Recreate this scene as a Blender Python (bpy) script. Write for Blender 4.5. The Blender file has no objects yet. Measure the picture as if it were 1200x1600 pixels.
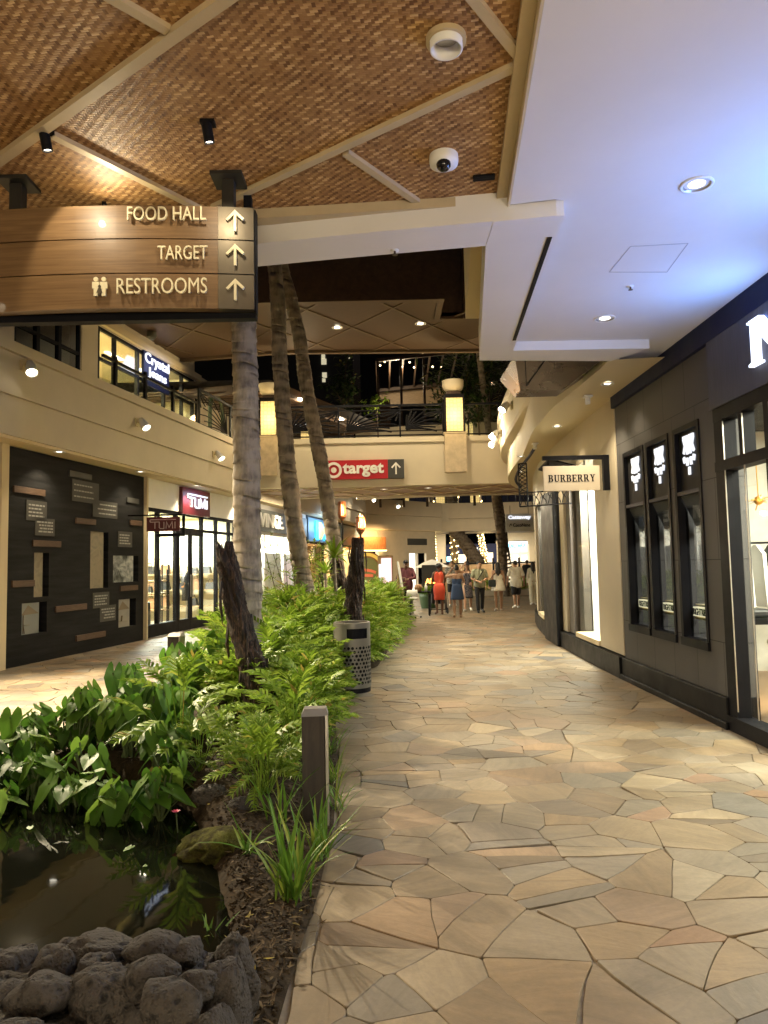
import bpy, bmesh, math, random
import numpy as np
from mathutils import Matrix, Vector, noise
rnd = random.Random(7)
sc = bpy.context.scene
C = sc.collection
R = math.radians
# ------------------------------------------------------------------ camera
F_PX, EYE = 1130.0, 1.65
PITCH, ROLL = math.atan(83 / F_PX), 0.02
cd = bpy.data.cameras.new('camera')
cam = bpy.data.objects.new('camera', cd)
C.objects.link(cam)
sc.camera = cam
_f = Vector((0, math.cos(PITCH), math.sin(PITCH)))
_r0 = Vector((1, 0, 0))
_u0 = Vector((0, -math.sin(PITCH), math.cos(PITCH)))
_r = math.cos(ROLL) * _r0 - math.sin(ROLL) * _u0
_u = math.sin(ROLL) * _r0 + math.cos(ROLL) * _u0
cam.matrix_world = Matrix(((_r.x, _u.x, -_f.x, 0), (_r.y, _u.y, -_f.y, 0), (_r.z, _u.z, -_f.z, EYE), (0, 0, 0, 1)))
cd.sensor_fit = 'VERTICAL'
cd.sensor_height = 36
cd.lens = 36 * F_PX / 1600
cd.clip_start = 0.05
cd.clip_end = 1000
# ------------------------------------------------------------------ night sky, exposure
w = bpy.data.worlds.new('World')
sc.world = w
w.use_nodes = True
nt = w.node_tree
bg = nt.nodes['Background']
sky = nt.nodes.new('ShaderNodeTexSky')
sky.sky_type = 'NISHITA'
sky.sun_disc = False
sky.sun_elevation = R(-4)
sky.sun_rotation = R(200)
nt.links.new(sky.outputs[0], bg.inputs[0])
bg.inputs[1].default_value = 0.15
sc.view_settings.view_transform = 'Standard'
sc.view_settings.look = 'None'
sc.view_settings.exposure = 1.38
sc.view_settings.gamma = 1
sc.cycles.use_denoising = True
sc.cycles.max_bounces = 7
sc.cycles.diffuse_bounces = 4
sc.cycles.glossy_bounces = 3
sc.cycles.transparent_max_bounces = 12
sc.cycles.sample_clamp_indirect = 4
sc.cycles.caustics_reflective = False
sc.cycles.caustics_refractive = False
WARM = (1.0, 0.83, 0.56)
WARMER = (1.0, 0.62, 0.28)
CREAM = (1.0, 0.84, 0.58)
COOL = (0.14, 0.35, 1.0)

def ray(px, py):
    return _f + _r * ((px - 600) / F_PX) + _u * ((800 - py) / F_PX)
def at_z(px, py, z=0.0):
    d = ray(px, py); return Vector((0, 0, EYE)) + d * ((z - EYE) / d.z)
def at_y(px, py, y):
    d = ray(px, py); return Vector((0, 0, EYE)) + d * (y / d.y)
def at_x(px, py, x):
    d = ray(px, py); return Vector((0, 0, EYE)) + d * (x / d.x)

# ------------------------------------------------------------------ objects and meshes
WM = {}
def link(o, parent=None, mw=None):
    C.objects.link(o)
    if parent is not None:
        o.parent = parent
        WM[o.name] = WM[parent.name].copy()
    else:
        WM[o.name] = mw.copy() if mw is not None else Matrix()
    return o
def tag(o, label=None, cat=None, group=None, kind=None):
    if label: o['label'] = label
    if cat: o['category'] = cat
    if group: o['group'] = group
    if kind: o['kind'] = kind
    return o
def thing(name, label, cat, loc=(0, 0, 0), group=None, rz=0.0):
    o = bpy.data.objects.new(name, None)
    o.empty_display_size = 0.1
    o.location = loc
    o.rotation_euler = (0, 0, rz)
    link(o, None, Matrix.Translation(Vector(loc)) @ Matrix.Rotation(rz, 4, 'Z'))
    return tag(o, label, cat, group)
def frame_m(o, x, z):
    """matrix whose x, z axes are given (y = z cross x) at origin o"""
    x = Vector(x).normalized(); z = Vector(z).normalized(); y = z.cross(x).normalized(); z = x.cross(y)
    return Matrix(((x.x, y.x, z.x, o[0]), (x.y, y.y, z.y, o[1]), (x.z, y.z, z.z, o[2]), (0, 0, 0, 1)))
def look_m(o, d):
    """z axis along d"""
    d = Vector(d).normalized()
    x = Vector((0, 0, 1)).cross(d)
    if x.length < 1e-4: x = Vector((1, 0, 0))
    return frame_m(o, x, d)

class MB:
    def __init__(s, M=None):
        s.v = []; s.f = []; s.mi = []; s.M = M; s.cur = 0
    def add(s, vs, fs, M=None):
        b = len(s.v)
        T = None
        if s.M is not None and M is not None: T = s.M @ M
        elif s.M is not None: T = s.M
        elif M is not None: T = M
        s.v += [T @ Vector(p) for p in vs] if T is not None else [Vector(p) for p in vs]
        s.f += [tuple(i + b for i in f) for f in fs]
        s.mi += [s.cur] * len(fs)
        return s
    def box(s, x0, x1, y0, y1, z0, z1, M=None):
        return s.add([(x, y, z) for z in (z0, z1) for y in (y0, y1) for x in (x0, x1)],
                     [(0, 2, 3, 1), (4, 5, 7, 6), (0, 1, 5, 4), (2, 6, 7, 3), (0, 4, 6, 2), (1, 3, 7, 5)], M)
    def prism(s, poly, z0, z1, M=None):
        n = len(poly)
        vs = [(p[0], p[1], z0) for p in poly] + [(p[0], p[1], z1) for p in poly]
        fs = [tuple(range(n - 1, -1, -1)), tuple(range(n, 2 * n))] + [(i, (i + 1) % n, n + (i + 1) % n, n + i) for i in range(n)]
        return s.add(vs, fs, M)
    def rings(s, rings, M=None, caps=True, closed=True):
        n = len(rings[0]); vs = [p for r in rings for p in r]; fs = []
        for a in range(len(rings) - 1):
            for i in range(n if closed else n - 1):
                j = (i + 1) % n
                fs.append((a * n + i, a * n + j, (a + 1) * n + j, (a + 1) * n + i))
        if caps and closed:
            fs.append(tuple(range(n - 1, -1, -1))); fs.append(tuple(range((len(rings) - 1) * n, len(rings) * n)))
        return s.add(vs, fs, M)
    def lathe(s, prof, n=24, M=None, caps=True):
        return s.rings([[(r * math.cos(2 * math.pi * i / n), r * math.sin(2 * math.pi * i / n), z) for i in range(n)] for r, z in prof], M, caps)
    def tube(s, pts, rad, n=8, M=None, caps=True):
        pts = [Vector(p) for p in pts]
        if not hasattr(rad, '__len__'): rad = [rad] * len(pts)
        rings = []; x = None
        for i, p in enumerate(pts):
            d = (pts[min(i + 1, len(pts) - 1)] - pts[max(i - 1, 0)]).normalized()
            if x is None:
                x = d.cross(Vector((0, 0, 1)))
                if x.length < 1e-3: x = Vector((1, 0, 0))
            x = (x - d * x.dot(d)).normalized(); y = d.cross(x)
            rings.append([p + (x * math.cos(2 * math.pi * k / n) + y * math.sin(2 * math.pi * k / n)) * rad[i] for k in range(n)])
        return s.rings(rings, M, caps)
    def bar(s, a, b, w, h=None, up=(0, 0, 1)):
        """rectangular bar from a to b, w wide, h tall"""
        h = h or w
        a = Vector(a); b = Vector(b); d = (b - a).normalized(); x = d.cross(Vector(up))
        if x.length < 1e-3: x = d.cross(Vector((1, 0, 0)))
        x = x.normalized(); y = x.cross(d)
        q = lambda p: [p + x * (sx * w / 2) + y * (sy * h / 2) for sx, sy in ((-1, -1), (1, -1), (1, 1), (-1, 1))]
        return s.rings([q(a), q(b)])
    def ball(s, c, r, n=10, m=7, sc_=(1, 1, 1), M=None):
        rings = [[(c[0] + sc_[0] * r * math.sin(math.pi * j / m) * math.cos(2 * math.pi * i / n), c[1] + sc_[1] * r * math.sin(math.pi * j / m) * math.sin(2 * math.pi * i / n),
                   c[2] - sc_[2] * r * math.cos(math.pi * j / m)) for i in range(n)] for j in range(m + 1)]
        rings[0] = [(c[0] + (p[0] - c[0]) + .001 * r * math.cos(i), p[1], p[2]) for i, p in enumerate(rings[0])]
        return s.rings(rings, M, False)
    def text(s, body, M, width=None, height=None, depth=0.01, bold=0.0, shear=0.0, align='C', spacing=1.0):
        cu = bpy.data.curves.new('lettering', 'FONT')
        cu.body = body; cu.size = 1; cu.extrude = 0.5; cu.offset = bold; cu.shear = shear; cu.resolution_u = 4; cu.space_character = spacing
        o = bpy.data.objects.new('lettering', cu)
        me = bpy.data.meshes.new_from_object(o)
        vs = np.array([v.co[:] for v in me.vertices]); fs = [tuple(p.vertices) for p in me.polygons]
        bpy.data.objects.remove(o); bpy.data.meshes.remove(me); bpy.data.curves.remove(cu)
        lo, hi = vs.min(0), vs.max(0)
        sx = width / (hi[0] - lo[0]) if width else None
        sy = height / (hi[1] - lo[1]) if height else None
        sx = sx or sy; sy = sy or sx
        ax = {'C': (lo[0] + hi[0]) / 2, 'L': lo[0], 'R': hi[0]}[align]
        vs = np.stack([(vs[:, 0] - ax) * sx, (vs[:, 1] - (lo[1] + hi[1]) / 2) * sy, (vs[:, 2] + 0.5) * depth], 1)
        return s.add([tuple(p) for p in vs], fs, M)
    def strokes(s, paths, M, w=0.1, depth=0.01):
        """flat pen strokes (poly lines in x,y), each a closed slab of width w (or per-path width)"""
        for k, pt in enumerate(paths):
            ww = w
            if isinstance(pt[0], (int, float)): ww, pt = pt[0], pt[1]
            n = len(pt); L = []; Rr = []
            for i in range(n):
                p = Vector((pt[i][0], pt[i][1])); a = Vector(pt[max(i - 1, 0)][:2]); b = Vector(pt[min(i + 1, n - 1)][:2])
                d1 = (p - a).normalized() if i > 0 else (b - p).normalized(); d2 = (b - p).normalized() if i < n - 1 else d1
                t = d1 + d2
                t = t.normalized() if t.length > 1e-6 else d1
                nn = Vector((-t.y, t.x)); c = max(0.5, nn.dot(Vector((-d1.y, d1.x))))
                L.append(p + nn * (ww / 2 / c)); Rr.append(p - nn * (ww / 2 / c))
            dz = depth * (1 + 0.02 * k)
            vs = [(q.x, q.y, 0) for q in L + Rr] + [(q.x, q.y, dz) for q in L + Rr]; fs = []
            for i in range(n - 1):
                a, b, c2, d = i, i + 1, n + i + 1, n + i
                fs += [(2 * n + a, 2 * n + b, 2 * n + c2, 2 * n + d), (a, b, 2 * n + b, 2 * n + a), (d, c2, 2 * n + c2, 2 * n + d)]
            fs += [(0, n, 3 * n, 2 * n), (n - 1, 2 * n - 1, 4 * n - 1, 3 * n - 1)]
            s.add(vs, fs, M)
        return s
    def build(s, name, mats, parent=None, smooth=False, label=None, bevel=0.0, kind=None):
        me = bpy.data.meshes.new(name)
        inv = WM[parent.name].inverted() if parent is not None else None
        vs = [inv @ p for p in s.v] if inv is not None else s.v
        me.from_pydata([p[:] for p in vs], [], s.f)
        if not isinstance(mats, (list, tuple)): mats = [mats]
        for m in mats: me.materials.append(m)
        if len(mats) > 1: me.polygons.foreach_set('material_index', s.mi)
        if smooth: me.polygons.foreach_set('use_smooth', [True] * len(s.f))
        me.update()
        o = bpy.data.objects.new(name, me)
        link(o, parent)
        if bevel:
            md = o.modifiers.new('edge', 'BEVEL'); md.width = bevel; md.segments = 2; md.limit_method = 'ANGLE'; md.angle_limit = R(40)
        if label: o['label'] = label
        if kind: o['kind'] = kind
        return o
def np_build(name, V, faces, mats, parent=None, mi=None, smooth=True, label=None):
    me = bpy.data.meshes.new(name)
    if parent is not None:
        inv = np.array(WM[parent.name].inverted()); V = V @ inv[:3, :3].T + inv[:3, 3]
    me.from_pydata(V.tolist(), [], faces)
    for m in (mats if isinstance(mats, (list, tuple)) else [mats]): me.materials.append(m)
    if mi is not None: me.polygons.foreach_set('material_index', mi)
    if smooth: me.polygons.foreach_set('use_smooth', [True] * len(faces))
    me.update()
    o = bpy.data.objects.new(name, me)
    link(o, parent)
    if label: o['label'] = label
    return o
def struct(mb, name, mats, **k):
    return mb.build(name, mats, kind='structure', **k)
def copy_tree(o, loc=None, rz=None, parent=None, label=None):
    c = o.copy(); C.objects.link(c)
    if parent is not None: c.parent = parent
    if loc is not None: c.location = loc
    if rz is not None: c.rotation_euler = (0, 0, rz)
    if label: c['label'] = label
    for ch in list(o.children): copy_tree(ch, parent=c)
    return c

# ------------------------------------------------------------------ materials
def _n(nt, t, **k):
    n = nt.nodes.new(t)
    for a, b in k.items(): setattr(n, a, b)
    return n
def base_mat(name):
    m = bpy.data.materials.new(name); m.use_nodes = True
    nt = m.node_tree; b = nt.nodes['Principled BSDF']
    return m, nt, b
def coords(nt, scale=(1, 1, 1), kind='Object', rot=(0, 0, 0)):
    tc = _n(nt, 'ShaderNodeTexCoord'); mp = _n(nt, 'ShaderNodeMapping')
    mp.inputs['Scale'].default_value = scale; mp.inputs['Rotation'].default_value = rot
    nt.links.new(tc.outputs[kind], mp.inputs[0]); return mp.outputs[0]
def noise_tex(nt, vec, scale, detail=4, rough=0.55):
    n = _n(nt, 'ShaderNodeTexNoise'); n.inputs['Scale'].default_value = scale; n.inputs['Detail'].default_value = detail; n.inputs['Roughness'].default_value = rough
    nt.links.new(vec, n.inputs['Vector']); return n
def ramp(nt, fac, stops):
    r = _n(nt, 'ShaderNodeValToRGB'); e = r.color_ramp.elements
    while len(e) < len(stops): e.new(0.5)
    for i, (p, c) in enumerate(stops): e[i].position = p; e[i].color = (*c, 1)
    nt.links.new(fac, r.inputs[0]); return r.outputs[0]
def add_bump(nt, b, h, strength, dist=0.01):
    bp = _n(nt, 'ShaderNodeBump'); bp.inputs['Strength'].default_value = strength; bp.inputs['Distance'].default_value = dist
    nt.links.new(h, bp.inputs['Height']); nt.links.new(bp.outputs[0], b.inputs['Normal'])
def sc3(c, k): return tuple(min(1, x * k) for x in c)
def mat(name, col, rough=0.5, metal=0.0, var=0.18, vs=3.0, bump=0.0, bs=60.0, stretch=(1, 1, 1), spec=0.5, rvar=0.1):
    m, nt, b = base_mat(name)
    b.inputs['Roughness'].default_value = rough; b.inputs['Metallic'].default_value = metal; b.inputs['Specular IOR Level'].default_value = spec
    v = coords(nt, stretch)
    n = noise_tex(nt, v, vs, 5, 0.6)
    nt.links.new(ramp(nt, n.outputs[0], [(0.25, sc3(col, 1 - var)), (0.75, sc3(col, 1 + var))]), b.inputs['Base Color'])
    if rvar:
        mr = _n(nt, 'ShaderNodeMapRange'); mr.inputs['From Min'].default_value = 0.3; mr.inputs['From Max'].default_value = 0.7
        mr.inputs['To Min'].default_value = max(0.02, rough - rvar); mr.inputs['To Max'].default_value = min(1, rough + rvar)
        nt.links.new(n.outputs[0], mr.inputs[0]); nt.links.new(mr.outputs[0], b.inputs['Roughness'])
    if bump:
        n2 = noise_tex(nt, v, bs, 4, 0.6); add_bump(nt, b, n2.outputs[0], bump)
    return m
def emat(name, col, strength, var=0.0):
    m, nt, b = base_mat(name)
    b.inputs['Base Color'].default_value = (*sc3(col, 0.6), 1)
    b.inputs['Emission Color'].default_value = (*col, 1); b.inputs['Emission Strength'].default_value = strength
    if var:
        n = noise_tex(nt, coords(nt), 40, 2)
        nt.links.new(ramp(nt, n.outputs[0], [(0.35, sc3(col, 1 - var)), (0.65, col)]), b.inputs['Emission Color'])
    return m
def glass_mat(name, tint=(0.93, 0.96, 0.95), refl=1.0):
    m = bpy.data.materials.new(name); m.use_nodes = True; nt = m.node_tree; nt.nodes.clear()
    out = _n(nt, 'ShaderNodeOutputMaterial'); mx = _n(nt, 'ShaderNodeMixShader'); t = _n(nt, 'ShaderNodeBsdfTransparent'); g = _n(nt, 'ShaderNodeBsdfGlossy')
    t.inputs[0].default_value = (*tint, 1); g.inputs['Roughness'].default_value = 0.02; g.inputs[0].default_value = (1, 1, 1, 1)
    lw = _n(nt, 'ShaderNodeLayerWeight'); lw.inputs[0].default_value = 0.35
    ml = _n(nt, 'ShaderNodeMath', operation='MULTIPLY_ADD'); ml.inputs[1].default_value = 0.55 * refl; ml.inputs[2].default_value = 0.04 * refl
    nt.links.new(lw.outputs['Facing'], ml.inputs[0]); nt.links.new(ml.outputs[0], mx.inputs[0]); nt.links.new(t.outputs[0], mx.inputs[1]); nt.links.new(g.outputs[0], mx.inputs[2]); nt.links.new(mx.outputs[0], out.inputs[0])
    return m
def wood_mat(name, c0, c1, rough=0.45, stretch=(1, 1, 1), scale=6.0, bump=0.15, coat=0.0):
    m, nt, b = base_mat(name)
    v = coords(nt, stretch)
    n = noise_tex(nt, v, scale, 6, 0.65); n.inputs['Distortion'].default_value = 0.6
    nt.links.new(ramp(nt, n.outputs[0], [(0.3, c0), (0.5, tuple((x + y) / 2 for x, y in zip(c0, c1))), (0.7, c1)]), b.inputs['Base Color'])
    b.inputs['Roughness'].default_value = rough; b.inputs['Coat Weight'].default_value = coat
    add_bump(nt, b, n.outputs[0], bump, 0.004)
    return m
def leaf_mat(name, c0, c1, c2, trans=0.3, rough=0.38):
    m, nt, b = base_mat(name)
    g = _n(nt, 'ShaderNodeNewGeometry')
    col = ramp(nt, g.outputs['Random Per Island'], [(0.0, c0), (0.55, c1), (0.95, c2), (0.985, (.34, .27, .06))])
    n = noise_tex(nt, coords(nt), 7, 5)
    mx = _n(nt, 'ShaderNodeMix', data_type='RGBA', blend_type='MULTIPLY'); mx.inputs[0].default_value = 0.5
    nt.links.new(col, mx.inputs[6]); nt.links.new(ramp(nt, n.outputs[0], [(0.3, (0.55, 0.6, 0.5)), (0.7, (1, 1, 1))]), mx.inputs[7])
    nt.links.new(mx.outputs[2], b.inputs['Base Color']); b.inputs['Roughness'].default_value = rough; b.inputs['Specular IOR Level'].default_value = .22
    tr = _n(nt, 'ShaderNodeBsdfTranslucent'); nt.links.new(mx.outputs[2], tr.inputs[0])
    ms = _n(nt, 'ShaderNodeMixShader'); ms.inputs[0].default_value = trans
    nt.links.new(b.outputs[0], ms.inputs[1]); nt.links.new(tr.outputs[0], ms.inputs[2]); nt.links.new(ms.outputs[0], nt.nodes['Material Output'].inputs[0])
    return m

def bamboo_mat():
    """woven bamboo strips: a 2/2 twill of flat strips, each strip with its own tone"""
    m, nt, b = base_mat('woven_bamboo')
    def math_(op, a, b_=None, c=None):
        n = _n(nt, 'ShaderNodeMath', operation=op)
        for i, x in enumerate((a, b_, c)):
            if x is None: continue
            if isinstance(x, (int, float)): n.inputs[i].default_value = x
            else: nt.links.new(x, n.inputs[i])
        return n.outputs[0]
    v = coords(nt, (56, 56, 56), rot=(0, 0, R(8)))
    wn = noise_tex(nt, v, 0.12, 2)
    sp = _n(nt, 'ShaderNodeSeparateXYZ'); nt.links.new(v, sp.inputs[0])
    wob = math_('MULTIPLY', wn.outputs[0], 1.6)
    u = math_('ADD', sp.outputs[0], wob); vv = math_('ADD', math_('MULTIPLY', sp.outputs[1], 1.25), wob)
    i, j = math_('FLOOR', u), math_('FLOOR', vv)
    k = math_('FLOORED_MODULO', math_('ADD', i, j), 4)
    isH = math_('LESS_THAN', k, 1.5)
    seg = math_('FLOOR', math_('DIVIDE', math_('ADD', i, j), 4))
    cH = _n(nt, 'ShaderNodeCombineXYZ'); nt.links.new(seg, cH.inputs[0]); nt.links.new(j, cH.inputs[1])
    cV = _n(nt, 'ShaderNodeCombineXYZ'); nt.links.new(math_('ADD', seg, 37.0), cV.inputs[0]); nt.links.new(i, cV.inputs[1]); cV.inputs[2].default_value = 5
    wH = _n(nt, 'ShaderNodeTexWhiteNoise'); wV = _n(nt, 'ShaderNodeTexWhiteNoise')
    nt.links.new(cH.outputs[0], wH.inputs[0]); nt.links.new(cV.outputs[0], wV.inputs[0])
    mx = _n(nt, 'ShaderNodeMix', data_type='FLOAT'); nt.links.new(isH, mx.inputs[0]); nt.links.new(math_('MULTIPLY_ADD', wV.outputs[0], 0.50, 0.05), mx.inputs[2]); nt.links.new(math_('MULTIPLY_ADD', wH.outputs[0], 0.52, 0.42), mx.inputs[3])
    big = noise_tex(nt, v, 0.05, 3)
    tone = math_('ADD', mx.outputs[0], math_('MULTIPLY_ADD', big.outputs[0], 0.5, -0.25))
    col = ramp(nt, tone, [(0.0, (0.135, 0.060, 0.020)), (0.42, (0.295, 0.156, 0.058)), (0.75, (0.41, 0.237, 0.092)), (1.0, (0.68, 0.46, 0.22))])
    nt.links.new(col, b.inputs['Base Color'])
    fu, fv = math_('FRACT', u), math_('FRACT', vv)
    eu = math_('MULTIPLY', math_('MULTIPLY', fu, math_('SUBTRACT', 1.0, fu)), 4); ev = math_('MULTIPLY', math_('MULTIPLY', fv, math_('SUBTRACT', 1.0, fv)), 4)
    mh = _n(nt, 'ShaderNodeMix', data_type='FLOAT'); nt.links.new(isH, mh.inputs[0]); nt.links.new(eu, mh.inputs[2]); nt.links.new(math_('ADD', ev, 0.25), mh.inputs[3])
    add_bump(nt, b, mh.outputs[0], 0.5, 0.003)
    b.inputs['Roughness'].default_value = 0.6
    b.inputs['Specular IOR Level'].default_value = 0.3
    return m
def stone_mat():
    m, nt, b = base_mat('flagstone')
    a = _n(nt, 'ShaderNodeAttribute', attribute_name='tone'); g = _n(nt, 'ShaderNodeAttribute', attribute_name='grain')
    tc = _n(nt, 'ShaderNodeTexCoord'); vr = _n(nt, 'ShaderNodeVectorRotate', rotation_type='Z_AXIS')
    nt.links.new(tc.outputs['Object'], vr.inputs[0]); nt.links.new(g.outputs['Fac'], vr.inputs['Angle'])
    mp = _n(nt, 'ShaderNodeMapping'); mp.inputs['Scale'].default_value = (1.3, 5.5, 1); nt.links.new(vr.outputs[0], mp.inputs[0])
    st = noise_tex(nt, mp.outputs[0], 2.2, 6, 0.6); st.inputs['Distortion'].default_value = 0.8
    fine = noise_tex(nt, tc.outputs['Object'], 30, 5, 0.7); big = noise_tex(nt, tc.outputs['Object'], 1.3, 4)
    def mul(c, f, lo, hi, amt):
        x = _n(nt, 'ShaderNodeMix', data_type='RGBA', blend_type='MULTIPLY'); x.inputs[0].default_value = amt
        nt.links.new(c, x.inputs[6]); nt.links.new(ramp(nt, f, [(0.3, lo), (0.7, hi)]), x.inputs[7]); return x.outputs[2]
    c = mul(a.outputs['Color'], st.outputs[0], (0.62, 0.58, 0.54), (1.18, 1.12, 1.05), 0.62)
    c = mul(c, fine.outputs[0], (0.8, 0.8, 0.8), (1.12, 1.12, 1.12), 0.6)
    c = mul(c, big.outputs[0], (0.62, 0.58, 0.53), (1.10, 1.09, 1.08), 0.85)
    nt.links.new(c, b.inputs['Base Color'])
    mr = _n(nt, 'ShaderNodeMapRange'); mr.inputs['To Min'].default_value = 0.34; mr.inputs['To Max'].default_value = 0.68
    nt.links.new(big.outputs[0], mr.inputs[0]); nt.links.new(mr.outputs[0], b.inputs['Roughness'])
    ad = _n(nt, 'ShaderNodeMath', operation='MULTIPLY_ADD'); nt.links.new(fine.outputs[0], ad.inputs[0]); ad.inputs[1].default_value = 0.4; nt.links.new(st.outputs[0], ad.inputs[2])
    add_bump(nt, b, ad.outputs[0], 0.25, 0.012)
    return m
def trunk_mat(name, c0, c1, ring=9.0):
    m, nt, b = base_mat(name)
    v = coords(nt)
    n = noise_tex(nt, v, 6, 5); n2 = noise_tex(nt, coords(nt, (30, 30, 5)), 1.0, 5)
    wv = _n(nt, 'ShaderNodeTexWave', bands_direction='Z'); wv.inputs['Scale'].default_value = ring / 6.28 * 1.0; wv.inputs['Distortion'].default_value = 3.0; wv.inputs['Detail'].default_value = 2; wv.inputs['Detail Scale'].default_value = 1.5
    nt.links.new(v, wv.inputs[0])
    mxx = _n(nt, 'ShaderNodeMath', operation='MULTIPLY_ADD'); nt.links.new(wv.outputs['Fac'], mxx.inputs[0]); mxx.inputs[1].default_value = 0.13; nt.links.new(n.outputs[0], mxx.inputs[2])
    m3 = _n(nt, 'ShaderNodeMath', operation='MULTIPLY_ADD'); nt.links.new(n2.outputs[0], m3.inputs[0]); m3.inputs[1].default_value = 0.5; nt.links.new(mxx.outputs[0], m3.inputs[2])
    nt.links.new(ramp(nt, m3.outputs[0], [(0.50, c0), (0.92, c1)]), b.inputs['Base Color'])
    b.inputs['Roughness'].default_value = 0.85
    add_bump(nt, b, m3.outputs[0], 0.7, 0.02)
    return m
def lattice_mat(name, col, strength, scale=34.0):
    """pierced lantern sheet: a net of dark lines over a lit panel"""
    m, nt, b = base_mat(name)
    vo = _n(nt, 'ShaderNodeTexVoronoi', feature='DISTANCE_TO_EDGE'); vo.inputs['Scale'].default_value = scale; vo.inputs['Randomness'].default_value = 0.35
    nt.links.new(coords(nt), vo.inputs['Vector'])
    c = ramp(nt, vo.outputs['Distance'], [(0.05, sc3(col, 0.28)), (0.17, col)])
    nt.links.new(c, b.inputs['Emission Color']); b.inputs['Emission Strength'].default_value = strength
    b.inputs['Base Color'].default_value = (0.5, 0.4, 0.2, 1)
    return m

M = {}
M['plaster'] = mat('cream_plaster', (0.56, 0.485, 0.36), 0.75, var=0.08, vs=1.2, bump=0.12, bs=45)
M['plaster_trim'] = mat('cream_trim_paint', (0.60, 0.50, 0.32), 0.6, var=0.05, vs=2)
M['soffit'] = mat('white_soffit_paint', (0.72, 0.70, 0.67), 0.7, var=0.07, vs=0.7, bump=0.05, bs=30)
M['stonewall'] = mat('pale_limestone', (0.52, 0.455, 0.34), 0.5, var=0.10, vs=2.2, bump=0.08, bs=25)
M['bamboo'] = bamboo_mat()
M['batten'] = mat('cream_batten', (0.50, 0.40, 0.24), 0.5, var=0.10, vs=5)
M['flag'] = stone_mat()
M['grout'] = mat('dark_grout', (0.24, 0.195, 0.14), 0.9, var=0.3, vs=20)
M['soil'] = mat('dark_soil', (0.036, 0.026, 0.016), 0.95, var=0.75, vs=14, bump=1.0, bs=28, spec=.1)
M['charcoal'] = mat('charcoal_panel', (0.026, 0.025, 0.026), 0.55, var=0.12, vs=2, bump=0.04, spec=.12)
M['charcoal_light'] = mat('grey_grained_panel', (0.085, 0.085, 0.10), 0.65, spec=.2, var=0.25, vs=2.5, bump=0.35, bs=8, stretch=(9, 9, 1))
M['plinth'] = mat('black_stone_plinth', (0.008, 0.008, 0.009), 0.45, var=0.15, vs=3, spec=.12)
M['black'] = mat('black_metal', (0.007, 0.007, 0.009), 0.5, 0.0, var=0.2, spec=.10)
M['navy'] = mat('navy_trim', (0.012, 0.016, 0.05), 0.55, var=0.2, spec=.12)
M['bronze'] = mat('dark_bronze', (0.13, 0.10, 0.078), 0.28, 0.9, var=0.12, vs=1.5, rvar=0.06)
M['jamb'] = mat('brown_jamb_metal', (.12, .105, .09), .5, .4, var=.08, vs=2, spec=.3)
M['steel'] = mat('brushed_steel', (0.45, 0.43, 0.40), 0.35, 0.9, var=0.1)
M['white'] = mat('white_paint', (0.78, 0.77, 0.74), 0.5, var=0.05)
M['glass'] = glass_mat('shop_glass', refl=0.3)
M['glass_dark'] = glass_mat('dark_glass', (0.62, 0.65, 0.68), .28)
M['wood_dark'] = wood_mat('dark_soffit_wood', (0.038, 0.0195, 0.0098), (0.072, 0.039, 0.0195), 0.55, (1, 9, 1))
M['wood_sign'] = wood_mat('sign_walnut', (0.120, 0.066, 0.029), (0.23, 0.142, 0.066), 0.42, (1.2, 1, 34), 1.6, 0.12, 0.1)
M['wood_post'] = wood_mat('weathered_post_wood', (0.010, 0.0075, 0.006), (0.036, 0.026, 0.018), 0.65, (14, 14, 1.2), 2.0, 0.4)
M['wood_tan'] = wood_mat('tan_wood', (0.30, 0.19, 0.09), (0.48, 0.33, 0.18), 0.5, (2, 2, 14), 2.0)
M['wood_rust'] = wood_mat('reclaimed_plank', (0.055, 0.029, 0.016), (0.11, 0.064, 0.038), 0.6, (3, 3, 25), 2.0)
M['brass_dark'] = mat('dark_brass_plate', (0.13, 0.11, 0.08), 0.42, 0.6, var=0.2, vs=3)
M['hanger'] = mat('dark_hanger_metal', (.035, .032, .026), .5, .4, spec=.3)
M['gold'] = mat('pale_gold_letters', (0.80, 0.74, 0.52), 0.4, 0.1, var=0.04)
M['lens'] = emat('lit_lamp_lens', (1.0, 0.9, 0.68), 9)
M['lens_dim'] = emat('lit_lamp_face', (1.0, 0.93, 0.78), 2.5)
M['white_led'] = emat('white_led_letters', (0.88, 0.92, 1.0), 0.42)
M['blue_led'] = emat('blue_white_led_letters', (0.72, 0.80, 1.0), 1.0)
M['lantern'] = lattice_mat('pierced_lantern', (0.98, 0.70, 0.24), .34, 8.5)
M['flame'] = emat('gas_flame', (1.0, 0.55, 0.18), 9, 0.5)
M['copper'] = mat('pierced_copper', (0.25, 0.10, 0.05), 0.5, 0.6, var=0.5, vs=30, bump=0.5, bs=40)
M['fairy'] = emat('fairy_bulbs', (1.0, 0.74, 0.28), 5)
M['palm_bark'] = trunk_mat('palm_bark', (0.10, 0.083, 0.065), (0.40, 0.345, 0.275))
M['palm_bark_dark'] = trunk_mat('palm_bark_dark', (0.065, 0.051, 0.039), (0.27, 0.22, 0.165))
def burnt_mat():
    m, nt, b = base_mat('fibrous_stump_bark')
    n = noise_tex(nt, coords(nt, (22, 22, 3.2)), 1.6, 6, .7); n.inputs['Distortion'].default_value = 1.2
    nt.links.new(ramp(nt, n.outputs[0], [(0.38, (.006, .005, .004)), (0.52, (.035, .020, .013)), (0.68, (.17, .095, .06))]), b.inputs['Base Color'])
    b.inputs['Roughness'].default_value = .75; add_bump(nt, b, n.outputs[0], 1.0, .03); return m
M['burnt'] = burnt_mat()
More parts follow.
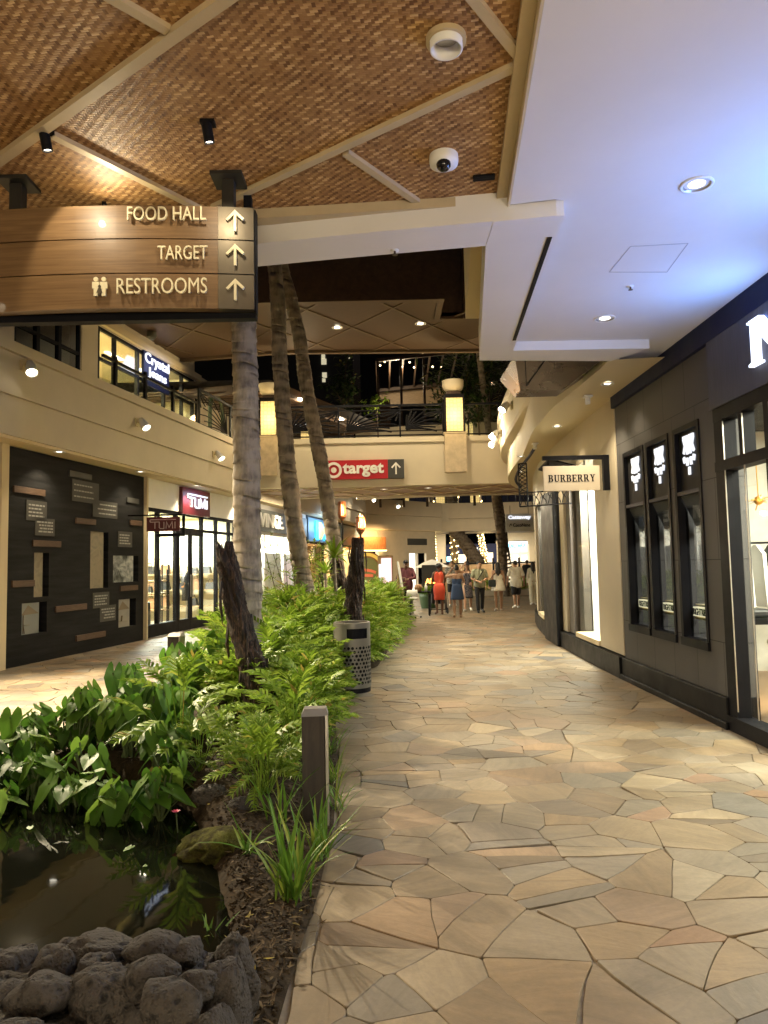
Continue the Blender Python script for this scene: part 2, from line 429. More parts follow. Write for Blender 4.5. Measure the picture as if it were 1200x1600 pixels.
def lava_mat():
    m, nt, b = base_mat('lava_rock'); v = coords(nt)
    n = noise_tex(nt, v, 9, 7, .72); vo = _n(nt, 'ShaderNodeTexVoronoi', feature='SMOOTH_F1'); vo.inputs['Scale'].default_value = 26; nt.links.new(v, vo.inputs['Vector'])
    vo2 = _n(nt, 'ShaderNodeTexVoronoi'); vo2.inputs['Scale'].default_value = 75; nt.links.new(v, vo2.inputs['Vector'])
    pit = ramp(nt, vo.outputs['Distance'], [(.10, (0, 0, 0)), (.38, (1, 1, 1))]); pit2 = ramp(nt, vo2.outputs['Distance'], [(.15, (0, 0, 0)), (.5, (1, 1, 1))])
    a = _n(nt, 'ShaderNodeMath', operation='MULTIPLY_ADD'); nt.links.new(pit, a.inputs[0]); a.inputs[1].default_value = .55; nt.links.new(n.outputs[0], a.inputs[2])
    a2 = _n(nt, 'ShaderNodeMath', operation='MULTIPLY_ADD'); nt.links.new(pit2, a2.inputs[0]); a2.inputs[1].default_value = .22; nt.links.new(a.outputs[0], a2.inputs[2])
    nt.links.new(ramp(nt, a2.outputs[0], [(.50, (.004, .0035, .0035)), (.85, (.017, .0145, .013)), (1.25, (.046, .039, .034))]), b.inputs['Base Color'])
    b.inputs['Roughness'].default_value = .85; add_bump(nt, b, a2.outputs[0], 1.0, .03); return m
M['lava'] = lava_mat()
M['bin_metal'] = mat('bin_grey_metal', (.20, .19, .16), .45, .5, var=.12, vs=3)
M['bollard_cap'] = mat('bollard_cap_metal', (.22, .21, .19), .5, .5, var=.15)
def moss_mat():
    m, nt, b = base_mat('mossy_rock'); n = noise_tex(nt, coords(nt), 16, 7, .75)
    nt.links.new(ramp(nt, n.outputs[0], [(.34, (.022, .017, .010)), (.46, (.055, .050, .014)), (.56, (.095, .098, .020)), (.72, (.15, .15, .035))]), b.inputs['Base Color'])
    b.inputs['Roughness'].default_value = .95; b.inputs['Specular IOR Level'].default_value = .1; add_bump(nt, b, n.outputs[0], 1.0, .05); return m
M['moss'] = moss_mat()
M['glass_clear'] = glass_mat('clear_shop_glass', refl=.10)
M['fern'] = leaf_mat('lobed_leaf', (0.10, 0.175, 0.014), (0.185, 0.30, 0.026), (0.32, 0.43, 0.06), .38, .45)
M['taro'] = leaf_mat('taro_leaf', (0.034, 0.092, 0.012), (0.085, 0.185, 0.022), (0.19, 0.31, 0.048), 0.38, 0.48)
M['blade'] = leaf_mat('lily_blade', (0.06, 0.14, 0.015), (0.12, 0.24, 0.03), (0.30, 0.34, 0.06), 0.3)
M['dark_leaf'] = leaf_mat('night_foliage', (0.012, 0.03, 0.008), (0.03, 0.055, 0.014), (0.06, 0.09, 0.025), 0.2)
M['yellow_leaf'] = leaf_mat('croton_leaf', (0.10, 0.16, 0.02), (0.45, 0.38, 0.03), (0.60, 0.46, 0.04), 0.3)
M['stem'] = mat('plant_stem', (0.07, 0.10, 0.03), 0.6)
M['twig'] = mat('thin_twig', (0.09, 0.06, 0.04), 0.8)
M['red'] = mat('red_sign_paint', (0.42, 0.012, 0.02), 0.4, var=0.05)
M['maroon'] = mat('maroon_sign', (0.10, 0.012, 0.02), 0.35, var=0.08)
M['grey_sign'] = mat('grey_sign_panel', (0.045, 0.045, 0.041), 0.5, var=0.1)
M['cream_wall'] = mat('shop_wall_cream', (0.70, 0.64, 0.46), 0.6, var=0.05)
M['shop_floor'] = mat('shop_floor', (0.35, 0.28, 0.19), 0.4, var=0.1)
M['leather'] = mat('black_leather', (0.02, 0.02, 0.022), 0.4, var=0.2)
M['bag_tan'] = mat('tan_leather', (0.25, 0.13, 0.06), 0.5)
# ================================================================== GROUND, PAVING, PLANTER, POND
def interp(tab, y):
    if y <= tab[0][0]: return tab[0][1]
    for (a, b), (c, d) in zip(tab, tab[1:]):
        if y <= c: return b + (d - b) * (y - a) / (c - a)
    return tab[-1][1]
XR = [(0.5, -0.44), (2.75, -0.42), (3.76, -0.37), (4.75, -0.36), (6.5, -0.45), (8.6, -0.62), (10.4, -0.62), (12, -0.15), (16, 0.2), (22, 0.5), (23.6, -0.2)]
XL = [(0.5, -3.3), (6.27, -3.3), (7.42, -3.2), (9.0, -2.35), (12, -2.3), (15, -2.1), (22, -1.2), (23.6, -0.5)]
POND = [(2.4, -0.78), (3.0, -0.80), (3.6, -0.88), (4.2, -1.08), (5.0, -1.40), (5.6, -1.95), (6.05, -2.6), (6.3, -3.3)]
def slope(tab, y): return (interp(tab, y + .15) - interp(tab, y - .15)) / .3

mb = MB(); mb.add([(-90, -12, -.014), (90, -12, -.014), (90, 220, -.014), (-90, 220, -.014)], [(0, 1, 2, 3)])
struct(mb, 'ground', M['grout'])

def clip(poly, n, c):
    out = []
    for i in range(len(poly)):
        a, b = poly[i], poly[(i + 1) % len(poly)]
        da, db = a[0] * n[0] + a[1] * n[1] - c, b[0] * n[0] + b[1] * n[1] - c
        if da <= 0: out.append(a)
        if da * db < 0:
            t = da / (da - db); out.append((a[0] + t * (b[0] - a[0]), a[1] + t * (b[1] - a[1])))
    return out
def area(p): return 0.5 * sum(p[i][0] * p[(i + 1) % len(p)][1] - p[(i + 1) % len(p)][0] * p[i][1] for i in range(len(p)))
def paving():
    rs = random.Random(11)
    gx, gy = 0.325, 0.235
    X0, X1, Y0, Y1 = -7.6, 7.6, 1.2, 52.0
    nx, ny = int((X1 - X0) / gx), int((Y1 - Y0) / gy)
    pts = {}
    for i in range(nx):
        for j in range(ny):
            if rs.random() < 0.30: continue
            pts[i, j] = (X0 + (i + .5 * (j % 2) + rs.uniform(-.1, 1.1)) * gx, Y0 + (j + rs.uniform(-.1, 1.1)) * gy)
    cells = []
    for (i, j), p in pts.items():
        poly = [(p[0] - 1.2, p[1] - .9), (p[0] + 1.2, p[1] - .9), (p[0] + 1.2, p[1] + .9), (p[0] - 1.2, p[1] + .9)]
        for di in range(-3, 4):
            for dj in range(-4, 5):
                q = pts.get((i + di, j + dj))
                if q is None or (di == 0 and dj == 0): continue
                n = (q[0] - p[0], q[1] - p[1]); c = (q[0] ** 2 + q[1] ** 2 - p[0] ** 2 - p[1] ** 2) / 2
                poly = clip(poly, n, c)
                if len(poly) < 3: break
            if len(poly) < 3: break
        if len(poly) < 3: continue
        todo = [poly]
        while todo:
            q = todo.pop(); a = area(q)
            if a < 0.012: continue
            if (a > 0.19 and rs.random() < .8) or (a > 0.07 and rs.random() < 0.26):
                cx = sum(v[0] for v in q) / len(q) + rs.uniform(-.08, .08); cy = sum(v[1] for v in q) / len(q) + rs.uniform(-.05, .05)
                w_ = max(v[0] for v in q) - min(v[0] for v in q); h_ = max(v[1] for v in q) - min(v[1] for v in q)
                th = rs.gauss(0, .3) + (0 if h_ * 2.1 > w_ else math.pi / 2)
                n = (math.sin(th), -math.cos(th)); c = n[0] * cx + n[1] * cy
                todo += [clip(q, n, c), clip(q, (-n[0], -n[1]), -c)]
            else: cells.append(q)
    pal = [(.222, .170, .106), (.205, .162, .106), (.190, .163, .122), (.198, .174, .138), (.250, .203, .136), (.232, .168, .108), (.268, .226, .160), (.160, .130, .094), (.205, .172, .124), (.228, .154, .100), (.110, .103, .095)]
    wts = [5, 5, 4, 3, 4, 2, 2, 3, 4, 1.2, .5]
    V, Fc, tone, grain = [], [], [], []
    def wob(x, y):
        return (x + .022 * math.sin(3.1 * y + 1.3 * x) + .010 * math.sin(9 * y - 4 * x), y + .020 * math.sin(2.7 * x - 1.1 * y) + .009 * math.sin(8.3 * x + 5 * y))
    for q in cells:
        cx = sum(v[0] for v in q) / len(q); cy = sum(v[1] for v in q) / len(q)
        xr, xl = interp(XR, cy), interp(XL, cy)
        if cy < 23.8:
            s = slope(XR, cy); q1 = clip(q, (-1, s), -(xr - s * cy)); s = slope(XL, cy); q2 = clip(q, (1, -s), xl - s * cy)
            q = max((p_ for p_ in (q1, q2)), key=lambda p_: area(p_) if len(p_) > 2 else 0)
            if len(q) < 3 or area(q) < .004: continue
        # drop short edges
        p = []
        for v in q:
            if not p or math.hypot(v[0] - p[-1][0], v[1] - p[-1][1]) > .04: p.append(v)
        if len(p) > 2 and math.hypot(p[0][0] - p[-1][0], p[0][1] - p[-1][1]) <= .04: p.pop()
        if len(p) < 3: continue
        gap = .0012 + rs.random() * .0010
        n = len(p); off = []
        ok = True
        for i in range(n):
            a, b, c = p[i - 1], p[i], p[(i + 1) % n]
            e1 = Vector((b[0] - a[0], b[1] - a[1])).normalized(); e2 = Vector((c[0] - b[0], c[1] - b[1])).normalized()
            n1 = Vector((-e1.y, e1.x)); n2 = Vector((-e2.y, e2.x)); t = n1 + n2
            k = gap / max(.35, 0.5 * t.length_squared)
            off.append((b[0] + t.x * k, b[1] + t.y * k))
        rnd_ = []
        for i in range(n):
            a, b, c = Vector(off[i - 1]), Vector(off[i]), Vector(off[(i + 1) % n])
            r = min(.014, .3 * (a - b).length, .3 * (c - b).length)
            if cy < 14:
                pa = b + (a - b).normalized() * r; pc = b + (c - b).normalized() * r
                rnd_ += [pa, b * .5 + (pa + pc) * .25, pc]
            else: rnd_ += [b]
        ring = []
        for i in range(len(rnd_)):
            a, b = rnd_[i], rnd_[(i + 1) % len(rnd_)]; m = max(1, int((b - a).length / .12)) if cy < 14 else 1
            for t in range(m): ring.append(a + (b - a) * (t / m))
        ring = [wob(v[0], v[1]) for v in ring]
        if len(ring) < 3: continue
        gx_, gy_, z0 = rs.gauss(0, .004), rs.gauss(0, .004), rs.uniform(-.002, .001)
        cc = (sum(v[0] for v in ring) / len(ring), sum(v[1] for v in ring) / len(ring))
        zt = lambda x, y: z0 + gx_ * (x - cc[0]) + gy_ * (y - cc[1])
        m = len(ring); b0 = len(V)
        for x, y in ring:
            d = math.hypot(x - cc[0], y - cc[1]); k = 1 - .003 / max(.03, d)
            V.append((cc[0] + (x - cc[0]) * k, cc[1] + (y - cc[1]) * k, zt(x, y)))
        V += [(x, y, zt(x, y) - .003) for x, y in ring]
        V += [(x, y, -.02) for x, y in ring]
        fs = [tuple(b0 + i for i in range(m))]
        for L in (0, 1): fs += [(b0 + L * m + i, b0 + (L + 1) * m + i, b0 + (L + 1) * m + (i + 1) % m, b0 + L * m + (i + 1) % m) for i in range(m)]
        col = rs.choices(pal, wts)[0]; k = 1.12 * rs.uniform(.88, 1.12); g = rs.uniform(-.01, .01)
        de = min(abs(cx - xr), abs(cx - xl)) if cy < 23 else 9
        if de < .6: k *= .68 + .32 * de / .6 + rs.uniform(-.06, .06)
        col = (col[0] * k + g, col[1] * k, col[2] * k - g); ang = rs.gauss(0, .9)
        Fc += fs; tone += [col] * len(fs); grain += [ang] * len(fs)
    me = bpy.data.meshes.new('stone_paving')
    me.from_pydata(V, [], Fc)
    a = me.attributes.new('tone', 'FLOAT_VECTOR', 'FACE'); a.data.foreach_set('vector', [x for c in tone for x in c])
    a = me.attributes.new('grain', 'FLOAT', 'FACE'); a.data.foreach_set('value', grain)
    me.materials.append(M['flag']); me.update()
    o = bpy.data.objects.new('stone_paving', me); link(o); tag(o, kind='structure')
paving()

def soil_z(x, y):
    xr, xl = interp(XR, y), interp(XL, y)
    e = min(xr - x, x - xl)
    if e < 0: return 0.0
    z = .012 + .15 * min(1, e / .7) ** .8 + .04 * noise.noise(Vector((x * 2.2, y * 2.2, 0))) * min(1, e / .3)
    if y < 6.3:
        d = x - interp(POND, y)
        k = max(0, min(1, (d + .05) / .3)); k = k * k * (3 - 2 * k)
        z = -.06 + (z + .06) * k
    return z
mb = MB(); ys = [1.0 + .1 * i for i in range(227)]; ns = 30
for y in ys:
    xl, xr = interp(XL, y), interp(XR, y)
    for s in range(ns + 1):
        x = xl + (xr - xl) * s / ns
        z = soil_z(x, y) + .012 * noise.noise(Vector((x * 9, y * 9, 3)))
        mb.v.append(Vector((x, y, max(z, .003) if s in (0, ns) else z)))
for j in range(len(ys) - 1):
    for s in range(ns):
        a = j * (ns + 1) + s; mb.f.append((a, a + 1, a + ns + 2, a + ns + 1)); mb.mi.append(0)
struct(mb, 'planting_soil', M['soil'], smooth=True)

m, nt_, b = base_mat('pond_water'); b.inputs['Base Color'].default_value = (.0045, .005, .0028, 1); b.inputs['Roughness'].default_value = .03; b.inputs['IOR'].default_value = 1.33
add_bump(nt_, b, noise_tex(nt_, coords(nt_), 3, 2).outputs[0], .06, .02); M['water'] = m
mb = MB(); mb.add([(-3.28, 2.3, .02), (-.6, 2.3, .02), (-.6, 6.4, .02), (-3.28, 6.4, .02)], [(0, 1, 2, 3)])
struct(mb, 'pond_water', M['water'])
mb = MB()
for (ya, xa), (yb, xb) in zip(XL[:-1], XL[1:]): mb.bar((xa - .06, ya, .03), (xb - .06, yb + .01, .03), .13, .14)
struct(mb, 'planter_curb', mat('curb_stone', (.17, .13, .09), .7, var=.3, vs=8))

# ================================================================== CEILING AND SOFFITS OVER THE WALK
roof = thing('walkway_canopy', 'canopy over the walk with woven bamboo ceiling, cream battens and white soffit', 'canopy', (0, 3, 4.05))
CE = 4.15
ex = lambda y, o: (.73 + .089 * (y - 2.93) + o, y)
mb = MB(); mb.prism([(-9, -7), ex(-7, -.02), ex(4.85, -.02), (-.87, 5.0), (-9, 6.4)], CE, CE + .05); mb.build('bamboo_ceiling', M['bamboo'], roof)
mb = MB()
def batten(a, b, w_=.055, h=.03, ext=0):
    p, q = at_z(*a, CE - h), at_z(*b, CE - h); d = (q - p).normalized()
    p -= d * ext * 1.0; q += d * (0.0)
    mb.bar((p.x, p.y, CE - h / 2), (q.x, q.y, CE - h / 2), w_, h)
def batten_xy(p, q, w_=.055, h=.03): mb.bar((p[0], p[1], CE - h / 2), (q[0], q[1], CE - h / 2), w_, h)
pA0, pA1 = at_z(0, 245, CE), at_z(340, 0, CE); dA = (pA1 - pA0)
batten_xy(pA0 - dA * .9, pA0 + dA * 2.6, .06, .034)
def bpx(a, b, ext0=0., ext1=0.):
    p, q = at_z(*a, CE), at_z(*b, CE); d = q - p; batten_xy(p - d * ext0, q + d * ext1, .05, .028)
bpx((262, 42), (190, 0), 0, 5)
bpx((82, 207), (335, 335), 0, .1)
bpx((340, 318), (815, 95), .02, 0)
bpx((815, 88), (745, 0), 0, 6)
bpx((540, 235), (660, 318), 0, .02)
for k in range(1, 4): batten_xy((.8, 3.4 - 2.2 * k), (-5.5, 7.2 - 2.2 * k - .2 * k), .05, .0265)
mb.build('batten', M['batten'], roof)
mb = MB()
mb.prism([ex(-7, -.085), ex(-7, -.016), ex(4.78, -.016), ex(4.80, -.085)], 4.11, CE - .002)
mb.build('edge_batten', M['batten'], roof)
mb = MB(); mb.prism([ex(-7, -.014), ex(-7, .001), ex(4.74, .001), ex(4.78, -.014)], 4.045, 4.3); mb.build('cream_lip', M['plaster_trim'], roof)
# front trim of the ceiling and the curved cross beam
mb = MB(); mb.prism([(-9, 6.25), (-.87, 4.88), (.86, 4.74), (.87, 4.83), (-.87, 4.99), (-9, 6.38)], 4.08, CE - .003); mb.build('edge_batten', M['batten'], roof)
def beam_near(x): return 5.0 - .165 * (x + .9) + .03 * (x + .2) ** 2 * (1 if x < 3 else 0)
mb = MB()
xs = [-9 + .5 * i for i in range(20)] + [.78]
near = [(x, min(6.3, 4.99 - .16 * (x + .88) + .012 * (x - .1) ** 2)) for x in xs]
far = [(x, y + (.38 if x < .9 else .38)) for x, y in near]
zb = lambda x: 3.952
mb.rings([[(n_[0], n_[1], zb(n_[0])), (f_[0], f_[1], zb(f_[0])), (f_[0], f_[1], 5.5), (n_[0], n_[1], 5.5)] for n_, f_ in zip(near, far)])
mb.build('cross_beam', M['soffit'], roof)
# white soffit right of the bamboo
mb = MB(); mb.prism([ex(-7, .003), (3.5, -7), (3.5, 10.4), (2.6, 10.4), (2.93, 7.80), (1.44, 7.72), (1.24, 4.66), (1.18, 4.64), ex(4.70, .003)], 4.05, 4.20); mb.build('soffit', M['soffit'], roof)
# lower beam that runs on from the cross beam, along the opening
mb = MB(); mb.prism([(.781, 5.12), (.781, 4.735), (1.19, 4.665), (1.242, 4.67), (1.442, 7.725), (2.93, 7.74), (2.66, 8.22), (1.12, 8.08)], 3.95, 4.30); mb.build('soffit_drop', M['soffit'], roof)
mb = MB(); mb.prism([(.80, 5.3), (1.15, 5.3), (1.45, 8.06), (1.13, 8.07)], 4.05, 4.42); mb.prism([(.74, 5.35), (1.12, 5.35), (1.40, 8.02), (.97, 8.03)], 4.42, 5.6); mb.build('beam_fascia', M['plaster_trim'], roof)
mb = MB(); mb.bar((1.215, 4.98, 3.948), (1.385, 7.35, 3.948), .035, .008); mb.build('slot_diffuser', M['black'], roof)
mb = MB()
pan = [at_z(985, 385, 4.05), at_z(1075, 380, 4.05), at_z(1042, 425, 4.05), at_z(952, 425, 4.05)]
for i in range(4): a_, b_ = pan[i], pan[(i + 1) % 4]; mb.bar((a_.x, a_.y, 4.049), (b_.x, b_.y, 4.049), .006, .004)
mb.build('access_panel', mat('panel_gap', (.45, .44, .43), .7), roof)

# bronze box set under the soffit
bx = thing('bronze_light_box', 'dark bronze tapered metal box set under the white soffit edge', 'light box', (2.0, 8.6, 3.75))
mb = MB(); T = 4.06
top = [(1.56, 8.28), (2.66, 8.27), (2.66, 9.35), (1.56, 9.4)]; bot = [(1.74, 8.95), (2.28, 8.93), (2.28, 9.3), (1.74, 9.32)]
mb.add([(x, y, T) for x, y in top] + [(x, y, 3.80) for x, y in bot], [(0, 1, 5, 4), (1, 2, 6, 5), (2, 3, 7, 6), (3, 0, 4, 7), (4, 5, 6, 7), (0, 3, 2, 1)]); mb.build('casing', M['bronze'], bx)
mb = MB(); mb.bar((1.70, 8.37, 4.02), (1.80, 8.85, 3.835), .012); mb.bar((1.93, 8.37, 4.02), (1.80, 8.85, 3.835), .012); mb.build('wire_frame', M['black'], bx)

# small fittings on the ceiling

def downlight(x, y, z, r, label, watts, lit=False, col=WARM, depth=.0, ang=120, group=None):
    t = thing('ceiling_downlight', label, 'downlight', (x, y, z), group)
    mb = MB(Matrix.Translation((x, y, z)))
    mb.lathe([(r, 0.0), (r * 1.22, 0.0), (r * 1.24, -.006), (r * 1.2, -.012), (r, -.012), (r * .98, .0)], 28, caps=False); mb.build('trim_ring', M['white'], t, smooth=True)
    mb = MB(Matrix.Translation((x, y, z))); mb.lathe([(r, -.010), (r * .9, .001), (r * .6, .002)], 28, caps=False); mb.build('reflector', M['steel'], t, smooth=True)
    mb = MB(Matrix.Translation((x, y, z - .002))); mb.lathe([(r * .6, 0), (0.001, 0.0)], 20, caps=False); mb.build('lamp_lens', M['lens'] if lit else M['lens_dim'], t)
    spot((x, y, z - .03), (x, y, 0), watts, col, ang, .7, .05, t)
    return t
def spot(loc, tgt, watts, col, ang=80, blend=.6, rad=.04, parent=None):
    d = bpy.data.lights.new('lamp', 'SPOT'); d.energy = watts; d.color = col; d.spot_size = R(ang); d.spot_blend = blend; d.shadow_soft_size = rad
    o = bpy.data.objects.new('lamp', d); C.objects.link(o)
    mw = look_m(loc, Vector(loc) - Vector(tgt))
    if parent is not None: o.parent = parent; mw = WM[parent.name].inverted() @ mw
    o.matrix_local = mw
    return o
def area_lamp(loc, tgt, watts, col, sx, sy, parent=None, spread=180):
    d = bpy.data.lights.new('lamp', 'AREA'); d.energy = watts; d.color = col; d.shape = 'RECTANGLE'; d.size = sx; d.size_y = sy; d.spread = R(spread)
    o = bpy.data.objects.new('lamp', d); C.objects.link(o)
    mw = look_m(loc, Vector(loc) - Vector(tgt))
    if parent is not None: o.parent = parent; mw = WM[parent.name].inverted() @ mw
    o.matrix_local = mw
    return o
def point_lamp(loc, watts, col, rad=.05, parent=None):
    d = bpy.data.lights.new('lamp', 'POINT'); d.energy = watts; d.color = col; d.shadow_soft_size = rad
    o = bpy.data.objects.new('lamp', d); C.objects.link(o)
    mw = Matrix.Translation(loc)
    if parent is not None: o.parent = parent; mw = WM[parent.name].inverted() @ mw
    o.matrix_local = mw
    return o
downlight(2.05, 4.48, 4.05, .085, 'recessed downlight in the white soffit, nearer of the two by the access panel', 12, ang=130)
downlight(2.23, 7.02, 4.05, .085, 'small recessed downlight in the white soffit next to its stepped edge', 40, ang=100)
# lantern piers added behind the viewpoint as unseen fill light
def fill_lantern(x, y, pw=84):
    t = thing('lantern_pier', 'added fill lantern pier, unseen on the walk behind the viewpoint', 'lantern', (x, y, 0), 'added fill lantern piers behind the viewpoint')
    mb = MB(); mb.box(x - .3, x + .3, y - .3, y + .3, 0, 1.1); mb.build('pier', M['stonewall'], t); mb = MB(); mb.box(x - .3, x + .3, y - .3, y + .3, 2.2, 2.3); mb.build('cap', M['stonewall'], t)
    mb = MB(); mb.box(x - .26, x + .26, y - .26, y + .26, 1.1, 2.2); mb.build('pierced_panel', M['lantern'], t)
    for sx, sy in ((0, .45), (.45, 0), (-.45, 0)): point_lamp((x + sx, y + sy, 1.7), pw, (1, .85, .60), .45, t)
for k, (x, y) in enumerate([(.34, .3), (-1.6, .9), (-3.9, 2.4), (.3, -2.6), (2.1, 1.6), (2.1, -1.6), (-2.2, -2.0)]):  # unseen downlights added to the canopy for fill light
    t = downlight(x, y, CE if x < .8 else 4.05, .09, 'added fill downlight in the canopy, out of view', [12, 12, 40, 14, 8, 8, 14][k], ang=150, group='added fill downlights in the canopy, out of view')
fill_lantern(-3.6, -4.6, 40); fill_lantern(2.0, -3.4); fill_lantern(-.4, -5.8)
can = thing('ceiling_can_light', 'large white drum downlight on the bamboo ceiling', 'downlight', (.34, 3.27, CE))
mb = MB(Matrix.Translation((.34, 3.27, CE))); mb.lathe([(.096, 0), (.096, -.025), (.08, -.025)], 32, caps=False); mb.build('collar', M['batten'], can, smooth=False)
mb = MB(Matrix.Translation((.34, 3.27, CE))); mb.lathe([(.078, 0), (.078, -.062), (.07, -.065), (.060, 0.0)], 32, caps=False); mb.build('drum', M['white'], can, smooth=True)
mb = MB(Matrix.Translation((.34, 3.27, CE - .004))); mb.lathe([(.061, 0), (.001, 0)], 24, caps=False); mb.build('lamp_lens', M['steel'], can)
cc = thing('dome_camera', 'white dome security camera on the bamboo ceiling', 'security camera', (.41, 4.27, CE))
mb = MB(Matrix.Translation((.41, 4.27, CE))); mb.lathe([(.088, 0), (.09, -.035), (.085, -.06), (.05, -.075), (.001, -.078)], 28, caps=False); mb.build('housing', M['white'], cc, smooth=True)
mb = MB(); mb.ball((.405, 4.235, CE - .075), .045, 16, 10); mb.build('dome_lens', mat('dome_glass', (.01, .01, .012), .05), cc, smooth=True)
mb = MB(); mb.bar((.62, 4.52, CE - .012), (.76, 4.50, CE - .012), .05, .024); tag(mb.build('ceiling_speaker', M['black'], bevel=.006), 'small black box fixed to the bamboo by the edge trim', 'ceiling speaker')
def sprinkler(p, label):
    t = thing('fire_sprinkler', label, 'sprinkler', p)
    mb = MB(Matrix.Translation(p)); mb.lathe([(.032, 0), (.03, -.006), (.008, -.008)], 18, caps=False); mb.build('plate', M['white'], t, smooth=True)
    mb = MB(Matrix.Translation(p)); mb.lathe([(.007, -.006), (.007, -.03), (.02, -.032), (.02, -.036)], 12); mb.build('nozzle', M['bronze'], t)
sprinkler(tuple(at_z(617, 391, 3.95)), 'tiny sprinkler head under the pale cross beam')
sprinkler(tuple(at_z(985, 447, 4.05)), 'tiny sprinkler head in the white soffit below the access panel')

# track spots above the hanging sign
def track_spot(p, tgt, label, watts, lit=True, ang=50):
    t = thing('sign_spotlight', label, 'spotlight', p)
    p = Vector(p); tg = Vector(tgt); d = Vector((.12, .22, -1)).normalized(); hd = p + Vector((0, 0, -.07))
    mb = MB(); mb.box(p.x - .04, p.x + .04, p.y - .03, p.y + .03, p.z - .02, p.z); mb.bar(p, hd, .02); mb.build('bracket', M['black'], t)
    mb = MB(look_m(hd - d * .04, d)); mb.lathe([(.024, -.02), (.029, 0), (.029, .09), (.024, .09), (.022, .075)], 18, caps=False); mb.lathe([(.024, -.02), (.001, -.022)], 18, caps=False); mb.build('barrel', M['black'], t, smooth=False)
    mb = MB(look_m(hd + d * .04, d)); mb.lathe([(.023, 0), (.001, .001)], 16, caps=False); mb.build('lamp_lens', M['lens'], t)
    spot(hd + d * .09, hd + d * .09 + d.lerp((tg - hd).normalized(), .85), watts, WARM, ang, .25, .02, t)
track_spot(at_z(72, 203, CE), (-1.75, 4.38, 3.75), 'black spotlight on the ceiling batten junction above the walnut sign', 8, ang=85)
track_spot(at_z(325, 190, CE), (-1.05, 4.38, 3.45), 'black spotlight on bare bamboo between the batten and the sign post', 5, ang=110)
sl = thing('sign_spotlight', 'glaring bare spotlight peeping over the top edge of the walnut sign', 'spotlight', (-1.86, 4.75, CE))
mb = MB(); mb.bar((-1.86, 4.75, CE), (-1.86, 4.75, 4.0), .025); mb.build('bracket', M['black'], sl)
mb = MB(look_m((-1.86, 4.75, 3.97), (.5, -1, -.1))); mb.lathe([(.03, -.06), (.036, 0), (.036, .03)], 16); mb.build('barrel', M['black'], sl)
mb = MB(look_m((-1.845, 4.72, 3.967), (.5, -1, -.1))); mb.lathe([(.030, 0), (.001, .002)], 16, caps=False); mb.build('lamp_lens', emat('glaring_lens', (1, .82, .5), 120), sl)
spot((-1.83, 4.68, 3.965), (-.5, 2.5, 3.4), 10, WARM, 130, .8, .03, sl)

# ================================================================== HANGING DIRECTION SIGN
sg = thing('direction_sign', 'hanging walnut direction sign with three boards, pale letters and up arrows', 'sign', (-1.6, 4.4, 3.24))
SX0, SX1, SXA = -2.75, -.785, -1.005
def bow(x): return 4.42 - .075 * max(0, 1 - ((x + 1.75) / 1.0) ** 2)
zs = [(3.705, 3.915), (3.485, 3.697), (3.260, 3.477)]
for k, (z0, z1) in enumerate(zs):
    mb = MB(); xs = [SX0 + (SXA - SX0) * i / 14 for i in range(15)]
    mb.rings([[(x, bow(x), z0), (x, bow(x) + .07, z0), (x, bow(x) + .07, z1), (x, bow(x), z1)] for x in xs]); mb.build('board', M['wood_sign'], sg)
    mb = MB(); xs = [SXA + .002 + (SX1 - SXA - .002) * i / 4 for i in range(5)]
    mb.rings([[(x, bow(x) - .003, z0), (x, bow(x) + .07, z0), (x, bow(x) + .07, z1), (x, bow(x) - .003, z1)] for x in xs]); pl = mb.build('arrow_plate', M['brass_dark'], sg)
    xa = (SXA + SX1) / 2; zc = (z0 + z1) / 2
    mb = MB(); fm = frame_m((xa, bow(xa) - .012, zc), (1, -.02, 0), (-.02, -1, 0))
    mb.strokes([[(0, -.062), (0, .055)], [(-.052, .012), (0, .064), (.052, .012)]], fm, .017, .016); mb.build('arrow', M['gold'], pl)
def sign_text(body, xr, width, zc, h):
    fm = frame_m((xr, bow(xr - width / 2) - .016, zc), (1, 0.03, 0), (.03, -1, 0))
    mb = MB(); mb.text(body, fm, width, h, .016, .0, align='R'); mb.build('lettering', M['gold'], sg)
sign_text('FOOD HALL', -1.065, .485, 3.847, .088)
sign_text('TARGET', -1.06, .305, 3.600, .088)
sign_text('RESTROOMS', -1.06, .55, 3.387, .098)
mb = MB(); fm = frame_m((-1.715, bow(-1.7) - .016, 3.387), (1, .03, 0), (.03, -1, 0))
for sx in (-1, 1):
    mb.lathe([(.0145, 0), (.0145, .014)], 12, fm @ Matrix.Translation((sx * .024, .047, 0)))
    mb.prism([(sx * .024 - .022, .03), (sx * .024 - .022, -.012), (sx * .024 - .012, -.012), (sx * .024 - .012, -.058), (sx * .024 + .012, -.058), (sx * .024 + .012, -.012), (sx * .024 + .022, -.012), (sx * .024 + .022, .03)], 0, .014, fm)
mb.build('restroom_symbol', M['gold'], sg)
mb = MB(); mb.lathe([(.009, .014), (.009, .018)], 10, fm @ Matrix.Translation((0, -.0, 0))); mb.prism([(-.006, -.008), (.006, -.008), (.018, -.04), (-.018, -.04)], .0145, .018, fm); mb.prism([(-.007, -.04), (.007, -.04), (.007, -.056), (-.007, -.056)], .0145, .018, fm); mb.build('child_symbol', M['brass_dark'], sg)
mb = MB(); mb.box(SX1 + .002, SX1 + .009, 4.43, 4.50, 3.245, 3.91); mb.box(SX0, SX1, 4.46, 4.53, 3.222, 3.252); mb.box(SX0, SX1, 4.475, 4.52, 3.25, 3.89); mb.build('frame', M['black'], sg)
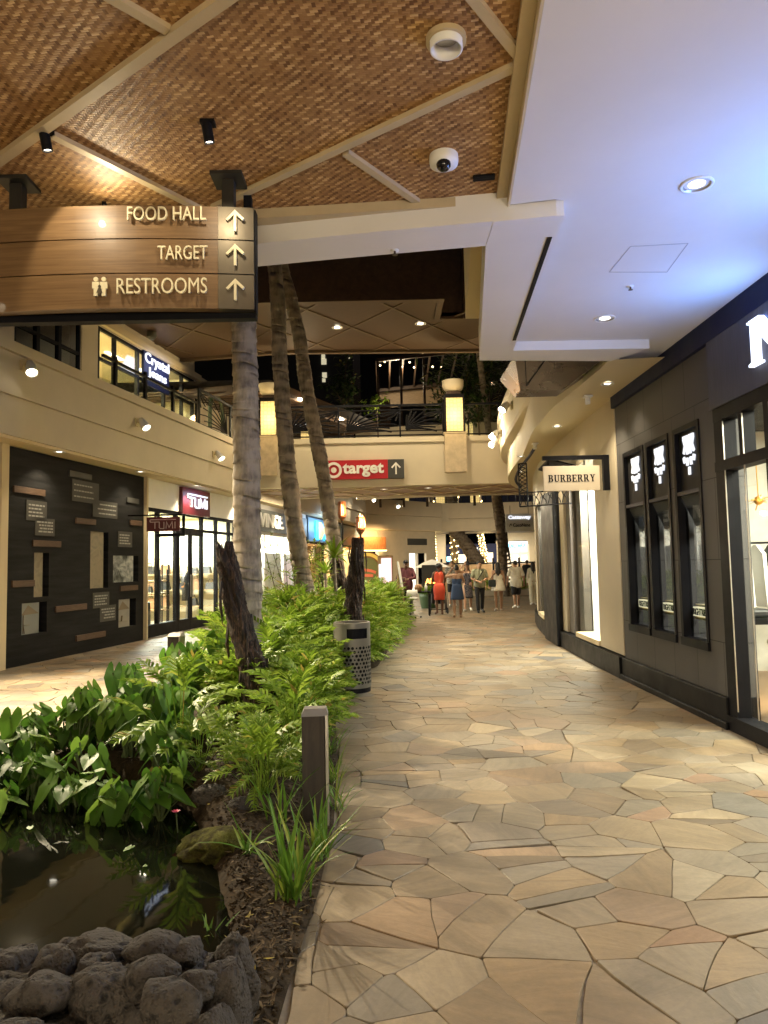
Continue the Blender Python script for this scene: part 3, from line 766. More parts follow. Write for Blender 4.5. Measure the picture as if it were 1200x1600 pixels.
for x in (-.955, -2.31):
    mb = MB(); mb.box(x - .038, x + .038, 4.445, 4.52, 3.89, CE - .02); mb.box(x - .10, x + .10, 4.38, 4.58, CE - .022, CE); mb.build('hanger_post', M['hanger'], sg)
mb = MB(); mb.box(-.885, -.835, 4.60, 4.66, 3.98, 4.10); mb.bar((-.86, 4.63, 4.0), (-.83, 4.56, 3.93), .05); mb.build('rear_spotlight', M['black'], sg)
# ================================================================== LEFT ARCADE BUILDING
LA = Vector((-6.55, 12.61)); LD = Vector((.171, .9853)).normalized(); LN = Vector((LD.y, -LD.x))
LM = Matrix(((LD.x, LN.x, 0, LA.x), (LD.y, LN.y, 0, LA.y), (0, 0, 1, 0), (0, 0, 0, 1)))
def lu(px, py=900, w_=0.0, A=None, D=None, N=None):
    A = A or LA; D = D or LD; N = N or LN
    d = ray(px, py); o = A + N * w_
    t = (N.dot(o)) / (N.x * d.x + N.y * d.y)
    p = Vector((0, 0, EYE)) + d * t; q = Vector((p.x, p.y)) - o
    return q.dot(D), p.z
def lp(u, w_, z): p = LA + LD * u + LN * w_; return Vector((p.x, p.y, z))
def lfm(u, w_, z): return frame_m(lp(u, w_, z), (LD.x, LD.y, 0), (LN.x, LN.y, 0))
U_END = 29.4
arc = thing('arcade_building', 'cream two storey arcade with long concrete fascia over the shop fronts', 'building', lp(10, 0, 0))
mb = MB(LM); mb.box(-14, U_END + .4, -.25, .5, 3.93, 4.58); mb.box(-14, U_END + .45, -.25, .54, 4.60, 5.30); mb.box(-14, U_END + .47, -.25, .58, 5.32, 5.50); mb.box(-14, U_END, -.25, .47, 4.5, 5.4)
mb.build('fascia', M['plaster'], arc)
mb = MB(LM); mb.box(-14, U_END, -6, .44, 3.88, 3.93); mb.build('soffit', M['plaster_trim'], arc)
mb = MB(LM); mb.box(-14, U_END, -6, .4, 5.38, 5.46); mb.build('gallery_floor', M['plaster'], arc)
mb = MB(LM); mb.box(-14, -.62, -.3, 0, 0, 3.88); mb.box(-.62, -.5, -.3, .06, 0, 3.9); mb.box(-.48, -.32, -.3, .04, 0, 3.9); mb.box(-.30, -.12, -.3, .07, 0, 3.9); mb.build('fluted_pier', M['plaster_trim'], arc)

# charcoal hoarding wall with planks, pictures and text panels
hw = thing('history_display_wall', 'charcoal display wall with rust planks, small pictures and white text panels', 'display wall', lp(2.3, 0, 0))
hu = lambda px, py: lu(px, py, .0)
blocks = mat('charcoal_boards', (.0155, .0155, .016), .6, spec=.1, var=.75, vs=1.2, bump=.25, bs=12, stretch=(.8, .8, 9))
pics = [((232, 792), (292, 1092), 'map', 330), ((612, 648), (702, 1032), 'map', 732), ((765, 812), (905, 990), 'falls', 935), ((148, 1138), (268, 1335), 'ship', 316), ((802, 1112), (880, 1290), 'canoe', 918)]
def hp(x, y): return hu(x / 4.326, 680 + y / 4.326)
niches = []
for (a, b_, kind, xr_) in pics:
    u0, z1 = hp(*a); u1, z0 = hp(b_[0], b_[1]); u2, _ = hp(xr_, (a[1] + b_[1]) / 2)
    _, z1b = hp(a[0], a[1]); niches.append((u0, u1, u2, z0, z1, kind))
mb = MB(LM)
us = sorted({-.1, 4.72} | {n[0] for n in niches} | {n[2] for n in niches})
for a, b_ in zip(us, us[1:]):
    zz = [0.0]
    for n in sorted((n for n in niches if n[0] < (a + b_) / 2 < n[2]), key=lambda n: n[3]): zz += [n[3], n[4]]
    zz.append(3.87)
    for i in range(0, len(zz), 2): mb.box(a, b_, -.25, 0, zz[i], zz[i + 1])
mb.build('wall_panel', blocks, hw)
def pic_mat(name, stops, scale, seed):
    m, nt, b = base_mat(name); v = coords(nt, (1, 1, 1.4)); n = noise_tex(nt, v, scale, 5); n.inputs['Distortion'].default_value = 1.0
    nt.links.new(ramp(nt, n.outputs[0], stops), b.inputs['Base Color']); b.inputs['Roughness'].default_value = .4; return m
PM = {'map': pic_mat('old_map_print', [(.3, (.18, .15, .10)), (.5, (.26, .22, .155)), (.7, (.165, .15, .11))], 3, 1), 'falls': pic_mat('grey_landscape_print', [(.35, (.03, .035, .035)), (.5, (.22, .24, .24)), (.7, (.5, .52, .5))], 4, 2),
      'ship': pic_mat('pale_sky_print', [(.3, (.19, .205, .205)), (.7, (.24, .25, .235))], 1.5, 3), 'canoe': pic_mat('beach_print', [(.3, (.22, .22, .20)), (.7, (.30, .28, .24))], 2, 4)}
ink = mat('print_ink', (.05, .045, .04), .7)
for u0, u1, u2, z0, z1, kind in niches:
    mb = MB(LM); mb.box(u0 - .1, u2 + .1, -.30, -.24, z0 - .1, z1 + .1); bk = mb.build('niche', M['black'], hw)
    mb = MB(LM); mb.box(u0 + .003, u1, -.10, -.02, z0 + .003, z1 - .003); pc = mb.build('picture', PM[kind], hw)
    if kind in ('ship', 'canoe'):
        mb = MB(LM); h = z1 - z0; ww = u1 - u0
        mb.add([(u0 + .01, -.017, z0 + h * .62), (u1 - .01, -.017, z0 + h * .64), (u0 + ww * .38, -.017, z0 + h * .93)], [(0, 1, 2)])
        if kind == 'ship': mb.bar((u0 + ww * .12, -.016, z0 + .02), (u0 + ww * .12, -.016, z0 + h * .62), .02, .004); mb.bar((u0 + ww * .12, -.016, z0 + h * .3), (u0 + ww * .4, -.016, z0 + h * .3), .07, .004); mb.bar((u0 + ww * .2, -.016, z0 + .02), (u0 + ww * .13, -.016, z0 + h * .3), .015, .004)
        else: mb.bar((u0 + ww * .08, -.016, z0 + h * .22), (u0 + ww * .72, -.016, z0 + h * .2), .05, .004); mb.bar((u0 + ww * .25, -.016, z0 + h * .22), (u0 + ww * .3, -.016, z0 + h * .42), .06, .004)
        mb.build('print_drawing', mat('print_brown', (.19, .15, .10), .7), pc)
planks = [((462, 240), (612, 302), 0), ((86, 342), (296, 412), 1), ((508, 560), (640, 606), 1), ((875, 575), (952, 612), 1), ((215, 712), (404, 756), 1), ((75, 985), (225, 1022), 1), ((370, 1142), (578, 1192), 1), ((808, 1018), (925, 1048), 1), ((510, 1325), (705, 1390), 1), ((852, 425), (932, 460), 0)]
for a, b_, k in planks:
    (u0, za), (u1, zb_) = hp(*a), hp(*b_); uc, zc = hp((a[0] + b_[0]) / 2, (a[1] + b_[1]) / 2); h = .058
    mb = MB(LM); mb.box(u0, u1, .0, .035, zc - h, zc + h); mb.build('plank', M['wood_rust'] if k else M['grey_sign'], hw, bevel=.004)
M['text_grey'] = mat('text_print', (.32, .32, .30), .6)
texts = [((485, 322), (665, 445), 0, 3), ((175, 452), (312, 570), 0, 4), ((625, 455), (790, 550), 1, 3), ((235, 570), (365, 672), 1, 4), ((795, 660), (890, 748), 0, 4), ((625, 1070), (735, 1158), 0, 4), ((672, 1158), (780, 1248), 1, 4)]
for a, b_, al, nl in texts:
    u0, _ = hp(*a); u1, _ = hp(*b_); uc, zc = hp((a[0] + b_[0]) / 2, (a[1] + b_[1]) / 2); h = (b_[1] - a[1]) * .0028 * (1 + uc * .09) * 1.05
    mb = MB(LM); mb.box(u0, u1, .0, .012, zc - h / 2, zc + h / 2); tp = mb.build('text_panel', M['grey_sign'], hw)
    mb = MB(LM)
    for i in range(nl):
        z = zc + h * (.30 - .6 * i / (nl - 1)) * .9; ln = (u1 - u0) * rnd.uniform(.62, .82)
        s0 = u0 + .06 if al == 0 else u1 - .06 - ln
        x = s0
        while x < s0 + ln:
            wd = rnd.uniform(.05, .12); mb.box(x, min(x + wd, s0 + ln), .013, .016, z - .014, z + .014); x += wd + .02
    mb.build('text_line', M['text_grey'], tp)

# ------------------------------------------------------------------ shop fronts (helper)
def shop_front(name, label, cat, u0, u1, zt, posts, transom, base_h, depth, head_mat, frame_mat, door=None, wall_mat=None, watts=120, lamp=CREAM, LMx=None, lpx=None, top=3.88, ground=None):
    """glazed front between u0 and u1 under a header band; room of the given depth behind"""
    X = LMx or LM; P = lpx or lp
    t = thing(name, label, cat, P((u0 + u1) / 2, 0, 0))
    wall_mat = wall_mat or M['cream_wall']
    mb = MB(X); mb.box(u0, u1, -.22, .0, zt, top); mb.build('header', head_mat, t)
    mb = MB(X); mb.box(u0, u1, -.10, -.02, zt - .09, zt); mb.box(u0, u1, -.12, -.01, .02, base_h)
    for p in posts: mb.box(p - .045, p + .045, -.115, -.015, base_h, zt - .09)
    if transom:
        for a, b_ in zip(posts, posts[1:]): mb.box(a + .045, b_ - .045, -.105, -.025, transom - .04, transom + .04)
    mb.build('frame', frame_mat, t)
    mb = MB(X); mb.box(u0 + .02, u1 - .02, -.07, -.058, base_h, zt - .09); mb.build('pane', M['glass'], t)
    mb = MB(X); mb.box(u0, u1, -depth, -.16, .005, .03); mb.build('shop_floor', M['shop_floor'], t)
    mb = MB(X); mb.box(u0, u1, -depth - .1, -depth, 0, zt + .2); mb.box(u0 - .06, u0, -depth, -.2, 0, zt + .2); mb.box(u1, u1 + .06, -depth, -.2, 0, zt + .2); mb.box(u0, u1, -depth, -.225, zt + .1, zt + .2); mb.build('shop_wall', wall_mat, t)
    n = max(1, round((u1 - u0) / 2.2))
    for i in range(n):
        u = u0 + (u1 - u0) * (i + .5) / n; p = P(u, -depth * .42, zt + .06)
        area_lamp(p, P(u, -depth * .42, 0), watts, lamp, 1.3, .5, t)
        mb = MB(X); mb.box(u - .45, u + .45, -depth * .42 - .06, -depth * .42 + .06, zt + .075, zt + .1); mb.build('ceiling_lamp', M['lens_dim'], t)
    return t
# luggage shop
tp_ = [lu(p, 900)[0] for p in (226, 249, 277.5, 317.5, 340, 360)]
tp_[0] = 4.80; tp_.append(tp_[-1] + .5)
tum = shop_front('luggage_shop_front', 'lit luggage shop front with black door frame and maroon sign panel above', 'shop front', 4.76, tp_[-1] + .05, 3.17, tp_, 2.72, .32, 4.2, M['white'], M['black'], watts=200, lamp=(1.0, .96, .80))
mb = MB(LM); mb.box(4.70, 4.76, -.2, .09, 0, 3.9); mb.build('corner_trim', M['plaster_trim'], tum)
us0, us1 = lu(280, 790)[0], lu(323, 790)[0]
mb = MB(LM); mb.box(us0, us1, 0, .10, 3.12, 3.84); spn = mb.build('sign_panel', M['maroon'], tum)
def tumi(mb, fm, w_, h, d, pen):
    """thin geometric capitals under one long bar"""
    x = lambda a: (a - .5) * w_
    y = lambda b: (b - .5) * h
    mb.strokes([[(x(0), y(1)), (x(1), y(1))], [(x(0), y(.78)), (x(0), y(.98))], [(x(.0), y(.74)), (x(.36), y(.74))], [(x(.19), y(.74)), (x(.19), y(0))],
                [(x(.36), y(.74)), (x(.36), y(.12)), (x(.40), y(0)), (x(.54), y(0)), (x(.54), y(.74))], [(x(.62), y(0)), (x(.64), y(.74)), (x(.74), y(.12)), (x(.86), y(.74)), (x(.88), y(0))], [(x(.97), y(0)), (x(.97), y(.74))]], fm, pen, d)
mb = MB(); uc = (us0 + us1) / 2; tumi(mb, lfm(uc + .02, .105, 3.50), (us1 - us0) * .72, .34, .03, .040); mb.build('lettering', M['white_led'], spn)
area_lamp(lp(uc, .35, 3.62), lp(uc, .0, 3.5), 1.2, (.6, .66, 1), .9, .3, tum)
# door leaves with pull handles
for a, b_ in ((tp_[2] + .05, (tp_[2] + tp_[3]) / 2 - .01), ((tp_[2] + tp_[3]) / 2 + .01, tp_[3] - .05)):
    mb = MB(LM); 
    for q in ((a, a + .09, .06, 2.68), (b_ - .09, b_, .06, 2.68)): mb.box(q[0], q[1], -.055, -.005, q[2], q[3])
    mb.box(a + .09, b_ - .09, -.055, -.005, 2.56, 2.68); mb.box(a + .09, b_ - .09, -.055, -.005, .06, .30); dr = mb.build('door', M['black'], tum)
    hx = b_ - .05 if a < (tp_[2] + tp_[3]) / 2 - .3 else a + .05
    mb = MB(LM); mb.tube([(hx, .03, .9), (hx, .03, 1.5)], .014); mb.build('handle', M['steel'], dr)
# blade sign of the luggage shop
p0 = at_y(231, 828, 15.2)
bs = thing('blade_sign', 'maroon hanging blade sign beside the luggage shop windows', 'sign', (p0.x, 15.3, 2.55))
x0, x1 = at_y(229.5, 810, 15.3).x, at_y(281, 810, 15.3).x; z0, z1 = at_y(255, 830, 15.3).z, at_y(255, 808, 15.3).z
mb = MB(); mb.box(x0, x1, 15.28, 15.33, z0, z1); mb.build('board', M['maroon'], bs)
mb = MB(); tumi(mb, frame_m(((x0 + x1) / 2, 15.275, (z0 + z1) / 2), (1, 0, 0), (0, -1, 0)), (x1 - x0) * .78, .19, .012, .016); mb.build('lettering', mat('sign_pale_outline', (.55, .42, .42), .4), bs)
mb = MB(); mb.box(x0 - .4, x1 + .12, 15.295, 15.315, z1 + .03, z1 + .06); mb.box(x1 + .05, x1 + .11, 15.29, 15.32, z0 - .12, z1 + .02); mb.box(x0 + .2, x1 + .05, 15.297, 15.313, z0 - .12, z0 - .05); mb.build('bracket', M['black'], bs)
# contents of the luggage shop
def suitcase(u, w_, h, label):
    p = lp(u, w_, .03); t = thing('suitcase', label, 'suitcase', p); mb = MB(LM)
    mb.box(u - .2, u + .2, w_ - .13, w_ + .13, .09, h); mb.build('shell', M['leather'], t, bevel=.03)
    mb = MB(LM); mb.tube([(u - .1, w_, h), (u - .1, w_, h + .25), (u + .1, w_, h + .25), (u + .1, w_, h)], .012); mb.build('handle', M['steel'], t)
    for a in (-.15, .15):
        mb = MB(LM); mb.tube([(u + a, w_ - .03, .06), (u + a, w_ + .03, .06)], .03); mb.build('wheel', M['black'], t)
suitcase(5.02, -.45, .78, 'dark suitcase in the luggage shop window, against the charcoal wall')
suitcase(5.48, -.45, .84, 'dark suitcase in the luggage shop window, next to the door side post')
def shop_shelf(u, w0, w1, label, items, grp, zs_=(.5, 1.0, 1.5, 2.0), dep=.2):
    """shelf unit standing across the shop: u is its place along the front, w0..w1 how far in it runs"""
    t = thing('shop_shelf', label, 'shelf', lp(u, (w0 + w1) / 2, 0)); mb = MB(LM)
    for z in zs_: mb.box(u - dep, u + dep, w0, w1, z - .025, z)
    mb.build('shelf_board', M['wood_tan'], t); mb = MB(LM)
    for w_ in (w0, w1): mb.box(u - dep - .02, u - dep, w_ - .02, w_ + .02, .03, zs_[-1] + .3); mb.box(u + dep, u + dep + .02, w_ - .02, w_ + .02, .03, zs_[-1] + .3)
    mb.build('shelf_frame', M['black'], t)
    for z in zs_[:-1]:
        w_ = w0 + .25
        while w_ < w1 - .2:
            if rnd.random() < .85:
                s = rnd.uniform(.13, .2); h = rnd.uniform(.2, .34); mb = MB(LM)
                mb.rings([[(u - .1, w_ - s, z + .002), (u + .1, w_ - s, z + .002), (u + .1, w_ + s, z + .002), (u - .1, w_ + s, z + .002)], [(u - .06, w_ - s * .8, z + h), (u + .06, w_ - s * .8, z + h), (u + .06, w_ + s * .8, z + h), (u - .06, w_ + s * .8, z + h)]])
                mb.tube([(u, w_ - s * .5, z + h), (u, w_ - s * .35, z + h + .1), (u, w_ + s * .35, z + h + .1), (u, w_ + s * .5, z + h)], .012)
                tag(mb.build('handbag', M['leather'] if rnd.random() < .75 else M['bag_tan'], bevel=.015), items, 'bag', grp)
            w_ += rnd.uniform(.40, .55)
shop_shelf(tp_[-1] - .35, -4.0, -.5, 'tall shelf of bags along the far wall of the luggage shop', 'bag on the tall far wall shelf of the luggage shop', 'bags on the luggage shop shelf')
shop_shelf(7.7, -2.6, -1.0, 'low middle display shelf of bags inside the luggage shop', 'bag on the middle display of the luggage shop', 'bags on the luggage shop display', (.55, 1.0, 1.35))
shop_shelf(9.0, -3.4, -1.6, 'second low display of bags deeper inside the luggage shop', 'bag on the deeper low display of the luggage shop', 'bags on the deeper luggage display', (.45, .9, 1.5))
mn = thing('dressed_mannequin', 'dark jacket on a stand behind the luggage shop door', 'mannequin', lp(8.3, -.6, 0)); mb = MB(LM @ Matrix.Translation((8.3, -.6, 0)))
mb.rings([[(r * math.cos(a), r * .6 * math.sin(a), z) for a in [i * math.pi / 6 for i in range(12)]] for r, z in ((.2, .75), (.19, 1.0), (.2, 1.2), (.23, 1.42), (.1, 1.5), (.05, 1.55))]); mb.build('jacket', M['leather'], mn, smooth=True)
mb = MB(LM @ Matrix.Translation((8.3, -.6, 0))); mb.tube([(0, 0, .05), (0, 0, .76)], .02); mb.lathe([(.18, .03), (.18, .05)], 20); mb.build('stand', M['steel'], mn)
area_lamp(lp(9.6, -1.5, 2.9), lp(9.6, -1.5, 0), 60, (.35, .8, 1), .8, .8, tum)

# clothes boutique and surf shop further along
vu0 = tp_[-1] + .35; vu1 = lu(478, 830)[0]; mu1 = lu(577, 850)[0]
vin = shop_front('boutique_front', 'bright white boutique front with grey header and white capital letters', 'shop front', vu0, vu1, 2.9, [vu0 + .1, vu0 + 2.4, vu0 + 4.6, vu0 + 6.9, vu1 - .1], None, .25, 3.2, M['soffit'], M['white'], wall_mat=M['white'], watts=300, lamp=(1, .92, .76))
mb = MB(LM); mb.box(vu0 + .3, vu1 - .05, .0, .06, 2.92, 3.70); vs_ = mb.build('sign_panel', mat('grey_green_sign', (.20, .21, .19), .5), vin)
uv0, uv1 = lu(404, 820)[0], lu(439, 822)[0]
mb = MB(); mb.text('VINCE.', lfm(uv1 + .05, .07, 3.32), (uv1 - uv0) * 1.08, .5, .05, .03, align='R'); mb.build('lettering', M['white'], vs_)
area_lamp(lp(uv0, .7, 3.85), lp(uv0, .0, 3.3), 5, CREAM, 3, .2, vin)
mb = MB(LM); mb.box(vu0, vu1, -.6, -.55, .3, 2.2); mb.build('display_screen', M['white'], vin)
surf = shop_front('surf_shop_front', 'surf shop with blue lit header and colourful letter between the palms', 'shop front', vu1 + .1, mu1, 2.75, [vu1 + .2, vu1 + 3, vu1 + 5.5, mu1 - .1], None, .25, 3.5, M['charcoal'], M['black'], watts=140, lamp=WARM, wall_mat=M['wood_tan'])
mb = MB(LM); mb.box(vu1 + .15, mu1 - .1, .0, .07, 2.75, 3.78); ss = mb.build('sign_panel', mat('blue_lit_sign', (.10, .19, .27), .4, var=.3, vs=1.0), surf)
um0 = lu(494, 826)[0]; 
mb = MB(); mb.text('M', lfm(um0 + .9, .08, 3.26), 1.9, .78, .08, .04); mb.build('lettering', emat('letter_glow_yellow', (.55, .62, .22), .5), ss)
mb = MB(); mb.text('M', lfm(um0 + .55, .075, 3.26), 2.2, .86, .06, .06); mb.build('lettering_edge', emat('letter_glow_blue', (.04, .42, .9), .9), ss)
area_lamp(lp(um0 - .2, .9, 3.5), lp(um0 - .2, .0, 3.2), 26, (.45, .7, 1.0), 2.5, .3, surf)

# second facade: food court front turning away from the first
BA = LA + LD * U_END; BB = Vector((3.28, 46.0)); BD = (BB - BA).normalized(); BN = Vector((BD.y, -BD.x)); BL = (BB - BA).length
BM = Matrix(((BD.x, BN.x, 0, BA.x), (BD.y, BN.y, 0, BA.y), (0, 0, 1, 0), (0, 0, 0, 1)))
def bp(u, w_, z): p = BA + BD * u + BN * w_; return Vector((p.x, p.y, z))
def bu(px, py=860, w_=0): return lu(px, py, w_, BA, BD, BN)
fc = thing('food_hall_building', 'cream corner building with curved fascia and bright doorway beyond the bridge', 'building', bp(3, 0, 0))
mb = MB(BM); mb.box(-.3, BL, -.3, .5, 3.75, 4.58); mb.box(-.3, BL, -.3, .54, 4.6, 5.5); mb.build('fascia', M['plaster'], fc)
mb = MB(BM); mb.box(-1, BL, -5, .45, 3.70, 3.76); mb.build('soffit', M['plaster_trim'], fc)
ud0, ud1 = bu(640)[0], bu(668)[0]; up0, up1 = bu(592)[0], bu(634)[0]
mb = MB(BM); mb.box(up0, up1, -.3, .0, 0, 3.7); mb.box(up1, ud0, -.3, -.06, 0, 3.7); mb.box(ud0, ud1, -.3, -.06, 2.35, 3.7); mb.box(ud1, BL, -.3, -.06, 0, 3.7); mb.box(-.3, up0, -.3, -.06, 2.6, 3.7); mb.build('wall', M['stonewall'], fc)
mb = MB(BM); mb.box(ud0, ud1, -1.2, -1.1, 0, 2.4); mb.build('doorway_panel', emat('lit_doorway', (1, .93, .72), .75), fc)
mb = MB(BM); mb.box((ud0 + ud1) / 2 - .04, (ud0 + ud1) / 2 + .04, -.2, -.1, 0, 2.35); mb.box(ud0, ud0 + .05, -.2, -.1, 0, 2.35); mb.box(ud1 - .05, ud1, -.2, -.1, 0, 2.35); mb.build('door_frame', M['white'], fc)
mb = MB(BM); mb.box(bu(638)[0], bu(668)[0], -.06, -.02, 2.85, 3.25); mb.build('dark_plaque', M['grey_sign'], fc)
mb = MB(BM); mb.box(-.3, up0, -3, -2.9, 0, 3.7); mb.box(-.3, up0, -3, -.3, 0.0, .02); mb.build('back_wall', M['wood_tan'], fc)
area_lamp(bp(1.0, -1.2, 2.9), bp(1.0, -1.2, 0), 120, WARM, 2, .6, fc)
fs_ = thing('food_sign', 'orange rusted timber fascia sign over the food hall entrance', 'sign', bp(1.0, .2, 2.2))
ufa, ufb = bu(541, 855)[0], bu(598, 855)[0]
mb = MB(BM); mb.box(ufa, ufb, .05, .3, 2.55, 3.30); mb.build('timber', wood_mat('rust_timber', (.30, .09, .02), (.55, .24, .07), .6, (3, 3, 1)), fs_)
mb = MB(BM); mb.box(ufa, ufb, .02, .35, 2.47, 2.54); mb.build('lit_strip', emat('warm_strip', (1, .72, .3), 2), fs_)
area_lamp(bp((ufa + ufb) / 2, .9, 3.4), bp((ufa + ufb) / 2, 0, 2.9), 30, WARMER, 2, .2, fs_)
rl = thing('round_food_emblem', 'large round yellow ringed wooden emblem behind the burnt stump', 'sign', (-.9, 38.5, 0))
c0 = at_y(574, 889, 38.5); fm = frame_m(c0, (1, 0, 0), (0, -1, 0)); rr = .92
mb = MB(); mb.lathe([(rr, -.06), (rr, .08), (rr * .93, .08), (rr * .93, .0)], 40, fm, caps=False); mb.build('rim', M['copper'], rl)
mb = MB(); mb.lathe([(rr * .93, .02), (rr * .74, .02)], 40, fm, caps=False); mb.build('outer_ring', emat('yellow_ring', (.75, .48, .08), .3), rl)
mb = MB(); mb.lathe([(rr * .74, .03), (rr * .66, .03)], 40, fm, caps=False); mb.build('inner_ring', M['copper'], rl)
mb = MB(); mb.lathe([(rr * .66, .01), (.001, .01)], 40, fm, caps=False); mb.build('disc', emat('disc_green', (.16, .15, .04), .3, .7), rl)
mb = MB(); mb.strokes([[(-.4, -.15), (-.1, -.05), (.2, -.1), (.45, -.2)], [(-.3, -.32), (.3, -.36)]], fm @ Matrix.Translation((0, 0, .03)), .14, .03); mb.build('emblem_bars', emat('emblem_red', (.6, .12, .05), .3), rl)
mb = MB(); mb.box(c0.x - .06, c0.x + .06, 38.55, 38.65, 0, c0.z); mb.build('post', M['black'], rl)
kiosk = thing('lit_kiosk_panel', 'pink and white lit display kiosk by the food hall pillar', 'kiosk', (.12, 36, 0))
k0, k1 = at_y(590, 880, 36), at_y(614, 880, 36)
mb = MB(); mb.box(k0.x, k1.x, 36, 36.3, 0, at_y(600, 868, 36).z); mb.build('cabinet', M['wood_tan'], kiosk)
mb = MB(); mb.box(k0.x + .18, k1.x - .08, 35.97, 35.995, .7, at_y(600, 872, 36).z); mb.build('screen', emat('pink_screen', (1, .62, .66), .6), kiosk)
mb = MB(); mb.box(k0.x + .06, k0.x + .16, 35.97, 35.995, .7, 1.7); mb.build('side_screen', emat('white_screen', (.9, .95, 1), .7), kiosk)

# ------------------------------------------------------------------ upper gallery, left: railing, jeans shop, dark shop
UWO = -1.8
def up_(u, w_, z): return lp(u, w_, z)
up = thing('upper_gallery_wall', 'cream upper wall set back behind the glass gallery railing', 'wall', lp(8, UWO, 5.45))
ju0, ju1 = lu(153, 540, UWO)[0], lu(304, 620, UWO)[0]; du0, du1 = lu(22, 540, UWO)[0], lu(126, 540, UWO)[0]
mb = MB(LM); mb.box(-14, du0, UWO - .3, UWO, 5.46, 9.0); mb.box(du1, ju0, UWO - .3, UWO, 5.46, 9.0); mb.box(du0, du1, UWO - .3, UWO, 8.0, 9.0); mb.box(ju0, ju1, UWO - .3, UWO, 8.05, 9.0); mb.box(ju1, 26, UWO - .3, UWO, 5.46, 8.3); mb.build('wall', M['plaster'], up)
mb = MB(LM); mb.box(-14, ju1 + .3, UWO + .01, UWO + .12, 8.08, 8.28); mb.build('cornice', M['plaster_trim'], up)
LMU = LM @ Matrix.Translation((0, UWO, 5.46)); lpu = lambda u, w_, z: lp(u, w_ + UWO, z + 5.46)
pj = [lu(p, 590, UWO)[0] for p in (158, 181, 217, 258, 286, 301)]
jn = shop_front('jeans_shop_front', 'upstairs shop front with black frame and glowing blackletter sign', 'shop front', ju0, ju1, 2.6, [ju0 + .06] + pj[1:-1] + [ju1 - .06], 1.75, .1, 3.0, M['black'], M['black'], watts=130, lamp=(1, .82, .45), LMx=LMU, lpx=lpu, top=2.62)
a0, a1 = lu(222, 565, UWO)[0], lu(262, 565, UWO)[0]
mb = MB(LMU); mb.box(a0, a1, -.02, .05, 1.62, 2.6); sgn = mb.build('sign_panel', M['navy'], jn)
fmj = lambda z: frame_m(lpu((a0 + a1) / 2, .055, z), (LD.x, LD.y, 0), (LN.x, LN.y, 0))
mb = MB(); mb.text('Crystal', fmj(2.38), 1.5, .40, .03, .012); mb.text('Jeans', fmj(2.00), 1.15, .34, .03, .012); mb.build('lettering', M['white_led'], sgn)
area_lamp(lpu((a0 + a1) / 2, .5, 2.3), lpu((a0 + a1) / 2, 0, 2.0), 6, (.6, .66, 1), 1.5, .5, jn)
ds = thing('dark_upper_window', 'unlit black framed upstairs window above the charcoal display wall', 'window', lpu((du0 + du1) / 2, 0, 0))
mb = MB(LMU)
for u in (du0, du0 + (du1 - du0) * .33, du0 + (du1 - du0) * .66, du1): mb.box(u - .06, u + .06, -.1, 0, 0, 2.55)
mb.box(du0, du1, -.098, -.002, 2.45, 2.55); mb.box(du0, du1, -.098, -.002, 1.55, 1.62); mb.build('frame', M['black'], ds)
mb = MB(LMU); mb.box(du0, du1, -.06, -.05, 0, 2.5); mb.build('pane', M['glass_dark'], ds)
mb = MB(LMU); mb.box(du0, du1, -2, -1.9, 0, 2.6); mb.build('dark_room', M['charcoal'], ds)
area_lamp(lpu(du0 + 1.4, -1.2, 2.4), lpu(du0 + 1.4, -1.5, 0), 6, CREAM, .6, .3, ds)

# glass and ornamental railings
def rail_posts_label(i): return None
gr = thing('gallery_railing', 'black gallery railing with glass panels in front of the upstairs jeans shop', 'railing', lp(8, .35, 5.5))
RW = .36
gu = [lu(p, 640, RW)[0] for p in (182, 217, 245)]
gposts = [lu(p, 600, RW)[0] for p in (180, 227, 270, 307)]
for u in gposts: mb = MB(LM); mb.box(u - .045, u + .045, RW - .03, RW + .03, 5.5, 6.25); mb.build('post', M['black'], gr)
mb = MB(LM); mb.box(gposts[0] - .5, gposts[-1], RW - .03, RW + .03, 6.11, 6.16); mb.build('handrail', M['black'], gr)
mb = MB(LM); mb.box(gposts[0] - .5, gposts[-1], RW - .008, RW + .008, 5.56, 6.10); mb.build('pane', M['glass'], gr)
orr = thing('ornamental_railing', 'black iron railing with leaf scrolls curving past the palm trunk', 'railing', lp(14, .35, 5.5))
o0, o1 = gposts[-1] + .15, 20.5
def leaf_panel(mb, P, u0, u1, z0, z1, seed, r=.017):
    rs = random.Random(seed); base = u0 + (u1 - u0) * rs.choice((.12, .88)); sgn_ = 1 if base < (u0 + u1) / 2 else -1
    L = (u1 - u0)
    for k in range(9):
        f = k / 8; a = R(6 + 80 * f); l = L * (.95 - .35 * f); pts = []
        for t in range(6):
            q = t / 5; bend = .35 * q * q * (1 - f)
            uu = base + sgn_ * l * q * math.cos(a - bend) ; zz = z0 + min(l * 1.0, (z1 - z0) * 1.25) * q * math.sin(a - bend) + .02
            if zz > z1 or not u0 < uu < u1: break
            pts.append(P(uu, zz))
        if len(pts) > 1: mb.tube(pts, r, 5)
    for k in range(4):
        f = (k + .5) / 4; b2 = u1 if sgn_ > 0 else u0; pts = []
        for t in range(5):
            q = t / 4; uu = b2 - sgn_ * L * .5 * f * q; zz = z1 - (z1 - z0) * (.8 - .6 * f) * q * (1 - .3 * q)
            pts.append(P(min(max(uu, u0), u1), max(zz, z0)))
        mb.tube(pts, r, 5)
mb = MB(LM); n = 6
for i in range(n + 1): u = o0 + (o1 - o0) * i / n; mb.box(u - .03, u + .03, RW - .03, RW + .03, 5.5, 6.58)
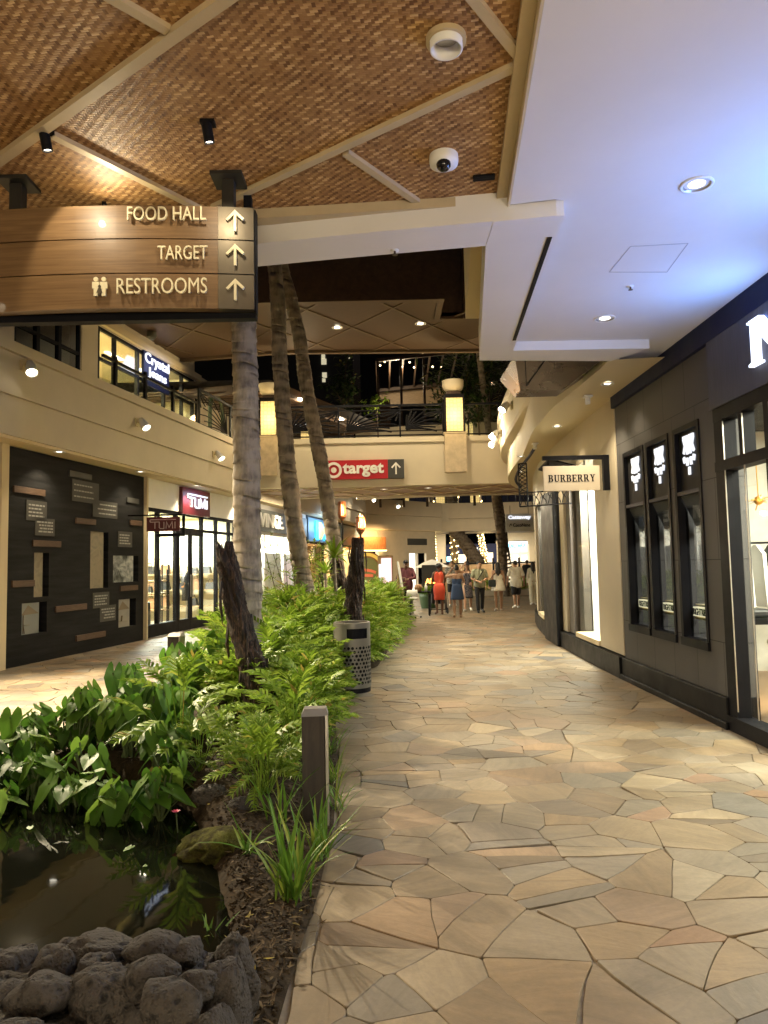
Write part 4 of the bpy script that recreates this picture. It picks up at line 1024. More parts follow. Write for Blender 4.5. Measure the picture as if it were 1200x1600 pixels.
mb.box(o0, o1, RW - .03, RW + .03, 6.52, 6.58); mb.box(o0, o1, RW - .02, RW + .02, 5.58, 5.62); mb.build('rail_frame', M['black'], orr)
mb = MB(LM)
for i in range(n): leaf_panel(mb, lambda a, z: (a, RW, z), o0 + (o1 - o0) * i / n, o0 + (o1 - o0) * (i + 1) / n, 5.64, 6.5, i)
mb.build('leaf_scrollwork', M['black'], orr)
ga = thing('garden_arch', 'dark green rounded arch frame behind the upstairs railing by the palm', 'arch', lp(12.5, -.9, 5.46))
mb = MB(LM); u_ = lu(345, 640, -.9)[0]; mb.tube([(u_ - .9, -.9, 5.46), (u_ - .9, -.9, 6.9), (u_ - .75, -.9, 7.25), (u_ - .4, -.9, 7.42), (u_, -.9, 7.25), (u_ + .15, -.9, 6.9), (u_ + .15, -.9, 5.46)], .07, 8); mb.build('arch_tube', mat('green_painted', (.03, .05, .02), .5), ga, smooth=True)

# wall spotlights on the fascias
def wall_spot(p, nrm, tgt, label, watts, lit=True, s=1.0, col=WARM, ang=95):
    p = Vector(p); nv = Vector(nrm).normalized(); t = thing('wall_spotlight', label, 'spotlight', p)
    hd = p + nv * .14 * s; d = (Vector(tgt) - hd).normalized()
    mb = MB(look_m(p, nv)); mb.box(-.06 * s, .06 * s, -.08 * s, .08 * s, 0, .03 * s); mb.tube([(0, 0, .03 * s), (0, 0, .14 * s)], .02 * s); mb.build('bracket', M['plaster_trim'], t)
    mb = MB(look_m(hd - d * .06 * s, d)); mb.lathe([(.045 * s, -.03 * s), (.055 * s, 0), (.085 * s, .16 * s), (.09 * s, .24 * s), (.082 * s, .24 * s), (.075 * s, .2 * s)], 20, caps=False); mb.lathe([(.045 * s, -.03 * s), (.001, -.032 * s)], 20, caps=False); mb.build('hood', M['white'], t, smooth=True)
    mb = MB(look_m(hd + d * .15 * s, d)); mb.lathe([(.078 * s, 0), (.001, .002)], 20, caps=False); mb.build('lamp_lens', M['lens'] if lit else M['steel'], t)
    if lit: spot(hd + d * .2 * s, tgt, watts, col, ang, .8, .05, t)
    return t
wl = [((35, 572), (-1.2, 7.0, .4), 'white wall spotlight on the fascia above the charcoal display wall', 2200), ((213, 660), (-1.2, 8.6, .3), 'white wall spotlight on the fascia above the luggage shop', 1900), ((333, 710), (-1.0, 12, .3), 'white wall spotlight on the fascia just beside the ringed palm trunk', 1700)]
for (px, py), tg, lb, wt in wl:
    u, z = lu(px, py, .54); q = lp(u, .54, z); wall_spot(q, (LN.x, LN.y, 0), ((q.x + 2.4, q.y - 3.0, .2) if px < 50 else (q.x + 3.5, q.y - 1.8, .3)), lb, wt, s=1.1, ang=62 if px > 50 else 82)
for (px, py), lb in (((553, 775), 'wall spotlight on the far fascia above the torches'), ((578, 779), 'wall spotlight on the far fascia above the timber sign'), ((616, 789), 'wall spotlight on the far fascia nearest the bright doorway')):
    u, z = (lu(px, py, .54) if px < 560 else bu(px, py, .56)); P_ = lp(u, .54, z) if px < 560 else bp(u, .56, z)
    wall_spot(P_, (LN.x, LN.y, 0), (P_.x + 2.5, P_.y - 7, 0), lb, 220, s=1.3)
# fill spotlights added out of view, further back along the same fascia
for k, u in enumerate((-3.6, -6.8, -10)): wall_spot(lp(u, .54, 5.1), (LN.x, LN.y, 0), (-3.4 + .3 * k, 7.6 - 1.6 * k, .2), 'added fill spotlight on the arcade fascia, out of view', [1300, 1000, 600][k], s=1.25, ang=75)['group'] = 'added fill spotlights on the fascia, out of view'
# fill downlights added under the left gallery to brighten the walk
for k, u in enumerate((-2.5, .8, 3.8, 6.8, 10.5, 14.5)):
    q = lp(u, .40, 3.88); downlight(q.x, q.y, 3.875, .09, 'added fill downlight in the arcade soffit over the far walk', 45 if k < 3 else 110, ang=115, group='added fill downlights under the arcade soffit')
# ================================================================== RIGHT SIDE: DARK FASHION SHOP
NX = 3.33
ns_ = thing('dark_fashion_shop', 'charcoal fashion shop front with three tall narrow windows and glowing emblems', 'shop front', (NX, 7, 0))
YE = 10.22
wins = [(9.17, 9.93), (8.36, 9.07), (7.53, 8.19)]
m, nt_, b = base_mat('charcoal_wall_panels'); v = coords(nt_, (1, 1, 1), rot=(0, R(90), R(90)))
br = _n(nt_, 'ShaderNodeTexBrick'); nt_.links.new(v, br.inputs[0]); br.inputs['Color1'].default_value = (.080, .077, .077, 1); br.inputs['Color2'].default_value = (.090, .087, .087, 1); br.inputs['Mortar'].default_value = (.01, .01, .01, 1)
br.inputs['Scale'].default_value = 1; br.inputs['Mortar Size'].default_value = .004; br.inputs['Brick Width'].default_value = .62; br.inputs['Row Height'].default_value = .82; br.offset = .37
nt_.links.new(br.outputs[0], b.inputs['Base Color']); b.inputs['Roughness'].default_value = .55; b.inputs['Specular IOR Level'].default_value = .15; add_bump(nt_, b, br.outputs['Fac'], .4, -.004); M['panels'] = m
mb = MB()
W0, W1 = NX, NX + .28
mb.box(W0, W1, 7.14, YE, 3.10, 3.82); mb.box(W0, W1, 7.14, YE, .30, .76)
ed = [7.14] + [e for w_ in reversed(wins) for e in w_] + [YE]
for a, b_ in zip(ed[::2], ed[1::2]): mb.box(W0, W1, a, b_, .76, 3.10)
mb.build('wall_panel', M['panels'], ns_)
mb = MB(); mb.box(NX - .05, W1, 7.13, YE + .02, 0, .30); mb.box(NX - .08, NX - .05, 7.10, YE + .03, 0, .07); mb.build('plinth', M['plinth'], ns_, bevel=.008)
mb = MB(); mb.box(NX - .05, W1, -4, YE + .02, 3.82, 4.05); mb.build('top_band', M['navy'], ns_)
mb = MB(); mb.box(NX - .045, W1, -4, 7.17, 3.13, 3.82); mb.build('sign_fascia', M['charcoal_light'], ns_)
# letter N (fat serif), lit
def serif_poly(mb, polys, fm, d):
    for k, p in enumerate(polys): mb.prism(p, 0, d * (1 + .01 * k), fm)
yn0 = 6.23
fm = frame_m((NX - .06, yn0, 3.31), (0, -1, 0), (-1, 0, 0))
Nw, Nh = .60, .40
P_ = lambda l: [(x * Nw, y * Nh) for x, y in l]
mb = MB(); serif_poly(mb, [P_([(0, 0), (.30, 0), (.30, .05), (.23, .08), (.23, .92), (0, 1), (0, .95), (.08, .92), (.08, .08), (0, .05)]), P_([(.05, 1), (.34, 1), (.86, .22), (.86, 0), (.74, 0)]), P_([(.66, 1), (1, 1), (1, .95), (.92, .92), (.92, 0), (.80, 0), (.78, .08), (.78, .92), (.66, .95)])], fm, .05); mb.build('letter', M['blue_led'], ns_)
area_lamp((NX - .12, 6.1, 3.5), (NX - 1.6, 6.2, 4.05), 14, COOL, .5, 1.2, ns_)
area_lamp((NX - .12, 4.2, 3.5), (NX - 1.6, 4.2, 4.05), 36, COOL, .35, 2.4, ns_)
# tall windows
def emblem(mb, yc, zc, k):
    """glowing mirrored letter pair with drops, tapering to a point"""
    fm = frame_m((NX + .030, yc, zc), (0, -1, 0), (-1, 0, 0)); w_, h = .30 * k, .44 * k
    q = lambda l: [(x * w_, y * h) for x, y in l]; P_ = []
    for s in (-1, 1):
        P_ += [(.036, q([(s * .13, .50), (s * .13, .02)])), (.030, q([(s * .17, .465), (s * .46, .465)])), (.034, q([(s * .42, .43), (s * .30, .25), (s * .44, .06)])), (.042, q([(s * .45, -.03), (s * .38, -.17)])), (.036, q([(s * .15, -.06), (s * .17, -.26)]))]
    P_.append((.034, q([(0, -.30), (0, -.50)])))
    mb.strokes(P_, fm, depth=.016)
for i, (y0, y1) in enumerate(wins):
    mb = MB(); t_ = .045
    mb.box(NX - .015, NX + .10, y0 - .01, y0 + t_, .74, 3.12); mb.box(NX - .015, NX + .10, y1 - t_, y1 + .01, .74, 3.12); mb.box(NX - .014, NX + .10, y0 + t_, y1 - t_, 3.06, 3.121); mb.box(NX - .03, NX + .10, y0 - .012, y1 + .012, .70, .79)
    wf = mb.build('window', M['black'], ns_)
    mb = MB(); mb.box(NX + .04, NX + .10, y0 + t_, y1 - t_, 2.40, 3.06); mb.build('emblem_panel', M['charcoal'], wf)
    mb = MB(); emblem(mb, (y0 + y1) / 2, 2.79, 1.0); mb.build('emblem', M['white_led'], wf)
    mb = MB(); mb.box(NX - .01, NX + .09, y0 + t_, y1 - t_, 2.36, 2.40); mb.build('crossbar', M['charcoal_light'], wf)
    mb = MB(); n = 16
    for k in range(n): ya = y0 + t_ + .02 + (y1 - y0 - 2 * t_ - .04) * (k + .5) / n; mb.bar((NX + .03, ya, 2.35), (NX + .20, ya, 1.98), .018, .02, (1, 0, 0))
    mb.box(NX + .18, NX + .21, y0 + t_, y1 - t_, 1.94, 1.98); mb.build('pleated_blind', M['grey_sign'], wf)
    mb = MB(); mb.box(NX + .07, NX + .08, y0 + t_, y1 - t_, .79, 2.36); mb.build('pane', M['glass_dark'], wf)
    mb = MB(); mb.box(NX + .10, NX + .16, y0 + .27, y1 - .05, 1.02, 1.12); lb_ = mb.build('light_box', emat('lit_word_box', (1, .86, .5), .8), wf)
    fm = frame_m((NX + .098, (y0 + y1) / 2 + .11, 1.07), (0, -1, 0), (-1, 0, 0))
    mb = MB(); mb.text('RIGHTRIB', fm, (y1 - y0) * .48, .075, .004, .02); mb.build('lettering', M['black'], lb_)
    mb = MB(); mb.box(NX + .11, NX + .18, y0 + .10, y1 - .05, .985, 1.01); mb.box(NX + .13, NX + .2, y0 + .12, y1 - .05, 1.135, 1.15); mb.build('shelf_edge', M['plaster_trim'], wf)
# big corner window and room
YA = 7.06
cw = [(YA, .10), (6.15, .05), (5.15, .05), (4.0, .05), (2.6, .08)]
mb = MB(); mb.box(NX - .03, NX + .12, 2.5, 7.14, 3.0, 3.13); mb.box(NX - .035, NX + .12, 2.5, 7.14, 2.50, 2.60); mb.box(NX - .05, NX + .14, 2.5, 7.14, 0, .14)
for y, t_ in cw: mb.box(NX - .025, NX + .11, y - t_, y + (t_ if y != YA else .08), .14, 3.0)
for y in (6.62, 5.65, 4.6): mb.box(NX - .02, NX + .10, y - .035, y + .035, 2.60, 3.0)
cwf = mb.build('corner_window', M['black'], ns_)
mb = MB()
for y in (7.0, 6.62, 6.15): 
    for dy in (-.055,): mb.box(NX - .03, NX - .02, y + dy, y + dy + .008, .2, 2.98)
mb.build('bead', M['steel'], cwf)
mb = MB(); mb.box(NX + .04, NX + .05, 2.6, YA, .14, 3.0); mb.build('pane', M['glass_clear'], cwf)
mb = MB(); mb.box(NX + .2, 10, 1.5, YE + .5, .005, .03); mb.build('shop_floor', wood_mat('shop_oak_floor', (.22, .12, .05), (.36, .21, .10), .35, (1, 8, 1)), ns_)
mb = MB(); mb.box(8.2, 8.35, 1.5, YE + .5, 0, 4); mb.box(NX + .3, 10, YE + .3, YE + .45, 0, 3.6); mb.box(NX + .3, 10, 1.4, 1.5, 0, 4); mb.build('shop_wall', mat('shop_pale_grey_wall', (.60, .59, .52), .6), ns_)
mb = MB(); mb.box(NX + .29, 10, 1.5, YE + .5, 3.5, 3.6); mb.build('shop_ceiling', M['charcoal'], ns_)
mb = MB(); mb.box(NX + .9, NX + 1.3, 9.3, 9.38, 0.03, 3.4); mb.build('partition', M['charcoal'], ns_)
area_lamp((5.2, 5.6, 3.4), (5.2, 5.6, 0), 330, (1, .93, .74), 2.2, 2.2, ns_)
area_lamp((5.4, 8.6, 3.4), (5.4, 8.6, 0), 50, (1, .93, .74), 1, 1, ns_)
mb = MB()
for x, y in ((4.4, 6.4), (5.6, 6.4), (5.0, 5.2)): mb.box(x - .5, x + .5, y - .05, y + .05, 3.42, 3.45)
mb.build('ceiling_lamp', M['lens_dim'], ns_)
fo = thing('gold_feather_pendant', 'golden feathered pendant hanging inside the corner shop window', 'pendant', (4.1, 7.9, 2.3)); mb = MB()
q = at_x(1185, 782, 4.05); mb.ball(q, .05, 8, 5)
for k in range(26): d = Vector((rnd.gauss(0, 1), rnd.gauss(0, 1), rnd.gauss(0, .5))).normalized(); mb.bar(q, q + d * rnd.uniform(.06, .13), .012, .004)
mb.tube([q, q + Vector((0, 0, .12)), q + Vector((0, .02, 1.0))], .006); mb.build('feathers', mat('gold_leaf', (.7, .38, .08), .35, .4), fo)
tb = thing('wooden_display_plinth', 'pale wooden plinth with a folded cap behind the corner shop glass', 'display plinth', (3.85, 7.0, .03)); mb = MB()
mb.box(3.85, 4.25, 6.95, 7.35, .03, .78); mb.box(3.83, 4.27, 6.93, 7.37, .78, .83); mb.build('block', M['wood_tan'], tb, bevel=.01)
cp = MB(); cp.ball((4.02, 7.15, .88), .10, 14, 8, (1, 1, .8)); tag(cp.build('knit_cap', M['grey_sign'], smooth=True), 'rounded grey cap resting on the pale wooden plinth', 'cap')
dt_ = thing('dark_display_table', 'dark display table with folded clothes inside the corner shop', 'table', (4.9, 8.9, .03)); mb = MB(); mb.box(4.2, 5.7, 8.6, 9.2, .86, .93); mb.build('tabletop', M['black'], dt_)
for x in (4.25, 5.65):
    for y in (8.65, 9.15): mb = MB(); mb.box(x - .03, x + .03, y - .03, y + .03, .03, .86); mb.build('leg', M['black'], dt_)
for k, (x, c) in enumerate(((4.5, 'leather'), (4.95, 'grey_sign'), (5.35, 'white'))): mb = MB(); mb.box(x - .15, x + .15, 8.72, 9.05, .931, 1.03 + .03 * k); tag(mb.build('folded_clothes', M[c], bevel=.03), ['black folded pile on the dark shop table', 'grey folded pile on the dark shop table', 'white folded pile on the dark shop table'][k], 'clothes')
rk = thing('clothes_rail', 'rail of white garments deep inside the corner shop', 'clothes rail', (6.2, 8.9, 0)); mb = MB()
mb.tube([(4.5, 9.8, .05), (4.5, 9.8, 1.85), (6.4, 9.8, 1.85), (6.4, 9.8, .05)], .02); mb.build('rail_frame', M['black'], rk)
for k in range(9):
    x = 4.62 + .2 * k; mb = MB(); mb.rings([[(x - .02, 9.8 - w_, z), (x + .03, 9.8 - w_, z), (x + .03, 9.8 + w_, z), (x - .02, 9.8 + w_, z)] for w_, z in ((.26, 1.0), (.22, 1.4), (.2, 1.7), (.04, 1.82))]); mb.build('garment', M['white'] if k % 3 else M['leather'], rk)

# ================================================================== CREAM STONE SHOP (curving wall)
WP = [(10.0, 3.345), (11.5, 3.38), (13, 3.43), (14.5, 3.50), (15.8, 3.58), (17, 3.72), (18.5, 3.93), (20.3, 4.24), (22, 4.65), (24, 5.25), (26, 6.0), (29, 7.6)]
wx = lambda y: interp(WP, y)
def wstrip(mb, y0, y1, z0, z1, d0, d1, step=.35):
    """slab following the curved wall: from d0 to d1 metres out of the wall face (towards the walk)"""
    n = max(1, int(round((y1 - y0) / step))); rg = []
    for i in range(n + 1):
        y = y0 + (y1 - y0) * i / n; x = wx(y); rg.append([(x - d1, y, z0), (x - d0, y, z0), (x - d0, y, z1), (x - d1, y, z1)])
    mb.rings(rg)
cs = thing('limestone_shop', 'cream limestone shop with tall lit window and black pillar along curving wall', 'shop front', (3.5, 13, 0))
mb = MB()
wstrip(mb, YE + .02, 11.45, .32, 4.02, -.3, .03); wstrip(mb, 11.45, 13.85, 3.32, 4.02, -.3, .03); wstrip(mb, 13.85, 14.25, .32, 4.02, -.3, .03)
wstrip(mb, 14.25, 15.75, 3.1, 4.02, -.3, .03); wstrip(mb, 15.75, 16.9, .32, 4.02, -.3, .03); wstrip(mb, 16.9, 19.3, 3.1, 4.02, -.3, .03); wstrip(mb, 19.3, 29, .32, 4.02, -.3, .03)
mb.build('wall', M['stonewall'], cs)
mb = MB(); wstrip(mb, YE + .04, 29, 0, .30, -.2, .10); mb.build('plinth', M['plinth'], cs)
mb = MB(); wstrip(mb, 14.25, 15.75, .0, 3.08, -.1, .16); mb.build('black_pillar', M['plinth'], cs, bevel=.02)
mb = MB(); wstrip(mb, 11.45, 13.0, .32, .40, -.3, .06); wstrip(mb, 16.9, 18.6, .32, .40, -.3, .06); mb.build('sill', M['plaster_trim'], cs)
mb = MB(); pass
for a in ((13.05, 13.45, .32, 3.3, -.25, -.12), (13.5, 13.85, .32, 3.3, -.25, -.02), (18.65, 19.3, .32, 3.08, -.25, -.02), (16.9, 17.1, .32, 3.08, -.25, -.02)): mb = MB(); wstrip(mb, *a); mb.build('metal_jamb', M['jamb'], cs)
for a in ((11.46, 13.04, .4, 3.3, -.075, -.065), (17.1, 18.65, .4, 3.08, -.075, -.065)): mb = MB(); wstrip(mb, *a); mb.build('pane', M['glass_clear'], cs)
mb = MB(); wstrip(mb, 11.3, 13.2, .3, 3.4, -.62, -.55); wstrip(mb, 16.9, 19, .3, 3.2, -.62, -.55); mb.build('display_back', M['white'], cs)
mb = MB(); wstrip(mb, 11.3, 13.2, 3.3, 3.4, -.6, -.31); wstrip(mb, 11.3, 13.2, .30, .33, -.6, -.31); wstrip(mb, 16.9, 19, .3, .33, -.6, -.31); wstrip(mb, 11.28, 11.30, .3, 3.4, -.6, -.31); wstrip(mb, 13.2, 13.22, .3, 3.4, -.6, -.31); mb.build('display_box', M['white'], cs)
mb = MB(); mb.box(3.70, 3.74, 12.15, 12.24, .45, 3.1); ds_ = mb.build('display_post', M['bronze'], cs)
for z in (1.55, 1.85, 2.2, 2.55):
    mb = MB(); mb.ball((3.68, 12.2, z), .035, 10, 6); mb.build('bulb', emat('display_bulb', (1, .92, .75), 9), ds_, smooth=True)
area_lamp((3.69, 12.0, 3.25), (3.69, 12.0, 0), 190, (1, .95, .8), .18, 1.2, cs)
area_lamp((4.3, 18, 3.0), (4.3, 18, 0), 30, (1, .95, .8), .18, 1.2, cs)
gl = thing('iron_door_grille', 'black wrought iron scroll grille over the limestone shop door', 'grille', (3.2, 14.6, 2.75)); mb = MB()
g0, g1 = (3.46, 13.3), (2.62, 13.9)
def gpt(t, z): return (g0[0] + (g1[0] - g0[0]) * t, g0[1] + (g1[1] - g0[1]) * t, z)
for z in (2.72, 2.98): mb.tube([gpt(0, z), gpt(1, z)], .014, 6)
mb.tube([gpt(1, 2.72), gpt(1, 3.55)], .014, 6); mb.tube([gpt(.84, 2.72), gpt(.84, 3.55)], .014, 6); mb.tube([gpt(.84, 3.55), gpt(1, 3.55)], .014, 6)
for k in range(7):
    t0 = .06 + k * .135; mb.tube([gpt(t0, 2.74), gpt(t0 + .03, 2.83), gpt(t0 + .09, 2.90), gpt(t0 + .11, 2.96)], .009, 5); mb.tube([gpt(t0 + .11, 2.74), gpt(t0 + .08, 2.86), gpt(t0 + .02, 2.96)], .009, 5)
    z0 = 3.0 + .075 * k; mb.tube([gpt(.85, z0), gpt(.92, z0 + .03), gpt(.99, z0 + .09)], .009, 5); mb.tube([gpt(.99, z0), gpt(.93, z0 + .05), gpt(.85, z0 + .08)], .009, 5)
mb.build('scrolls', M['black'], gl)
aw = MB(); aw.add([(3.41, 12.6, 3.30), (3.44, 13.6, 3.22), (3.0, 13.9, 3.42), (2.98, 12.9, 3.48), (3.41, 12.6, 3.33), (3.44, 13.6, 3.25), (3.0, 13.9, 3.45), (2.98, 12.9, 3.51)], [(0, 1, 2, 3), (4, 5, 6, 7), (0, 1, 5, 4), (1, 2, 6, 5), (2, 3, 7, 6), (3, 0, 4, 7)])
aw.build('door_canopy_blade', M['black'], cs)
# hanging board sign
hb = thing('hanging_shop_sign', 'cream hanging shop sign with black serif capitals on a black bracket', 'sign', (3.0, 10.6, 2.75))
SY = 10.6
c_ = [at_y(px, py, SY) for px, py in ((848, 730), (936, 726), (936, 765), (848, 769))]
xb0, xb1 = c_[0].x, c_[1].x; zt_, zb_ = (c_[0].z + c_[1].z) / 2, (c_[2].z + c_[3].z) / 2
mb = MB(); mb.box(xb0, xb1, SY - .02, SY + .02, zb_, zt_); mb.build('board', mat('cream_board', (.62, .54, .42), .5, var=.04), hb, bevel=.005)
mb = MB(); mb.box(xb0, 3.33, SY - .03, SY + .03, zt_ + .09, zt_ + .15); mb.box(3.24, 3.335, SY - .04, SY + .04, zb_ - .0, zt_ + .151); mb.build('bracket', M['black'], hb)
for x in (xb0 + .08, xb1 - .22):
    mb = MB()
    for k in range(4): mb.tube([(x - .012, SY, zt_ + .022 * k), (x, SY, zt_ + .03 + .022 * k), (x + .012, SY, zt_ + .022 * k), (x, SY, zt_ - .008 + .022 * k), (x - .012, SY, zt_ + .022 * k)], .004, 5)
    mb.build('chain', M['black'], hb)
# slab serif letters drawn stroke by stroke: thick stems, thin arms, flat serifs
def serif_letters(word, fm, width, h, d):
    T, t, s = .24, .075, .07
    G = {'B': (.92, [(T, [(.20, 0), (.20, 1)]), (t, [(.0, t / 2), (.55, t / 2), (.72, .12)]), (t, [(.0, 1 - t / 2), (.52, 1 - t / 2), (.66, .90)]), (t, [(.25, .52), (.60, .52)]), (T * .95, [(.62, .95), (.70, .76), (.60, .55)]), (T, [(.64, .50), (.76, .27), (.62, .04)])]),
         'U': (1.0, [(T, [(.22, 1), (.22, .28), (.32, .08)]), (t, [(.26, .08), (.45, .035), (.62, .06), (.76, .2)]), (t * 1.3, [(.78, 1), (.78, .16)]), (s, [(.0, .965), (.44, .965)]), (s, [(.62, .965), (.96, .965)])]),
         'R': (1.0, [(T, [(.20, 0), (.20, 1)]), (s, [(.0, .035), (.42, .035)]), (t, [(.0, 1 - t / 2), (.55, 1 - t / 2)]), (t, [(.25, .50), (.58, .50)]), (T * .95, [(.60, .97), (.70, .75), (.58, .52)]), (T * .9, [(.52, .50), (.80, .06)]), (s, [(.70, .035), (1.0, .035)])]),
         'E': (.86, [(T, [(.20, 0), (.20, 1)]), (t, [(.0, t / 2), (.76, t / 2)]), (t, [(.0, 1 - t / 2), (.74, 1 - t / 2)]), (t, [(.25, .5), (.55, .5)]), (t, [(.75, 0), (.79, .27)]), (t, [(.73, 1), (.75, .75)]), (t, [(.55, .38), (.55, .62)])]),
         'Y': (.96, [(T, [(.50, 0), (.50, .45)]), (T, [(.20, .98), (.50, .44)]), (t * 1.2, [(.78, .98), (.54, .46)]), (s, [(.28, .035), (.72, .035)]), (s, [(.0, .965), (.42, .965)]), (s, [(.62, .965), (.96, .965)])])}
    tot = sum(G[c][0] * 1.10 + .12 for c in word) - .12; k = width / tot; x = -tot / 2; mb = MB()
    for c in word:
        wd, paths = G[c]
        mb.strokes([(ww * (h if ww < .1 else k), [((x + px_ * 1.1) * k, (py_ - .5) * h) for px_, py_ in pts]) for ww, pts in paths], fm, depth=d); x += wd * 1.10 + .12
    return mb
serif_letters('BURBERRY', frame_m(((xb0 + xb1) / 2 - .0, SY - .022, (zt_ + zb_) / 2), (1, 0, 0), (0, -1, 0)), .69, .105, .006).build('lettering', M['black'], hb)

# curved upper fascia and soffit of the right side
UPC = [(8.2, 2.42), (10, 2.50), (12.3, 2.62), (15, 2.80), (17, 2.92), (19, 3.10), (20.5, 3.32), (22, 3.75), (23.5, 4.4), (25, 5.3)]
LOC = [(8.1, 2.66), (10, 2.60), (11.65, 2.52), (14.2, 2.86), (16, 3.08), (18, 3.38), (19.8, 3.75), (21.5, 4.25), (23, 4.85), (25, 5.9)]
rb = thing('curved_gallery', 'cream curved upper gallery fascia and soffit over the limestone shop', 'balcony', (3, 14, 3.95))
yy = [8.2 + .4 * i for i in range(43)]
def ribbon(name, f0, z0, f1, z1, mt):
    mb = MB(); n = len(yy)
    mb.v = [Vector((f0(y), y, z0)) for y in yy] + [Vector((f1(y), y, z1)) for y in yy]
    mb.f = [(i, i + 1, n + i + 1, n + i) for i in range(n - 1)]; mb.mi = [0] * (n - 1)
    return mb.build(name, mt, rb, smooth=True)
def sm(tab): 
    def f(y): return sum(interp(tab, y + d) for d in (-1.0, -.5, 0, .5, 1.0)) / 5
    return f
fu, fl = sm(UPC), sm(LOC)
fl2 = lambda y: min(max(fl(y), fu(y) + .02), fu(y) + .2)
mb = MB(); n = len(yy)
prof = [(fl2, 0, 3.96), (fl2, .0, 4.58), (fu, .03, 4.62), (fu, .0, 4.68), (fu, 0, 5.36), (fu, -.05, 5.38), (fu, -.05, 5.50), (fu, .4, 5.50)]
rgs = [[(f(y) + o, y, z) for f, o, z in prof] for y in yy]; mb.rings(rgs, caps=False, closed=False); mb.build('fascia', M['plaster'], rb)
ribbon('soffit', fl2, 3.96, lambda y: wx(y) + .1, 3.99, M['plaster_trim'])
ribbon('gallery_floor', lambda y: fu(y) + .1, 5.42, lambda y: wx(y) + 3, 5.42, M['plaster'])
mb = MB(); pts = [(fl2(y) + (wx(y) - fl2(y)) * .30, y, 3.955) for y in [14.5 + .4 * i for i in range(20)]]
mb.tube(pts, .035, 6); mb.build('cove_slot', M['navy'], rb)
mb = MB(); mb.box(3.3, 5.8, 7.0, 8.3, 4.2, 5.6); mb.prism([(1.3, 8.0), (2.45, 8.25), (3.5, 8.2), (3.5, 7.8), (1.35, 7.8)], 4.2, 5.6); mb.build('return_wall', M['plaster'], rb)
# upper gallery wall behind the parapet, right
mb = MB(); mb.prism([(4.6, 9), (5.0, 14), (5.6, 18), (6.6, 22), (9, 27), (9.3, 27), (7, 21), (5.4, 9)], 5.46, 9.0); mb.build('upper_wall', M['plaster'], rb)
for (px, py), Y_, lb in (((783, 634), 15.5, 'white wall spotlight high on the curved gallery, uppermost of three'), ((775, 677), 18.2, 'round white wall lamp in the middle of the curved gallery edge'), ((776, 690), 19.2, 'lowest white wall spotlight on the curved gallery edge')):
    q = at_y(px, py, Y_); x = fu(Y_) ; wall_spot((x, Y_, q.z), (-1, -.1, 0), (-1.2, Y_ - 3.5, .4), lb, 230, s=1.05, ang=60)
    if 'round' in lb: point_lamp((x - .45, Y_ - .1, q.z - .1), 50, WARM, .12, rb)
for (px, py), lb in (((918, 618), 'small white spotlight under the soffit by the limestone wall'), ((836, 692), 'small white spotlight under the far curved soffit')):
    q = at_z(px, py, 3.96); t = thing('soffit_spotlight', lb, 'spotlight', q); mb = MB(); mb.box(q.x - .06, q.x + .06, q.y - .06, q.y + .06, 3.93, 3.96); mb.bar((q.x, q.y, 3.93), (q.x - .02, q.y - .06, 3.84), .07); mb.build('lamp_body', M['white'], t, bevel=.01)
    spot((q.x - .05, q.y - .1, 3.80), (q.x + .3, q.y + .7, 0), 50, WARM, 110, .8, .05, t)
for k, (x, y) in enumerate(((2.95, 9.3), (3.0, 15.6), (3.5, 18.3), (2.98, 12.2))):
    downlight(x, y, 3.955, .07, ['recessed downlight in the soffit by the charcoal shop corner', 'recessed downlight over the black pillar', 'recessed downlight past the black pillar', 'recessed downlight over the hanging shop sign'][k], [20, 44, 26, 20][k], ang=100)

# ================================================================== BRIDGE
brg = thing('footbridge', 'cream footbridge crossing the walk at gallery level with timber soffit', 'bridge', (-.5, 24, 4.05))
mb = MB(); mb.box(-5.2, 5.2, 22.0, 22.3, 4.07, 5.40); mb.box(-5.2, 5.2, 21.95, 22.35, 5.40, 5.56); mb.box(-5.2, 5.2, 21.96, 22.0, 4.07, 4.22); mb.box(-5.2, 5.2, 25.5, 25.8, 4.07, 5.5); mb.build('fascia', M['plaster'], brg)
mb = MB(); mb.box(-6, 6.5, 22.3, 25.5, 5.30, 5.42); mb.build('deck', M['plaster'], brg)
mb = MB(); mb.box(-5.2, 6.5, 22.3, 25.5, 4.10, 4.14); mb.build('soffit', wood_mat('bridge_soffit_wood', (.16, .085, .04), (.28, .16, .08), .5, (1, 8, 1)), brg)
mb = MB()
for k in range(-4, 5): mb.bar((k * 1.4 - 1.2, 22.3, 4.085), (k * 1.4 + 1.2, 25.5, 4.085), .07, .03)
for k in range(-4, 5): mb.bar((k * 1.4 + 1.2, 22.3, 4.088), (k * 1.4 - 1.2, 25.5, 4.088), .05, .024)
mb.build('batten', M['batten'], brg)
for px in (707, 669, 600):
    q = at_z(px, 762 + (px == 600) * 2, 4.1); downlight(q.x, q.y, 4.095, .10, {707: 'glowing downlight in the timber bridge soffit, the brightest one', 669: 'downlight in the middle of the timber bridge soffit', 600: 'downlight in the timber bridge soffit above the doorway'}[px], 90, lit=(px == 707), ang=120)
pilx = [(-3.48, .27), (2.22, .33)]
for x, hw_ in pilx:
    mb = MB(); mb.box(x - hw_, x + hw_, 21.80, 21.955, 4.43, 5.62); mb.box(x - hw_ - .03, x + hw_ + .03, 21.80, 22.35, 5.60, 5.66); mb.build('pilaster', mat('travertine', (.48, .38, .25), .5, var=.25, vs=5), brg)
